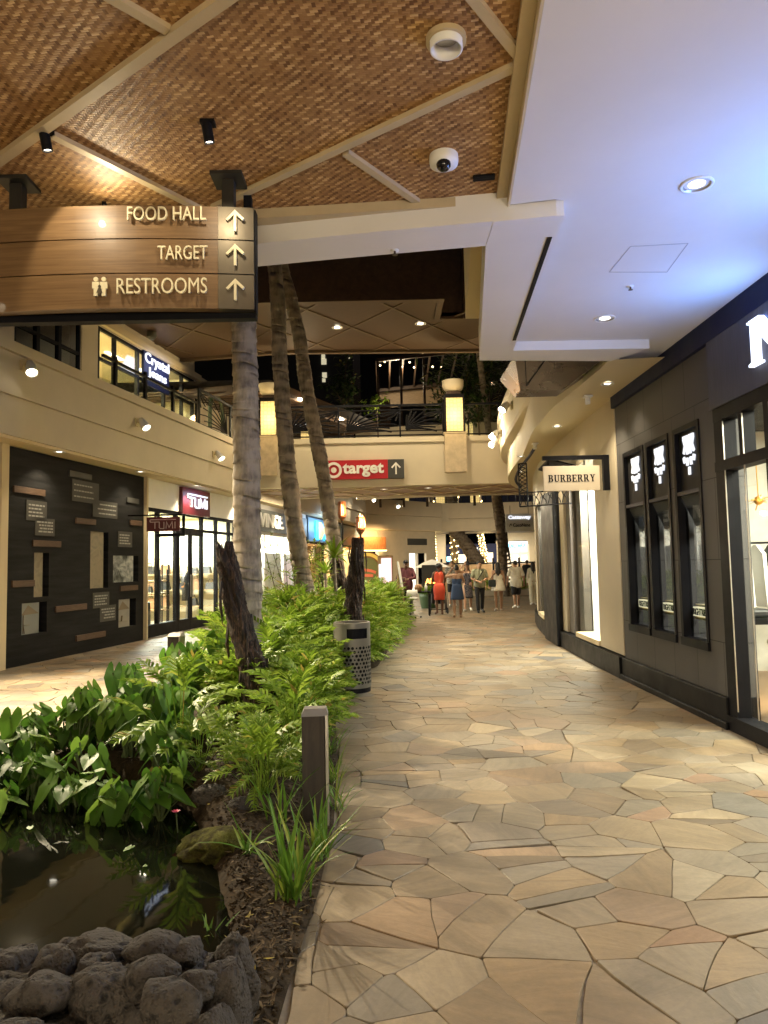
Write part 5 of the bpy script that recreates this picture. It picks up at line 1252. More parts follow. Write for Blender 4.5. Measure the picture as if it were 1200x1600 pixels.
def lantern_pier(x, hw_, label, blabel):
    t = thing('lantern_pier', label, 'lantern', (x, 22.1, 5.66))
    mb = MB(); mb.box(x - hw_, x + hw_, 21.84, 22.40, 5.66, 5.69); mb.box(x - hw_, x + hw_, 21.84, 22.40, 6.74, 6.84)
    for sx in (-1, 1):
        for yy_ in (21.84, 22.34): mb.box(x + sx * (hw_ - .02) - .025, x + sx * (hw_ - .02) + .025, yy_, yy_ + .06, 5.69, 6.74)
    mb.build('frame', M['black'], t)
    mb = MB(); mb.box(x - hw_ + .04, x + hw_ - .04, 21.87, 22.37, 5.70, 6.73); mb.build('pierced_panel', M['lantern'], t)
    mb = MB(); mb.box(x - hw_ * .7, x + hw_ * .7, 21.95, 22.3, 6.84, 6.95); mb.build('cap', M['wood_dark'], t)
    b_ = thing('planter_bowl', blabel, 'planter bowl', (x, 22.12, 6.95)); mb = MB(Matrix.Translation((x, 22.12, 6.95)))
    mb.lathe([(.16, 0), (.28, .08), (.33, .2), (.335, .33), (.345, .36), (.31, .36), (.29, .30), (.001, .29)], 28, caps=False); mb.build('bowl', M['plaster'], b_, smooth=True)
    point_lamp((x, 21.5, 6.2), 12, (1, .7, .3), .15, t); point_lamp((x, 22.9, 6.2), 70, (1, .78, .42), .15, t)
lantern_pier(-3.48, .28, 'glowing pierced lantern block on the bridge, behind the palm trunks', 'stone planter bowl on the lantern behind the palm trunks')
lantern_pier(2.22, .30, 'glowing pierced lantern block on the bridge, right of the leaf railing', 'stone planter bowl on the lantern beside the leaf railing')
brr = thing('bridge_railing', 'black bridge railing with palm leaf scrollwork between the two lanterns', 'railing', (-.6, 22.1, 5.56)); mb = MB()
bp_ = [-3.1, -1.35, .55, 1.88]
for x in bp_: mb.box(x - .025, x + .025, 22.08, 22.13, 5.3, 6.58)
mb.box(-3.2, 1.9, 22.07, 22.14, 6.55, 6.61); mb.box(-3.2, 1.9, 22.09, 22.12, 6.42, 6.45); mb.box(-3.2, 1.9, 22.08, 22.13, 5.62, 5.66); mb.box(-3.2, 1.9, 22.08, 22.13, 5.76, 5.79); mb.box(2.5, 5.5, 22.07, 22.14, 6.55, 6.61); mb.box(2.5, 5.5, 22.08, 22.13, 5.62, 5.66)
for x in (3.6, 4.8): mb.box(x - .025, x + .025, 22.08, 22.13, 5.5, 6.56)
mb.build('rail_frame', M['black'], brr); mb = MB()
for i in range(3): leaf_panel(mb, lambda a, z: (a, 22.1, z), bp_[i] + .03, bp_[i + 1] - .03, 5.80, 6.41, 20 + i, .028)
mb.build('leaf_scrollwork', M['black'], brr)
mb = MB(); mb.box(2.55, 5.4, 22.095, 22.11, 5.68, 6.52); mb.build('pane', M['glass'], brr)
# red store sign on the bridge
q0, q1 = at_y(512, 736, 21.9), at_y(631.5, 734, 21.9)
zc = 4.57; h = .58; xs0, xs1 = q0.x - .14, q1.x; xm = at_y(606, 735, 21.9).x
ts = thing('red_store_sign', 'red bridge sign with white ring, lowercase word and grey arrow panel', 'sign', (0, 21.9, 4.3))
mb = MB(); mb.box(xs0, xm, 21.86, 21.98, zc - h / 2, zc + h / 2); mb.build('red_panel', M['red'], ts)
mb = MB(); mb.box(xm + .002, xs1, 21.86, 21.98, zc - h / 2, zc + h / 2); ap = mb.build('arrow_panel', M['grey_sign'], ts)
wl_ = mat('sign_white', (.82, .80, .74), .5)
fm = frame_m((xs0 + .33, 21.855, zc - .01), (1, 0, 0), (0, -1, 0)); mb = MB()
mb.rings([[(r * math.cos(a), r * math.sin(a), z) for a in [2 * math.pi * i / 40 for i in range(40)]] for r, z in ((.245, 0), (.245, .02), (.165, .02), (.165, 0))], fm, caps=False); mb.lathe([(.085, 0), (.085, .02)], 28, fm); mb.build('ring_logo', wl_, ts)
mb = MB(); mb.text('target', frame_m(((xs0 + .60 + xm - .12) / 2, 21.855, zc - .02), (1, 0, 0), (0, -1, 0)), xm - .12 - xs0 - .60, .42, .02, .035); mb.build('lettering', wl_, ts)
mb = MB(); mb.strokes([[(0, -.17), (0, .15)], [(-.13, .03), (0, .17), (.13, .03)]], frame_m(((xm + xs1) / 2, 21.855, zc), (1, 0, 0), (0, -1, 0)), .045, .02); mb.build('arrow', wl_, ap)

# ================================================================== HIGH ROOF OVER THE COURT
M['roof_batten'] = mat('roof_batten_wood', (.085, .054, .03), .55, var=.15, vs=4)
hr = thing('high_timber_roof', 'high dark timber roof over the court with diagonal battens and downlights', 'roof', (0, 20, 8.5))
mb = MB(); mb.prism([(-10, 18.2), (1.66, 18.3), (1.66, 19.6), (7, 19.6), (7, 23.0), (-3.2, 22.6), (-10, 24)], 8.5, 8.6); mb.build('soffit', M['wood_dark'], hr)
mb = MB(); mb.box(-10, 1.66, 18.1, 18.3, 8.42, 10.6); mb.box(1.66, 7, 19.6, 19.75, 8.42, 10.6); mb.box(1.5, 1.655, 18.3, 19.75, 8.425, 10.6); mb.box(2.3, 2.42, 19.5, 19.6, 8.4, 10.6); mb.build('fascia', M['wood_dark'], hr)
mb = MB(); mb.bar((-10, 23.9, 8.47), (-3.2, 22.55, 8.47), .16, .12); mb.bar((-3.2, 22.55, 8.47), (7, 22.95, 8.47), .16, .12); mb.build('edge_beam', M['roof_batten'], hr)
mb = MB()
for k in range(-6, 5):
    x = k * 2.3; mb.bar((x, 18.4, 8.485), (x + 3.2, 22.6, 8.485), .06, .03); mb.bar((x + 3.0, 18.4, 8.488), (x - .2, 22.6, 8.488), .06, .024)
mb.build('batten', M['roof_batten'], hr)
for (px, py), lb in (((527, 510), 'glowing downlight in the high timber roof, beside the leaning palm'), ((657, 504), 'glowing downlight in the high timber roof, nearer the cream beam')):
    q = at_z(px, py, 8.5); downlight(q.x, q.y, 8.47, .13, lb, 190, lit=True, ang=150)
q = at_z(237, 518, 8.5)
sd = thing('ceiling_speaker_dome', 'small round dome under the purple lit roof near the jeans shop', 'speaker', (q.x, q.y, 8.45)); mb = MB(Matrix.Translation((q.x, q.y, 8.47))); mb.lathe([(.14, 0), (.14, -.12), (.08, -.2), (.001, -.21)], 20, caps=False); mb.build('dome', M['grey_sign'], sd, smooth=True)
# slatted pergola on the upper level
pg = thing('slatted_pergola', 'dark slatted pergola pointing out over the bridge behind the palms', 'pergola', (-3.5, 29, 7.4))
A_, B_, C_, D_ = Vector((-3.5, 22.9, 7.45)), Vector((-.30, 29.9, 7.45)), Vector((-5.6, 34, 7.45)), Vector((-9, 24.5, 7.45))
mb = MB()
for a, b_ in ((A_, B_), (B_, C_), (D_, A_)): mb.bar(a, b_, .12, .34)
mb.bar(A_ + Vector((-.55, .35, -.1)), B_ + Vector((-.75, .15, -.1)), .04, .06); mb.build('edge_beam', M['wood_dark'], pg)
mb = MB(); n = 30
for i in range(1, n):
    y = 23.0 + 11 * i / n
    if y < 29.9: xr_ = A_.x + (B_.x - A_.x) * (y - A_.y) / (B_.y - A_.y)
    else: xr_ = B_.x + (C_.x - B_.x) * (y - B_.y) / (C_.y - B_.y)
    mb.bar((-9, y, 7.42), (xr_ - .05, y, 7.42), .14, .03)
mb.build('slat', M['wood_dark'], pg)
mb = MB(); mb.add([(-9, 23, 7.7), (-3.6, 23, 7.7), (-.4, 29.9, 7.7), (-5.6, 34, 7.7), (-9, 34, 7.7)], [(0, 1, 2, 3, 4)]); mb.build('cover', M['black'], pg)
for k, (px, py) in enumerate(((334 + 0, 0),)): pass
for (px, py), lb in (((533, 652), 'warm glow lamp under the pergola slats, first past the leaning palm'), ((558, 664), 'warm glow lamp under the pergola slats, nearest its pointed tip'), ((468, 621), 'warm glow lamp under the pergola slats, between two palms')):
    q = at_z(px, py, 7.40); t = thing('pergola_lamp', lb, 'lamp', q); mb = MB(Matrix.Translation((q.x, q.y, 7.36))); mb.lathe([(.12, 0), (.11, -.06), (.001, -.062)], 16); mb.build('lens', emat('pergola_glow', (1, .72, .45), 6), t); point_lamp((q.x, q.y, 7.2), 14, WARM, .1, t)
gl2 = MB(); q = at_y(462, 667, 30); gl2.text('SIX-01', frame_m(q, (1, 0, 0), (0, -1, 0)), .9, .28, .03, .02)
gst = thing('small_lit_sign', 'small white lit sign under the pergola between the palms', 'sign', q); gl2.build('lettering', M['white_led'], gst)
mb = MB(); mb.box(q.x - .6, q.x + .6, 30.02, 30.08, q.z - .25, q.z + .25); mb.build('board', M['navy'], gst)
lp3 = lantern_pier
t = thing('lantern_pier', 'low glowing pierced lantern behind the leaning palm at bridge level', 'lantern', (-3.3, 27, 5.5)); q0, q1 = at_y(470, 671, 27), at_y(488, 686, 27)
mb = MB(); mb.box(q0.x, q1.x, 27, 27.4, 5.42, q0.z); mb.build('pierced_panel', M['lantern'], t); mb = MB(); mb.box(q0.x - .03, q1.x + .03, 26.98, 27.42, q0.z, q0.z + .06); mb.build('cap', M['black'], t)
t = thing('lantern_pier', 'small far lantern with bowl behind the right bridge lantern', 'lantern', (3.4, 27, 5.5)); q0, q1 = at_y(729, 660, 29), at_y(739, 676, 29)
mb = MB(); mb.box(q0.x, q1.x, 29, 29.4, 5.5, q0.z); mb.build('pierced_panel', M['lantern'], t); mb = MB(Matrix.Translation(((q0.x + q1.x) / 2, 29.2, q0.z))); mb.lathe([(.12, 0), (.12, .3), (.25, .4), (.3, .65), (.26, .65), (.001, .6)], 20, caps=False); mb.build('bowl', M['plaster'], t, smooth=True)
# ================================================================== UPPER BACKGROUND (night)
pw = thing('upper_terrace_wall', 'pale upper terrace wall behind the bridge railing', 'wall', (2, 33, 5.4)); mb = MB(); mb.prism([(-1.2, 32), (4.2, 31), (8, 31.5), (8, 31.9), (4.2, 31.4), (-1.2, 32.4)], 4.6, 7.75); mb.build('wall', M['plaster'], pw)
mb = MB(); mb.box(-14, 14, 26, 31, 5.28, 5.40); tag(mb.build('upper_terrace_floor', M['plaster']), kind='structure')
tw = thing('night_tower', 'dark night tower with a column of small lit windows', 'building', (-6, 70, 0)); mb = MB(); mb.box(-22, -3.2, 70, 80, 0, 45); mb.build('wall', mat('night_tower_wall', (.018, .019, .024), .8), tw)
for px, py, s in ((505, 544, .55), (505, 557, .4), (506, 565, .55), (507, 586, .5), (506, 594, .35), (549, 544, .2), (546, 560, .15)):
    q = at_y(px, py, 69.9); mb = MB(); mb.box(q.x - .45 * s, q.x + .45 * s, 69.85, 69.99, q.z - .5 * s, q.z + .5 * s); mb.build('window', emat('tower_window', (1, .9, .6), .4, .9), tw)
tw2 = thing('night_tower', 'dark block behind the string light pergola', 'building', (10, 85, 0)); mb = MB(); mb.box(-2.5, 11, 85, 95, 0, 38); mb.build('wall', mat('night_block_wall', (.012, .014, .024), .8), tw2)
for px, py in ((742, 596), (770, 600), (662, 552), (684, 548)): q = at_y(px, py, 84.9); mb = MB(); mb.box(q.x - .2, q.x + .2, 84.85, 84.99, q.z - .2, q.z + .2); mb.build('window', emat('far_window', (1, .7, .4), 1.2), tw2)
sp_ = thing('string_light_pergola', 'distant rooftop pergola hung with string lights above the bridge', 'pergola', (1.5, 42, 8)); YP = 42
def q_(px, py, y=YP): return at_y(px, py, y)
mb = MB()
a, b_ = q_(588, 563), q_(735, 548); mb.bar(a, b_, .15, .2); a2, b2 = a + Vector((0, 5, -.6)), b_ + Vector((0, 5, -.6)); mb.bar(a2, b2, .15, .2)
for k in range(8): t_ = k / 7; mb.bar(a.lerp(b_, t_), a2.lerp(b2, t_), .1, .12)
for px in (590, 626, 662, 735): c0_ = q_(px, 560); mb.bar(c0_, (c0_.x, c0_.y, 5.0), .14)
mb.build('frame', M['wood_dark'], sp_)
mb = MB(); mb.add([a2 + Vector((0, 1, -1.0)), b2 + Vector((0, 1, -1.0)), b2 + Vector((0, 1, .1)), a2 + Vector((0, 1, .1))], [(0, 1, 2, 3)]); mb.build('back_screen', M['wood_tan'], sp_)
mb = MB()
for px, py in ((594, 571), (601, 565), (619, 562), (628, 573), (640, 566), (647, 574), (690, 574), (676, 573)): c0_ = q_(px, py, 42.3); mb.ball(c0_, .055, 6, 4)
mb.build('string_bulbs', emat('string_bulb', (1, .75, .4), 4), sp_)
point_lamp((1.0, 43.5, 12.9), 160, WARM, .3, sp_)
mb = MB(); mb.box(-.6, .5, 43, 45, 5, 11.6); mb.build('stone_pier', M['wood_rust'], sp_)
# far court: second bridge, shops
fb = thing('far_gallery_bridge', 'far cream gallery parapet with small glowing lanterns beyond the bridge', 'bridge', (8, 46, 3.8)); mb = MB(); mb.box(3.25, 16, 46, 46.4, 3.72, 4.5); mb.box(3.25, 16, 45.95, 46.4, 4.52, 5.5); mb.build('fascia', M['plaster'], fb)
mb = MB(); mb.box(3.2, 16, 46.4, 51, 3.75, 3.85); mb.build('soffit', M['wood_dark'], fb)
q = at_y(691, 800, 45.9); mb = MB(); mb.box(q.x - .38, q.x + .38, 45.8, 45.96, 4.35, 5.5); mb.build('pilaster', M['stonewall'], fb)
for px, py, w_ in ((688, 779, .27), (742, 778, .27), (634, 779, .2)):
    q = at_y(px, py, 46.1); mb = MB(); mb.box(q.x - w_, q.x + w_, 46, 46.3, q.z - .3, q.z + .3); mb.build('lantern_panel', M['lantern'], fb)
mb = MB(); mb.box(-4, 16, 46.2, 46.25, 5.5, 5.56); 
for k in range(40): x = -4 + .5 * k; mb.box(x - .02, x + .02, 46.2, 46.25, 5.5, 6.4)
mb.box(-4, 16, 46.2, 46.25, 6.4, 6.46); mb.build('railing', M['black'], fb)
for px in (650, 757, 764): q = at_y(px, 778, 52); point_lamp(q, 40, WARM, .2, fb)
fw = thing('far_shop_row', 'far row of bright shop fronts across the court behind the people', 'shop row', (10, 62, 0)); mb = MB()
YF = 60.0; fx = lambda px, py=870: at_y(px, py, YF).x; fz = lambda py, px=740: at_y(px, py, YF).z
mb.box(fx(776), fx(826), YF, YF + .5, fz(846), 6); mb.box(fx(776), fx(784), YF, YF + .5, 0, 6); mb.box(fx(826), 20, YF, YF + .5, 0, 6); mb.build('wall', M['stonewall'], fw); mb = MB(); mb.box(fx(670), fx(697), YF, YF + .5, 0, 6); mb.build('corner_wall', M['stonewall'], fw)
mb = MB(); mb.box(fx(697), fx(776), YF - .1, YF + .3, 0, fz(850)); mb.box(2, 20, YF - 1, YF - .2, 6.0, 9); mb.build('dark_front', M['navy'], fw)
mb = MB(); mb.box(fx(716), fx(747), YF - .18, YF - .12, fz(892), fz(866)); mb.box(fx(758), fx(770), YF - .18, YF - .12, fz(892), fz(864)); mb.build('lit_window', emat('far_window_lit', (1, .86, .6), .7, .7), fw)
mb = MB(); mb.box(fx(698), fx(706), YF - .19, YF - .12, fz(876), fz(869)); mb.build('cyan_sign', emat('cyan_sign', (.25, .8, 1), 2.4), fw)
mb = MB(); mb.text('yard-it', frame_m((fx(735), YF - .22, fz(858)), (1, 0, 0), (0, -1, 0)), fx(748) - fx(724), .42, .05, .03); mb.build('lettering', M['white_led'], fw)
mb = MB(); mb.box(fx(784), fx(826), YF + .2, YF + .3, 0, fz(847)); mb.build('lit_shop', emat('far_shop_interior', (1, .93, .78), .62, .35), fw)
mb = MB()
for px in (784, 800, 813, 826): mb.box(fx(px) - .08, fx(px) + .08, YF - .02, YF + .19, 0, fz(852))
mb.box(fx(784), fx(826), YF - .03, YF + .19, fz(868), fz(864)); mb.build('window_bars', M['white'], fw)
mb = MB(); mb.text('PANDÓRA', frame_m((fx(806), YF - .1, fz(853)), (1, 0, 0), (0, -1, 0)), fx(821) - fx(789), .5, .05, .03); mb.build('lettering', emat('cyan_letters', (.12, .6, 1), .9), fw)
area_lamp((8, 57, 3.6), (8, 58, 0), 260, CREAM, 8, .5, fw)
# white hanging panel sign beside the right wall
q0, q1 = at_y(790, 803, 31), at_y(834, 830, 31)
wp = thing('white_panel_sign', 'white hanging panel sign with lit heading above black small lettering', 'sign', (q0.x, 31, q1.z)); mb = MB(); mb.box(q0.x, q1.x, 31, 31.1, q1.z, q0.z); mb.build('board', mat('white_sign_board', (.5, .5, .48), .5), wp)
mb = MB(); mb.text('Cattaway', frame_m(((q0.x + q1.x) / 2, 30.99, q0.z - .17), (1, 0, 0), (0, -1, 0)), .98, .2, .02, .05); mb.build('lit_lettering', M['white_led'], wp)
mb = MB(); mb.text('CocoNene', frame_m(((q0.x + q1.x) / 2 + .08, 30.99, q0.z - .49), (1, 0, 0), (0, -1, 0)), .74, .15, .02, .015); mb.strokes([[(-.5, -.06), (-.44, .06), (-.40, -.02)], [(-.47, .02), (-.40, .06)]], frame_m(((q0.x + q1.x) / 2 + .05, 30.99, q0.z - .49), (1, 0, 0), (0, -1, 0)), .02, .02); mb.build('lettering', M['black'], wp)
mb = MB(); mb.bar((q0.x + .2, 31.05, q0.z), (q0.x + .2, 31.05, 4.1), .02); mb.bar((q1.x - .2, 31.05, q0.z), (q1.x - .2, 31.05, 4.1), .02); mb.build('hanger_rod', M['black'], wp)
# timber fence across the court
tf = thing('timber_court_fence', 'tan timber fence with black rail behind the strolling people', 'fence', (6, 43, 0)); mb = MB(); x0, x1 = at_y(690, 890, 43).x, at_y(852, 890, 43).x; zt_ = at_y(760, 880, 43).z
for k in range(int((x1 - x0) / .3)): mb.box(x0 + .3 * k, x0 + .3 * k + .285, 43, 43.04, .05, zt_ - .05)
mb.build('timber_boards', M['wood_tan'], tf); mb = MB(); mb.box(x0 - .1, x1, 42.95, 43.08, zt_ - .04, zt_ + .05)
for k in range(5): x = x0 + (x1 - x0) * k / 4; mb.box(x - .05, x + .05, 42.94, 43.09, 0, zt_ + .3)
mb.build('black_rail', M['black'], tf)
area_lamp((7, 40, 3.5), (7, 42, .5), 130, WARM, 5, .3, tf)
# ================================================================== PLANTS
def rot_to(az, el):
    """3x3: local Y -> direction with azimuth az, elevation el; local Z stays up-ish"""
    d = np.array([math.cos(az) * math.cos(el), math.sin(az) * math.cos(el), math.sin(el)])
    x = np.array([math.sin(az), -math.cos(az), 0.0]); z = np.cross(x, d)
    return np.stack([x, d, z], 1)
def lobed_leaf(L, W, rs, n=6, droop=.35, cup=.12):
    V, Fc = [], []
    mid = lambda t: np.array([0.0, L * (t - .12 * t * t), L * (-droop * t * t)])
    for i in range(n + 1):
        t = i / n; p = mid(t); w_ = .045 * L * (1 - t * .8); V += [p + [-w_, 0, 0.003], p + [w_, 0, 0.003]]
        if i: a = 2 * i; Fc.append((a - 2, a - 1, a + 1, a))
    for s in (-1, 1):
        for i in range(n):
            t = .10 + .86 * i / n; b = .31 / n; pr = math.sin(math.pi * (.22 + .72 * t)) ** .8
            l = W * pr * rs.uniform(.85, 1.1); ang = R(rs.uniform(28, 42) + 25 * t)
            d = np.array([s * math.cos(ang), math.sin(ang), 0.0]); dz = np.array([0, 0, 1.0])
            p0, p1 = mid(max(0, t - b)), mid(min(1, t + b)); k = len(V)
            wv = (p1 - p0) * .52; m = (p0 + p1) / 2 + d * l * .55 + dz * (cup * l - .04 * l); e = (p0 + p1) / 2 + d * l + dz * (-.25 * l)
            V += [p0, p1, m - wv, m + wv, e - wv * .12, e + wv * .12]
            Fc += [(k, k + 1, k + 3, k + 2), (k + 2, k + 3, k + 5, k + 4)]
    return np.array(V), Fc
OUT = [(0, 1.0), (.16, .80), (.33, .48), (.43, .18), (.43, -.10), (.34, -.32), (.20, -.40), (.09, -.28), (0, -.06)]
def heart_leaf(L, rs, droop=.25, fold=.18):
    o = OUT + [(-x, y) for x, y in OUT[-2:0:-1]]; n = len(o); V = []; Fc = []; ax = rs.uniform(.72, 1.08); cv = rs.uniform(-.12, .12)
    def pt(x, y): return [(x * ax + cv * y * y) * L, y * L, L * (-droop * y * abs(y) - fold * (.46 - abs(abs(x) - .0)) * .6 - .10 * x * x + .02 * math.sin(9 * y))]
    V.append(pt(0, .02)); V += [pt(x * .55, y * .55 + .01) for x, y in o]; V += [pt(x, y) for x, y in o]
    for i in range(n):
        j = (i + 1) % n; Fc += [(0, 1 + i, 1 + j), (1 + i, 1 + n + i, 1 + n + j, 1 + j)]
    return np.array(V), Fc
def blade(L, w_, rs, bend=.8, n=6):
    V = []; Fc = []; y = z = 0; a = 0
    for i in range(n + 1):
        t = i / n; ww = w_ * (1 - t ** 2.2) * (.55 + .9 * min(1, t * 3)) * .7
        V += [(-ww, y, z), (0, y, z - ww * .35), (ww, y, z)]
        y += L / n * math.cos(a); z += L / n * math.sin(a); a -= bend / n
        if i: k = 3 * i; Fc += [(k - 3, k - 2, k + 1, k), (k - 2, k - 1, k + 2, k + 1)]
    return np.array(V, float), Fc
class NB:
    def __init__(s): s.V = []; s.F = []; s.n = 0
    def add(s, V, F, Rm=None, pos=(0, 0, 0), sc_=1.0):
        if Rm is not None: V = V @ (Rm.T * sc_)
        elif sc_ != 1: V = V * sc_
        s.V.append(V + np.array(pos)); b = s.n; s.F += [tuple(i + b for i in f) for f in F]; s.n += len(V)
    def stalk(s, a, b, r, sag=0.0):
        a, b = np.array(a, float), np.array(b, float); m = (a + b) / 2 + np.array([0, 0, sag]); P = [a, m, b]; V = []
        for p in P: V += [p + [r * math.cos(q), r * math.sin(q), 0] for q in (0, 2.1, 4.2)]
        F = [(i * 3 + k, i * 3 + (k + 1) % 3, i * 3 + 3 + (k + 1) % 3, i * 3 + 3 + k) for i in range(2) for k in range(3)]
        s.add(np.array(V), F)
    def arr(s): return np.concatenate(s.V), s.F
    def build(s, name, m, parent=None, **k): V, F = s.arr(); return np_build(name, V, F, m, parent, **k)
def fern_variant(seed, leaves=15, h=.62):
    rs = random.Random(seed); nb = NB()
    for j in range(leaves):
        az = j * 2.4 + rs.uniform(-.4, .4); f = j / leaves; el = R(86 - 46 * f + rs.uniform(-8, 8)); p = h * rs.uniform(.5, 1.0) * (1 - .3 * f)
        d = np.array([math.cos(az) * math.cos(el), math.sin(az) * math.cos(el), math.sin(el)]); tip = d * p
        nb.stalk((0, 0, 0), tip, .005)
        L = h * rs.uniform(.40, .62); V, F = lobed_leaf(L, L * rs.uniform(.40, .50), rs, rs.choice((6, 7, 8)), rs.uniform(.15, .5))
        el2 = el - R(rs.uniform(8, 50)); nb.add(V, F, rot_to(az + rs.uniform(-.3, .3), el2), tip)
    return nb.arr()
FV = [fern_variant(i, 19 + i % 5, .56 + .04 * (i % 3)) for i in range(8)]
rp = random.Random(5)
nb = NB(); nfern = 0
def rz3(a): c, s = math.cos(a), math.sin(a); return np.array([[c, -s, 0], [s, c, 0], [0, 0, 1.0]])
for tries in range(5000):
    y = 4.9 + 17.8 * rp.random() ** 1.35
    xl, xr = interp(XL, y), interp(XR, y); x = rp.uniform(xl + .12, xr - .02)
    if x > xr - .2 and rp.random() < .35: continue
    if y < 6.6 and x < interp(POND, min(y, 6.05)) + .28 + .12 * (6.6 - y): continue
    if y < 5.5 and x > -.75: continue
    if y < 9.3 and x < -1.62 - .02 * (y - 5): continue
    if y < 8.8 and rp.random() < .08: continue
    if (5.6 < y < 10.0 and x > -.07 * y - .22) or math.hypot(x + .5, y - 9.7) < .34 or math.hypot(x + .47, y - 4.75) < .25: continue
    edge = min(1, (xr - x) / .5 + .35); s = rp.uniform(.75, 1.2) * (.62 + .38 * edge) * (.95 + .40 * max(0, min(1, (y - 7.5) / 4)) * max(0, min(1, (xr - x) / .9)))
    if y < 5.6: s *= .72
    if 5.2 < y < 7.15 and -.25 * y < x < -.13 * y: s *= .30
    V, F = rp.choice(FV); nb.add(V, F, rz3(rp.uniform(0, 6.3)), (x, y, soil_z(x, y) - .02), s); nfern += 1
    if nfern > 640: break
o = nb.build('fern_ground_cover', M['fern']); tag(o, 'dense bright green lobed ground cover filling the long planter', 'ground cover', kind='stuff')
# dark mass of low taro round the back of the pond
st_, lv_ = NB(), NB(); rs = random.Random(61)
for k in range(34):
    y = rs.uniform(4.55, 6.5); x = rs.uniform(-3.2, min(-1.3, interp(POND, min(y, 6.0)) + .35)); h = rs.uniform(.16, .40) * (1 if y > 5 else .75); z = max(soil_z(x, y), .0)
    for j in range(8):
        az = j * 2.4 + rs.uniform(-.5, .5); hh = h * rs.uniform(.5, 1.1); out = rs.uniform(.2, .6) * h; tip = np.array([x + math.cos(az) * out, y + math.sin(az) * out, z + hh]); st_.stalk((x, y, z), tip, .008, .02)
        V, F = heart_leaf(rs.uniform(.11, .20), rs, rs.uniform(.1, .35), rs.uniform(.05, .3)); lv_.add(V, F, rot_to(az + rs.uniform(-.6, .6), -R(rs.uniform(5, 70))), tip)
tg_ = thing('taro_ground_cover', None, None, (-2.2, 5.5, 0)); o = lv_.build('taro_leaf_cover', M['taro'], None); st2 = st_.build('stalk', M['stem'], o); bpy.data.objects.remove(tg_)
tag(o, 'dark mass of low taro leaves crowding the back of the pond', 'ground cover', kind='stuff')
# taro plants by the pond
def taro(x, y, h, n, L, label, lean=0.0, seed=0, mt='taro'):
    rs = random.Random(seed * 13 + 1); z = max(soil_z(x, y), .0); t = thing('taro_plant', label, 'plant', (x, y, z), 'taro plants round the pond'); st = NB(); lv = NB()
    for j in range(n):
        az = j * 2.4 + rs.uniform(-.5, .5); hh = h * rs.uniform(.55, 1.1); out = rs.uniform(.10, .34) * h
        tip = np.array([x + math.cos(az) * out + lean * hh, y + math.sin(az) * out, z + hh]); st.stalk((x + rs.uniform(-.05, .05), y + rs.uniform(-.05, .05), z), tip, .010, .02)
        V, F = heart_leaf(L * rs.uniform(.6, 1.15), rs, rs.uniform(.1, .35), rs.uniform(.05, .3)); lv.add(V, F, rot_to(az + rs.uniform(-.5, .5), -R(rs.uniform(15, 75))), tip)
    st.build('stalk', M['stem'], t); lv.build('foliage', M[mt], t)
T_ = [(-2.95, 5.95, .55, 8, .27, 'taro plant at the pond corner with a leaf standing tall against the far paving'), (-2.55, 6.15, .52, 10, .28, 'taro plant beside the curb with drooping dark leaves over the pond'), (-2.1, 5.95, .46, 10, .26, 'taro plant in the middle of the pond edge with round leaves low to the water'),
      (-2.4, 6.8, .62, 11, .29, 'taro plant behind the pond with broad leaves near the curb'), (-2.1, 7.5, .74, 12, .31, 'tall taro plant below the short tan bollard'), (-2.3, 8.3, .62, 9, .28, 'taro plant beside the short tan bollard with folded leaves'), (-2.6, 7.6, .5, 9, .27, 'taro plant crowding the curb corner below the bollard'),
      (-1.85, 6.6, .50, 10, .25, 'taro plant mixed into the ferns near the dark stump'), (-3.0, 5.2, .34, 9, .25, 'taro plant standing in shadowed water by the left curb'), (-2.55, 5.35, .34, 9, .25, 'low taro plant rising from the dark pond water'), (-1.9, 8.4, .80, 11, .31, 'tallest taro plant between the bollard and the ferns'), (-1.75, 5.6, .32, 9, .24, 'low taro plant by the pink flower at the water'),
      (-2.85, 6.9, .5, 9, .26, 'taro plant hanging over the stone curb'), (-2.85, 4.6, .24, 8, .23, 'low shadowed taro plant in front of the pond'), (-2.05, 7.2, .70, 11, .29, 'upright taro plant just left of the leaning fern trunk stump'), (-2.2, 5.2, .24, 8, .23, 'lowest taro plant with leaves lying on the pond'), (-3.05, 5.6, .42, 10, .26, 'taro plant at the left edge of the planter, over the water'), (-2.75, 4.95, .26, 10, .24, 'taro plant spreading dark leaves over the shadowed water'), (-2.0, 6.3, .5, 11, .27, 'taro plant at the back of the pond among lobed leaves'), (-1.68, 5.9, .36, 9, .22, 'small taro plant at the foot of the ferns by the water'), (-3.1, 6.5, .42, 8, .26, 'taro plant leaning out over the pale far paving')]
for k, a in enumerate(T_): taro(a[0], a[1], a[2] * .86, a[3] + 2, a[4] * .84, a[5], seed=k)
for k, (x, y, L) in enumerate(((-1.53, 4.38, .07), (-1.72, 4.75, .045), (-2.0, 5.0, .10), (-1.35, 4.1, .03), (-2.3, 4.75, .06))):
    V, F = heart_leaf(L, rnd, .02, .02); n_ = NB(); n_.add(V, F, rz3(rnd.uniform(0, 6)), (x, y, .03)); tag(n_.build('lily_pad', M['taro']), ['heart shaped leaf floating alone on the dark pond', 'tiny leaf floating beyond the heart shaped one', 'pale leaf floating under the taro edge', 'smallest leaf speck floating near the mossy rock', 'small leaf floating among the taro reflections'][k], 'floating leaf')
fl_ = thing('pink_flower', 'single pink flower at the pond edge above the mossy rock', 'flower', (-1.32, 4.62, .05)); mb = MB()
mb.tube([(-1.32, 4.62, .02), (-1.33, 4.62, .14)], .004, 5); mb.build('stem', M['stem'], fl_); n_ = NB()
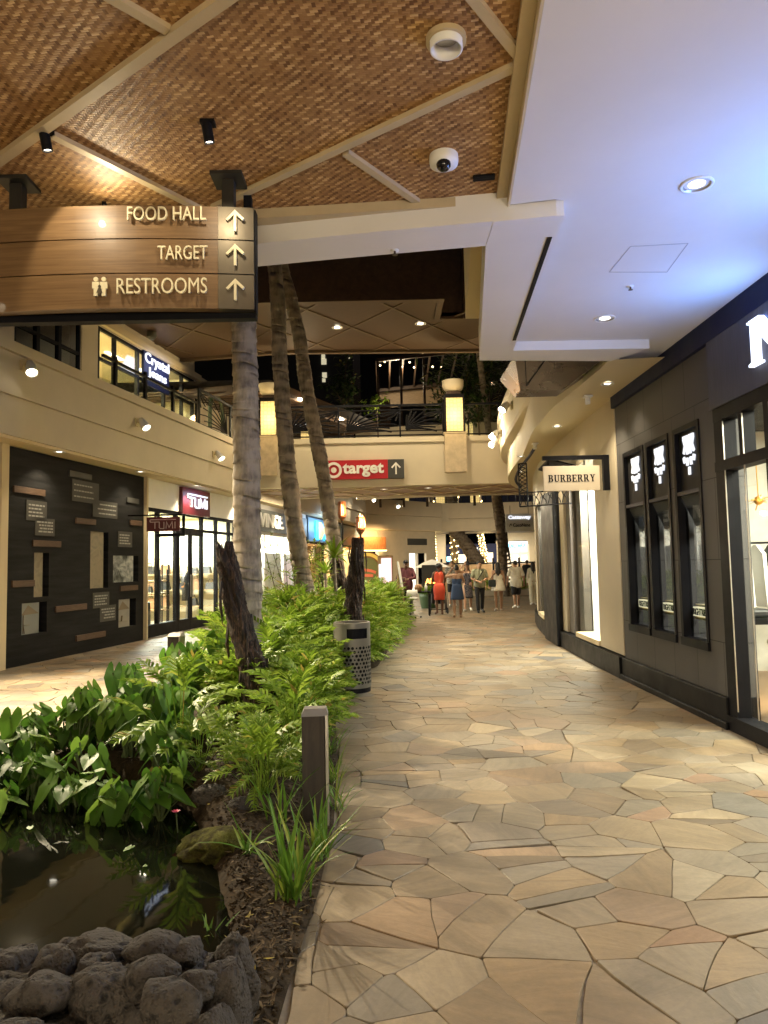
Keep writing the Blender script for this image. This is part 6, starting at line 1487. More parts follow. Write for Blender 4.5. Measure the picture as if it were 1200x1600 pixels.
for k in range(8): V, F = blade(.035, .012, rnd, .5, 3); n_.add(V, F, rot_to(k * .8, R(35)), (-1.33, 4.62, .14))
n_.build('petals', mat('pink_petal', (.55, .06, .12), .5), fl_)
def blade_clump(name, label, x, y, n, L, w_, spread=(35, 85), mt='blade', seed=0, group=None, bend=(.2, 1.0), z=None, cat='plant'):
    rs = random.Random(seed + 77); z = soil_z(x, y) if z is None else z; nb = NB()
    for k in range(n):
        V, F = blade(L * rs.uniform(.5, 1.1), w_ * rs.uniform(.7, 1.2), rs, rs.uniform(*bend), 6); nb.add(V, F, rot_to(rs.uniform(0, 6.3), R(rs.uniform(*spread))), (x + rs.gauss(0, .03), y + rs.gauss(0, .03), z))
    o = nb.build(name, M[mt]); return tag(o, label, cat, group)
blade_clump('lily_clump', 'large clump of upright strap leaves at the pond bank near the lava wall', -.48, 3.62, 46, .46, .011, (58, 88), seed=1)
blade_clump('lily_clump', 'clump of strap leaves at the foot of the wooden bollard', -.40, 4.18, 22, .42, .011, (48, 85), seed=2)
blade_clump('lily_clump', 'small splayed clump of strap leaves at the water beside the mossy rock', -.78, 4.02, 10, .34, .011, (25, 75), seed=3)
blade_clump('lily_clump', 'tiny tuft of strap leaves right at the water by the lava wall', -.83, 3.35, 8, .18, .010, (40, 80), seed=4)
blade_clump('lily_clump', 'thin upright strap leaves between mossy rock and bollard', -.68, 4.55, 14, .42, .011, (45, 88), seed=5)
blade_clump('grass_tuft', 'arching grass tuft spilling onto the paving beside the bollard', -.36, 5.05, 26, .36, .006, (25, 75), seed=6)
blade_clump('grass_tuft', 'arching grass tuft on the paving edge beyond the bollard', -.42, 5.6, 30, .40, .006, (25, 75), seed=7)
blade_clump('grass_tuft', 'arching grass tuft below the steel litter bin', -.50, 6.4, 24, .36, .006, (25, 75), seed=8)
blade_clump('grass_tuft', 'low grass tuft nearest the foot of the steel litter bin', -.62, 7.6, 26, .26, .006, (20, 65), seed=9)
blade_clump('grass_tuft', 'sparse grass tuft on the soil between bollard and litter bin', -.60, 7.0, 22, .28, .006, (20, 65), seed=10)
def rosette(name, label, x, y, z, n, L, w_, seed, mt='fern', stem=True, el=(5, 80)):
    rs = random.Random(seed); t = thing(name, label, 'plant', (x, y, soil_z(x, y)))
    nb = NB()
    for k in range(n): V, F = blade(L * rs.uniform(.75, 1.1), w_, rs, rs.uniform(.5, 1.2), 6); nb.add(V, F, rot_to(k * 2.4, R(el[1] - (el[1] - el[0]) * k / n)), (x, y, z))
    nb.build('foliage', M[mt], t)
    if stem: mb = MB(); mb.tube([(x, y, soil_z(x, y)), (x + .03, y, z * .5), (x, y, z)], .03, 7); mb.build('stem', M['palm_bark_dark'], t, smooth=True)
q = at_y(522, 872, 12.6); rosette('dracaena', 'spiky dracaena rosette on a thin stem before the torches', q.x, 12.6, q.z, 26, .50, .032, 3)
q = at_y(508, 896, 13.4); rosette('dracaena', 'lower dracaena rosette by the leaning palm foot', q.x, 13.4, q.z, 20, .42, .03, 9)
q = at_y(610, 926, 18.5); rosette('bromeliad', 'bright spiky bromeliad at the end of the planter beside the artist stall', q.x, 18.5, q.z - .1, 34, .62, .04, 4)
q = at_y(585, 935, 15.5); rosette('bromeliad', 'pale grey green bromeliad mound behind the litter bin', q.x, 15.5, q.z - .15, 26, .5, .04, 5)
q = at_y(455, 925, 11.5)
cr = thing('croton_shrub', 'leafy shrub with a few yellow leaves at the leaning palm foot', 'shrub', (q.x, 11.5, .1)); nb = NB(); nb2 = NB(); rs = random.Random(4)
for k in range(170):
    p = np.array([q.x + rs.gauss(0, .28), 11.5 + rs.gauss(0, .25), .35 + abs(rs.gauss(.45, .32))]); V, F = blade(.2, .035, rs, .6, 4); (nb2 if k % 9 == 0 else nb).add(V, F, rot_to(rs.uniform(0, 6.3), R(rs.uniform(-30, 50))), p)
nb.build('foliage', M['fern'], cr); nb2.build('yellow_leaves', M['yellow_leaf'], cr); mb = MB()
for k in range(7): mb.tube([(q.x, 11.5, .1), (q.x + rs.gauss(0, .15), 11.5 + rs.gauss(0, .12), .5), (q.x + rs.gauss(0, .3), 11.5 + rs.gauss(0, .2), 1.0)], .012, 5)
mb.build('stem', M['twig'], cr)
def airy_shrub(label, base, tips, seed, n=14, mt='fern'):
    rs = random.Random(seed); t = thing('airy_shrub', label, 'shrub', base); mb = MB(); nb = NB(); base = Vector(base)
    for tp in tips:
        tp = Vector(tp); m_ = base.lerp(tp, .5) + Vector((rs.gauss(0, .05), 0, .05)); mb.tube([base, m_, tp], [.014, .009, .004], 5)
        for k in range(n):
            a = m_.lerp(tp, rs.random()); b_ = a + Vector((rs.gauss(0, .14), rs.gauss(0, .12), rs.gauss(.05, .12))); mb.tube([a, b_], .003, 4)
            for j in range(5): V, F = blade(rs.uniform(.05, .09), .014, rs, .4, 3); nb.add(V, F, rot_to(rs.uniform(0, 6.3), R(rs.uniform(-40, 60))), np.array(a.lerp(b_, rs.random())[:]))
    mb.build('twigs', M['twig'], t); nb.build('foliage', M[mt], t)
Y_ = 12.2
airy_shrub('thin airy shrub with small leaves before the boutique window', (at_y(455, 905, Y_).x, Y_, .3), [at_y(420, 842, Y_), at_y(408, 838, Y_), at_y(445, 860, Y_), at_y(455, 870, Y_)], 1, 11)
Y_ = 14
airy_shrub('upright leafy shrub between the two leaning palms', (at_y(497, 905, Y_).x, Y_, .3), [at_y(490, 842, Y_), at_y(500, 850, Y_), at_y(482, 868, Y_), at_y(505, 880, Y_)], 2, 26)
# palms and stumps
def trunk_mesh(mb, pts, rads, ringstep=.15, n=24, seed=0, rough=.09):
    rs = random.Random(seed); P = [Vector(p) for p in pts]; L = [0]
    for a, b_ in zip(P, P[1:]): L.append(L[-1] + (b_ - a).length)
    def at(s):
        for i in range(len(P) - 1):
            if s <= L[i + 1] or i == len(P) - 2:
                t = (s - L[i]) / (L[i + 1] - L[i]); a = P[max(i - 1, 0)]; d = P[min(i + 2, len(P) - 1)]
                b_, c = P[i], P[i + 1]; m1 = (c - a) / 2; m2 = (d - b_) / 2
                h = b_ * (2 * t ** 3 - 3 * t ** 2 + 1) + m1 * (t ** 3 - 2 * t ** 2 + t) + c * (3 * t ** 2 - 2 * t ** 3) + m2 * (t ** 3 - t ** 2)
                return h, rads[i] + (rads[i + 1] - rads[i]) * t
    rings = []; s = 0; off = rs.random() * 50
    while s < L[-1]:
        st = ringstep * rs.uniform(.75, 1.3)
        for f, k in ((0, .975), (.10, 1.06), (.22, 1.05), (.45, 1.01), (.9, .985)):
            ss = s + f * st
            if ss > L[-1]: break
            c, r = at(ss); ring = []
            for i in range(n):
                a = 2 * math.pi * i / n; q_ = noise.noise(Vector((math.cos(a) * 1.6, math.sin(a) * 1.6, ss * 3 + off))); tilt = .03 * math.sin(a + s * 7)
                rr = r * (k + rough * q_); ring.append((c.x + rr * math.cos(a), c.y + rr * math.sin(a), c.z + tilt))
            rings.append(ring)
        s += st
    mb.rings(rings)
def palm(label, pts, rads, mt, seed, fr=12, L=2.6):
    t = thing('palm_tree', label, 'palm tree', pts[0]); mb = MB(); trunk_mesh(mb, pts, rads, seed=seed); mb.build('trunk', mt, t, smooth=True)
    nb = NB(); rs = random.Random(seed); top = np.array(pts[-1])
    for k in range(fr):
        az = k * 2.4; el = R(rs.uniform(10, 70)); Rm = rot_to(az, el); V, F = blade(L, .03, rs, 1.6, 8); nb.add(V, F, Rm, top)
        mid = V[1::3]
        for i in range(1, 9):
            for s in (-1, 1):
                for q_ in range(3): v2, f2 = blade(.55, .02, rs, .9, 3); nb.add(v2, f2, Rm @ rz3(-s * R(55)), top + Rm @ (mid[i] - np.array([0, q_ * .09, 0])))
    nb.build('crown', M['dark_leaf'], t)
palm('thick ringed grey palm trunk rising behind the direction sign', [(-1.60, 8.3, .05), (-1.58, 8.3, 1.0), (-1.575, 8.3, 3.0), (-1.60, 8.3, 5.2), (-1.62, 8.3, 11)], [.22, .165, .150, .142, .13], M['palm_bark'], 1)
a, b_ = at_y(478, 940, 13), at_y(430, 425, 13); m1, m2 = at_y(455, 780, 13), at_y(438, 580, 13)
palm('slim leaning palm trunk in the middle, nearest the thick grey trunk', [(a.x + .03, 13, .05), (a.x, 13, a.z), tuple(m1), tuple(m2), tuple(b_), (b_.x - .5, 13, 12)], [.19, .17, .155, .14, .13, .12], M['palm_bark_dark'], 2)
a, b_ = at_y(533, 930, 15), at_y(455, 470, 15); m1, m2 = at_y(508, 760, 15), at_y(480, 610, 15)
palm('slimmest palm trunk, leaning most, crossing before the red bridge sign', [(a.x + .05, 15, .05), (a.x, 15, a.z), tuple(m1), tuple(m2), tuple(b_), (b_.x - 1.2, 15, 12)], [.18, .16, .15, .145, .14, .12], M['palm_bark_dark'], 3)
def stump(label, pts, rads, seed):
    t = thing('burnt_stump', label, 'tree stump', pts[0]); P = [Vector(p) for p in pts]; rings = []; n = 64; N = 90; off = seed * 9.7
    for j in range(N + 1):
        s = j / N * (len(P) - 1); i = min(int(s), len(P) - 2); f = s - i; c = P[i].lerp(P[i + 1], f); r = rads[i] + (rads[i + 1] - rads[i]) * f; ring = []
        for k in range(n):
            a = 2 * math.pi * k / n; tw = a + j * .03
            q_ = noise.noise(Vector((math.cos(tw) * 2.2, math.sin(tw) * 2.2, j * .045 + off))) + .7 * noise.noise(Vector((math.cos(tw) * 5, math.sin(tw) * 5, j * .12 + off))) + .35 * noise.noise(Vector((math.cos(tw) * 11, math.sin(tw) * 11, j * .35 + off)))
            q_ += .55 * abs(noise.noise(Vector((math.cos(tw) * 17, math.sin(tw) * 17, j * .10 + off)))) - .2
            rr = r * (1 + .32 * q_); dz = 0
            if j > N - 7: dz = -.08 * max(0, noise.noise(Vector((math.cos(a) * 3, math.sin(a) * 3, off + 4)))) * (j - N + 7) / 3
            ring.append((c.x + rr * math.cos(a), c.y + rr * math.sin(a), c.z + dz))
        rings.append(ring)
    mb = MB(); mb.rings(rings); mb.build('bark', M['burnt'], t, smooth=True)
    mb = MB(); rs = random.Random(seed)
    for k in range(20):
        a = rs.uniform(0, 6.28); s = rs.uniform(.1, .9) * (len(P) - 1); i = min(int(s), len(P) - 2); c = P[i].lerp(P[i + 1], s - i); r = rads[i] * 1.1
        p = c + Vector((r * math.cos(a), r * math.sin(a), 0)); mb.tube([p, p + Vector((.02 * math.cos(a), .02 * math.sin(a), -.15)), p + Vector((.01, 0, -.35))], [.012, .014, .004], 5)
    mb.build('loose_fibre', M['burnt'], t, smooth=True)
p = [at_y(px, py, 7.2) for px, py in ((415, 1150), (400, 1050), (382, 1000), (366, 940), (358, 890), (350, 846))]
stump('shaggy leaning fern trunk stump standing before the thick palm', [tuple(v) for v in p], [.18, .135, .118, .11, .10, .08], 1)
p = [at_y(px, py, 11.5) for px, py in ((553, 985), (553, 940), (557, 890), (560, 840))]
stump('upright black stump just behind the litter bin', [tuple(v) for v in p], [.14, .125, .115, .09], 2)
p = [at_y(px, py, 13.6) for px, py in ((545, 950), (533, 920), (526, 880), (522, 868))]
stump('short dark leaning stump left of the upright black one', [tuple(v) for v in p], [.12, .11, .09, .07], 3)
# torches
def torch(label, px, ptop, pbot, Y_):
    a, b_ = at_y(px, ptop, Y_), at_y(px, pbot, Y_); t = thing('garden_torch', label, 'torch', (a.x, Y_, 0)); h = a.z - b_.z; mb = MB()
    mb.tube([(a.x, Y_, 0), (a.x, Y_, b_.z)], .02, 8); mb.build('pole', M['black'], t)
    mb = MB(Matrix.Translation((a.x, Y_, b_.z))); mb.lathe([(.03, -.08), (.085, 0), (.088, .03)], 18, caps=False); mb.build('cup', M['copper'], t)
    mb = MB(Matrix.Translation((a.x, Y_, b_.z)))
    for k in range(11):
        a0 = math.pi * .55 + 2 * math.pi * k / 16; mb.box(-.012, .012, .08, .086, .02, h, Matrix.Rotation(a0, 4, 'Z'))
    mb.lathe([(.086, h - .02), (.088, h)], 18, caps=False); mb.build('shade', M['copper'], t)
    mb = MB(Matrix.Translation((a.x, Y_, b_.z))); rs = random.Random(px)
    for k in range(5): x_, y_ = rs.gauss(0.02, .02), rs.gauss(-.01, .02); mb.lathe([(.001, .02), (.022, .05), (.026, .09), (.015, .15 + .03 * k), (.001, .19 + .03 * k)], 8, Matrix.Translation((x_, y_, 0)))
    mb.build('flame', M['flame'], t, smooth=True); point_lamp((a.x + .12, Y_ - .14, b_.z + .15), 12, (1, .5, .15), .06, t)
torch('copper torch with flame, higher and nearer the leaning palm', 534, 784, 808, 16)
torch('copper torch with flame right above the upright black stump', 563, 808, 828, 13.6)

# lava wall and rocks
def rock_mesh(mb, c, s, seed, amp=.22, sub=3):
    bm_ = bmesh.new(); bmesh.ops.create_icosphere(bm_, subdivisions=sub, radius=1); rs = random.Random(seed); off = Vector((rs.uniform(0, 90), rs.uniform(0, 90), 0))
    cut = [(Vector((rs.gauss(0, 1), rs.gauss(0, 1), rs.gauss(0, .7))).normalized(), rs.uniform(.62, .9)) for _ in range(7)]
    for v in bm_.verts:
        p = v.co.copy(); p += p * amp * (noise.noise(p * 1.4 + off) + .5 * noise.noise(p * 3.2 + off) + .32 * noise.noise(p * 7 + off) + .2 * noise.noise(p * 14 + off))
        pit = noise.noise(p * 7 + off * 2); 
        if sub > 3 and pit > .32: p *= 1 - .10 * (pit - .32) * 3
        for n_, d in cut:
            e = p.dot(n_) - d
            if e > 0: p -= n_ * e * .8
        v.co = p
    rz = Matrix.Rotation(rs.uniform(-.5, .5), 3, 'Z')
    vs = [(c[0] + (rz @ v.co).x * s[0], c[1] + (rz @ v.co).y * s[1], c[2] + v.co.z * s[2]) for v in bm_.verts]; fs = [tuple(v.index for v in f.verts) for f in bm_.faces]; bm_.free(); mb.add(vs, fs)
lw = thing('lava_rock_wall', 'low wall of rounded dark lava rocks around the near pond edge', 'rock wall', (-1.5, 2.4, 0))
rs = random.Random(21); k = 0
for row, (y, z, sz) in enumerate(((2.15, .08, .130), (2.19, .24, .120), (2.36, .315, .088), (2.50, .32, .085), (2.62, .30, .088), (2.66, .13, .12))):
    x = -2.9 + rs.uniform(0, .1)
    while x < -.52 - .03 * row:
        s = sz * rs.uniform(.72, 1.22); mb = MB(); rock_mesh(mb, (x, y + rs.gauss(0, .025), z + rs.gauss(0, .02)), (s * rs.uniform(.95, 1.25), s * rs.uniform(.8, 1.0), s * rs.uniform(.66, .9)), k, .22, 4); mb.build('lava_rock', M['lava'], lw, smooth=True); k += 1; x += s * 1.62
for (x, y, z, s) in ((-.52, 2.24, .17, (.10, .13, .20)), (-.54, 2.44, .22, (.10, .12, .18)), (-.56, 2.62, .2, (.09, .1, .18)), (-.60, 2.15, .08, (.12, .12, .12))):
    mb = MB(); rock_mesh(mb, (x, y, z), s, k, .25, 4); mb.build('lava_rock', M['lava'], lw, smooth=True); k += 1
mb = MB(); mb.box(-2.9, -.62, 2.2, 2.62, 0, .32); mb.build('mortar_core', M['lava'], lw)
for q_ in range(30):
    mb = MB(); s = rs.uniform(.05, .095); rock_mesh(mb, (rs.uniform(-2.4, -.56), rs.choice((2.12, 2.3, 2.52, 2.66)) + rs.gauss(0, .03), rs.choice((.2, .34, .37)) + rs.gauss(0, .03)), (s * 1.3, s, s * .8), 300 + q_, .3, 3); mb.build('filler_rock', M['lava'], lw, smooth=True)
mb = MB(); rock_mesh(mb, (-.98, 4.28, .06), (.24, .18, .11), 77, .42, 4); tag(mb.build('mossy_rock', M['moss'], smooth=True), 'flat mossy green rock on the pond bank', 'rock')
for k, (x, y, s) in enumerate(((-.95, 4.75, .10), (-1.2, 4.95, .12), (-.62, 3.0, .08))):
    mb = MB(); rock_mesh(mb, (x, y, soil_z(x, y)), (s, s * .8, s * .6), 90 + k, .25); tag(mb.build('bank_rock', M['lava'], smooth=True), ['small dark rock on the soil behind the mossy rock', 'small dark rock at the water below the ferns', 'small dark rock between lava wall and strap leaves'][k], 'rock')
mb = MB(); rs = random.Random(12)
for k in range(2200):
    y = rs.uniform(2.3, 6.6); x = rs.uniform(interp(POND, min(max(y, 2.4), 6)) + .10, interp(XR, y) - .01); s = rs.uniform(.004, .012) * (1 if rs.random() < .95 else 2)
    z = soil_z(x, y) + .3 * s; a0 = rs.uniform(0, 6); mb.add([(x + s * math.cos(a0 + i * 1.26) * rs.uniform(.7, 1.2), y + s * math.sin(a0 + i * 1.26) * rs.uniform(.7, 1.2), z - s * .5) for i in range(5)] + [(x + s * .6 * math.cos(a0 + i * 1.26), y + s * .6 * math.sin(a0 + i * 1.26), z + s * rs.uniform(.3, .6)) for i in range(5)], [(5, 6, 7, 8, 9)] + [(i, (i + 1) % 5, 5 + (i + 1) % 5, 5 + i) for i in range(5)])
tag(mb.build('soil_clods', M['soil']), 'loose crumbs of dark soil along the planter bank', 'soil', kind='stuff')
nb = NB(); rs = random.Random(3)
for k in range(1300):
    y = rs.uniform(2.7, 6.5); x = rs.uniform(interp(POND, min(y, 6)) + .15, interp(XR, y) + (.06 if rs.random() < .06 else -.03)); 
    V, F = blade(rs.uniform(.015, .07), rs.uniform(.003, .010), rs, rs.uniform(-.6, .8), 3); nb.add(V, F, rot_to(rs.uniform(0, 6.3), R(rs.uniform(-10, 25))), (x, y, soil_z(x, y) + .008))
o = nb.build('leaf_litter', leaf_mat('dry_litter', (.03, .02, .011), (.07, .045, .022), (.13, .088, .042), .1, .8)); tag(o, 'dry leaf litter scattered over the soil bank', 'leaf litter', kind='stuff')

# ================================================================== STREET FURNITURE
def bollard(x, y, label, rz=0.0, h=.74):
    t = thing('wooden_bollard', label, 'bollard', (x, y, 0), rz=rz); X_ = WM[t.name]
    mb = MB(X_); mb.box(-.085, .060, -.07, .07, 0, h - .04); mb.build('post', M['wood_post'], t, bevel=.004)
    mb = MB(X_); mb.box(.062, .082, -.074, .074, 0, h - .035); mb.build('steel_edge', M['steel'], t, bevel=.003)
    mb = MB(X_); mb.add([(-.088, -.074, h - .04), (.084, -.074, h - .04), (.084, .074, h - .04), (-.088, .074, h - .04), (-.07, -.03, h), (.07, -.03, h), (.07, .07, h), (-.07, .07, h)], [(0, 1, 2, 3), (4, 5, 6, 7), (0, 1, 5, 4), (1, 2, 6, 5), (2, 3, 7, 6), (3, 0, 4, 7)]); mb.build('cap', M['bollard_cap'], t)
    return t
bollard(-.47, 4.75, 'tall dark wooden bollard with steel edge on the near paving border', R(4))
bollard(-2.62, 9.1, 'short tan bollard half hidden behind the taro leaves', R(-8), .86)
bin_ = thing('litter_bin', 'round steel litter bin with pierced hexagon pattern by the planter', 'litter bin', (-.46, 9.72, 0)); BX = Matrix.Translation((-.46, 9.72, 0)) @ Matrix.Rotation(R(-8), 4, 'Z')
rB, hB = .245, .90
mb = MB(BX); n = 48; z0, z1, a_o0, a_o1 = .70, .83, R(-95), R(-25)
def cyl_patch(mb, a0, a1, z0, z1, r, n, flip=False):
    V = []; 
    for i in range(n + 1): a = a0 + (a1 - a0) * i / n; V += [(r * math.cos(a), r * math.sin(a), z0), (r * math.cos(a), r * math.sin(a), z1)]
    mb.add(V, [(2 * i, 2 * i + 2, 2 * i + 3, 2 * i + 1) for i in range(n)])
cyl_patch(mb, 0, 2 * math.pi, .06, z0, rB, 48); cyl_patch(mb, 0, 2 * math.pi, z1, hB, rB, 48); cyl_patch(mb, a_o1, a_o0 + 2 * math.pi, z0, z1, rB, 36)
mb.lathe([(rB, hB), (rB - .012, hB + .008), (rB - .03, hB)], 48, caps=False); mb.build('shell', M['bin_metal'], bin_, smooth=True)
mb = MB(BX); mb.lathe([(rB - .03, hB - .004), (.001, hB - .003)], 32, caps=False); mb.lathe([(rB - .02, .62), (rB - .02, hB - .01)], 32, caps=False); mb.lathe([(rB * .96, .62), (.001, .62)], 32, caps=False); mb.build('liner', M['black'], bin_); mb = MB(BX); mb.lathe([(rB * .97, 0), (rB * .97, .06)], 40, caps=False); mb.build('foot_ring', M['black'], bin_)
mb = MB(BX); nc = 30
for row in range(10):
    z = .13 + .050 * row
    for c_ in range(nc):
        a = 2 * math.pi * (c_ + .5 * (row % 2)) / nc; fm = frame_m(((rB + .0005) * math.cos(a), (rB + .0005) * math.sin(a), z), (-math.sin(a), math.cos(a), 0), (math.cos(a), math.sin(a), 0)); s = .021 if (row + c_) % 3 else .013
        mb.prism([(s * math.cos(R(60 * k + 30)), s * math.sin(R(60 * k + 30))) for k in range(6)], 0, .0012, fm)
mb.build('pierced_pattern', M['black'], bin_)
q = at_z(536, 1104, .01); mb = MB(); mb.add([(q.x - .06, q.y, .01), (q.x + .05, q.y - .04, .012), (q.x + .12, q.y + .02, .02), (q.x + .01, q.y + .06, .016)], [(0, 1, 2, 3)]); mb.add([(q.x - .06, q.y, .004), (q.x + .05, q.y - .04, .006), (q.x + .12, q.y + .02, .014), (q.x + .01, q.y + .06, .01)], [(0, 1, 2, 3)]); tag(mb.build('fallen_leaf', M['wood_tan']), 'single dry leaf fallen on the paving beside the bollard top', 'leaf')

# upper planting at bridge level and in the night behind
def leafy(name, label, c, s, n, mt, seed, L=.22, w_=.05, trunk=None, cat='shrub', spike=False):
    rs = random.Random(seed); t = thing(name, label, cat, (c[0], c[1], trunk if trunk is not None else c[2] - s[2])); nb = NB(); cl = [(rs.gauss(0, .55), rs.gauss(0, .55), rs.gauss(0, .5)) for _ in range(14)]
    for k in range(n):
        q_ = rs.choice(cl); p = np.array([c[0] + s[0] * (q_[0] + rs.gauss(0, .24)), c[1] + s[1] * (q_[1] + rs.gauss(0, .24)), c[2] + s[2] * (q_[2] + rs.gauss(0, .22))]); V, F = blade(L * rs.uniform(.6, 1.2), w_, rs, .7, 3); nb.add(V, F, rot_to(rs.uniform(0, 6.3), R(rs.uniform(-50, 50))), p)
    nb.build('foliage', M[mt], t)
    mb = MB(); zb_ = trunk if trunk is not None else c[2] - s[2] * 1.2
    mb.tube([(c[0], c[1], zb_), (c[0] + .05, c[1], (zb_ + c[2]) / 2), (c[0], c[1], c[2] + s[2] * .3)], [.05, .04, .02], 7)
    for q_ in cl[:6]: mb.tube([(c[0], c[1], c[2] - s[2] * .6), (c[0] + s[0] * q_[0], c[1] + s[1] * q_[1], c[2] + s[2] * q_[2])], [.03, .008], 5)
    mb.build('trunk', M['twig'], t)
q = at_y(535, 608, 30.6); leafy('night_shrub', 'dim shrub lit from below on the upper terrace behind the pergola', (q.x, 30.6, q.z), (.7, .5, 1.2), 420, 'dark_leaf', 1, .3, .07, 5.4)
q = at_y(588, 626, 30.4); leafy('night_shrub', 'small yellowish uplit shrub on the upper terrace', (q.x, 30.4, q.z), (.30, .25, .45), 180, 'fern', 2, .2, .05, 5.4); point_lamp((q.x + .2, 29.8, q.z - .6), 14, WARM, .1)
q = at_y(728, 585, 29); leafy('night_tree', 'large dark tree crown behind the right lantern bowl', (q.x, 29, q.z), (1.3, .9, 1.3), 900, 'dark_leaf', 3, .45, .05, 5.4, 'tree')
q = at_y(690, 640, 27.5); leafy('night_shrub', 'dark drooping shrub left of the right lantern', (q.x, 27.5, q.z), (.45, .4, .6), 260, 'dark_leaf', 4, .35, .04, 5.4)
q = at_y(746, 640, 26.5); leafy('night_shrub', 'leafy dark shrub right of the right lantern', (q.x, 26.5, q.z), (.35, .3, .55), 220, 'dark_leaf', 6, .25, .05, 5.4)
q = at_y(762, 570, 33); leafy('night_tree', 'dark tree beside the cream beam against the night sky', (q.x, 33, q.z), (1.2, .9, 1.5), 600, 'dark_leaf', 7, .5, .05, 5.4, 'tree')
a, b_ = at_y(765, 690, 28), at_y(753, 590, 28); palm('thin dark palm trunk on the upper terrace by the curved gallery', [(a.x, 28, 5.4), tuple(a), tuple(b_), (b_.x - .1, 28, 10)], [.14, .13, .12, .11], M['palm_bark_dark'], 8, 10, 1.6)
# far court trees
a, b_ = at_y(788, 915, 36), at_y(774, 775, 36); palm('far palm trunk before the curved wall, the straighter of two', [(a.x, 36, 0), (at_y(783, 840, 36).x, 36, 2.8), tuple(b_), (b_.x - .2, 36, 9)], [.25, .21, .2, .18], M['palm_bark_dark'], 9)
a, b_ = at_y(795, 915, 37), at_y(781, 790, 37); palm('far palm trunk behind the first, lower wrapped in pale bands', [(a.x + .1, 37, 0), (at_y(789, 850, 37).x, 37, 2.5), tuple(b_), (b_.x - .8, 37, 9)], [.24, .19, .17, .15], M['palm_bark_dark'], 10)
pb = thing('palm_light_wrap', 'pale light bands wound round the lower far palm trunk', 'light wrap', (a.x, 37, .5)); mb = MB()
for k in range(9): z = .5 + .2 * k; x = a.x + .1 - .035 * k; mb.lathe([(.245, -.05), (.25, 0), (.245, .05)], 16, Matrix.Translation((x, 37, z)), caps=False)
mb.build('bands', emat('wrap_glow', (1, .78, .5), .55), pb)
def fairy_tree(label, pts, r, seed, lights=True):
    t = thing('fairy_light_tree', label, 'tree', pts[0]); mb = MB(); trunk_mesh(mb, pts, [r] * len(pts), .4, 12, seed, .15); mb.build('trunk', M['palm_bark_dark'], t, smooth=True)
    if lights:
        mb = MB(); rs = random.Random(seed); N = 150
        for k in range(N):
            s = k / N * (len(pts) - 1); i = min(int(s), len(pts) - 2); c = Vector(pts[i]).lerp(Vector(pts[i + 1]), s - i); a_ = k * 1.1 + rs.uniform(-.3, .3); mb.ball((c.x + r * 1.05 * math.cos(a_), c.y + r * 1.05 * math.sin(a_), c.z + rs.uniform(-.05, .05)), .05, 5, 4)
        mb.build('fairy_lights', M['fairy'], t)
        point_lamp((pts[1][0], pts[1][1] - .8, pts[1][2]), 30, (1, .7, .3), .3, t)
    leafy_c = pts[-1]
    nb = NB(); rs = random.Random(seed + 5)
    for k in range(160): V, F = blade(.6, .12, rs, .5, 3); nb.add(V, F, rot_to(rs.uniform(0, 6.3), R(rs.uniform(-40, 40))), np.array(leafy_c) + np.array([rs.gauss(0, 1.2), rs.gauss(0, 1.2), rs.gauss(.5, .6)]))
    nb.build('crown', M['dark_leaf'], t)
def fpts(l, Y_): q = [at_y(px, py, Y_) for px, py in l]; return [(q[0].x, Y_, 0)] + [tuple(v) for v in q] + [(q[-1].x, Y_, 8.5)]
fairy_tree('slim tree trunk wrapped in fairy lights by the tan corner wall', fpts([(677, 872), (674, 836)], 52), .24, 31)
fairy_tree('tree trunk wrapped in fairy lights in the middle of the far court', fpts([(711, 895), (709, 832), (711, 770)], 53), .27, 32)
fairy_tree('leaning trunk wrapped in fairy lights beside the thick dark tree', fpts([(757, 868), (750, 833)], 54), .2, 33)
fairy_tree('thick dark leaning tree trunk across the far court', fpts([(745, 880), (728, 850), (705, 815)], 49), .55, 34, False)
# low planter hedge, pot, board, umbrella
hp_ = thing('low_court_planter', 'low curved planter with dark green hedge behind the strolling couple', 'planter', (5.5, 37, 0)); mb = MB(); mb.box(3.6, 9.5, 36.4, 37.4, 0, .28); mb.build('planter_wall', M['plaster'], hp_, bevel=.02); nb = NB(); rs = random.Random(8)
for k in range(900): V, F = blade(.3, .05, rs, .8, 3); nb.add(V, F, rot_to(rs.uniform(0, 6.3), R(rs.uniform(-10, 80))), (rs.uniform(3.7, 9.4), rs.uniform(36.5, 37.3), rs.uniform(.25, .75)))
nb.build('foliage', M['fern'], hp_)
pt = thing('dark_plant_pot', 'dark green plant pot behind the orange dress', 'plant pot', (1.62, 27.5, 0)); mb = MB(Matrix.Translation((1.62, 27.5, 0))); mb.lathe([(.28, 0), (.36, .4), (.38, .55), (.33, .55), (.3, .5), (.001, .5)], 20, caps=False); mb.build('pot', mat('green_pot', (.03, .06, .02), .5), pt, smooth=True); nb = NB()
for k in range(110): V, F = blade(.45, .05, rs, .9, 4); nb.add(V, F, rot_to(rs.uniform(0, 6.3), R(rs.uniform(10, 85))), (1.62 + rs.gauss(0, .12), 27.5 + rs.gauss(0, .12), .5))
nb.build('foliage', M['fern'], pt)
mbd = thing('menu_board', 'dark menu board with glowing orange letters behind the orange dress', 'menu board', (2.05, 30, 0)); q0, q1 = at_y(659, 883, 30), at_y(692, 915, 30); mb = MB(); mb.box(q0.x, q1.x, 30, 30.06, q1.z, q0.z); mb.build('panel', M['grey_sign'], mbd); mb = MB(); mb.text('AR..', frame_m((q0.x + .35, 29.99, q1.z + .2), (1, 0, 0), (0, -1, 0)), .42, .2, .02, .03); mb.build('lettering', emat('orange_led', (1, .35, .05), 4), mbd)
mb = MB()
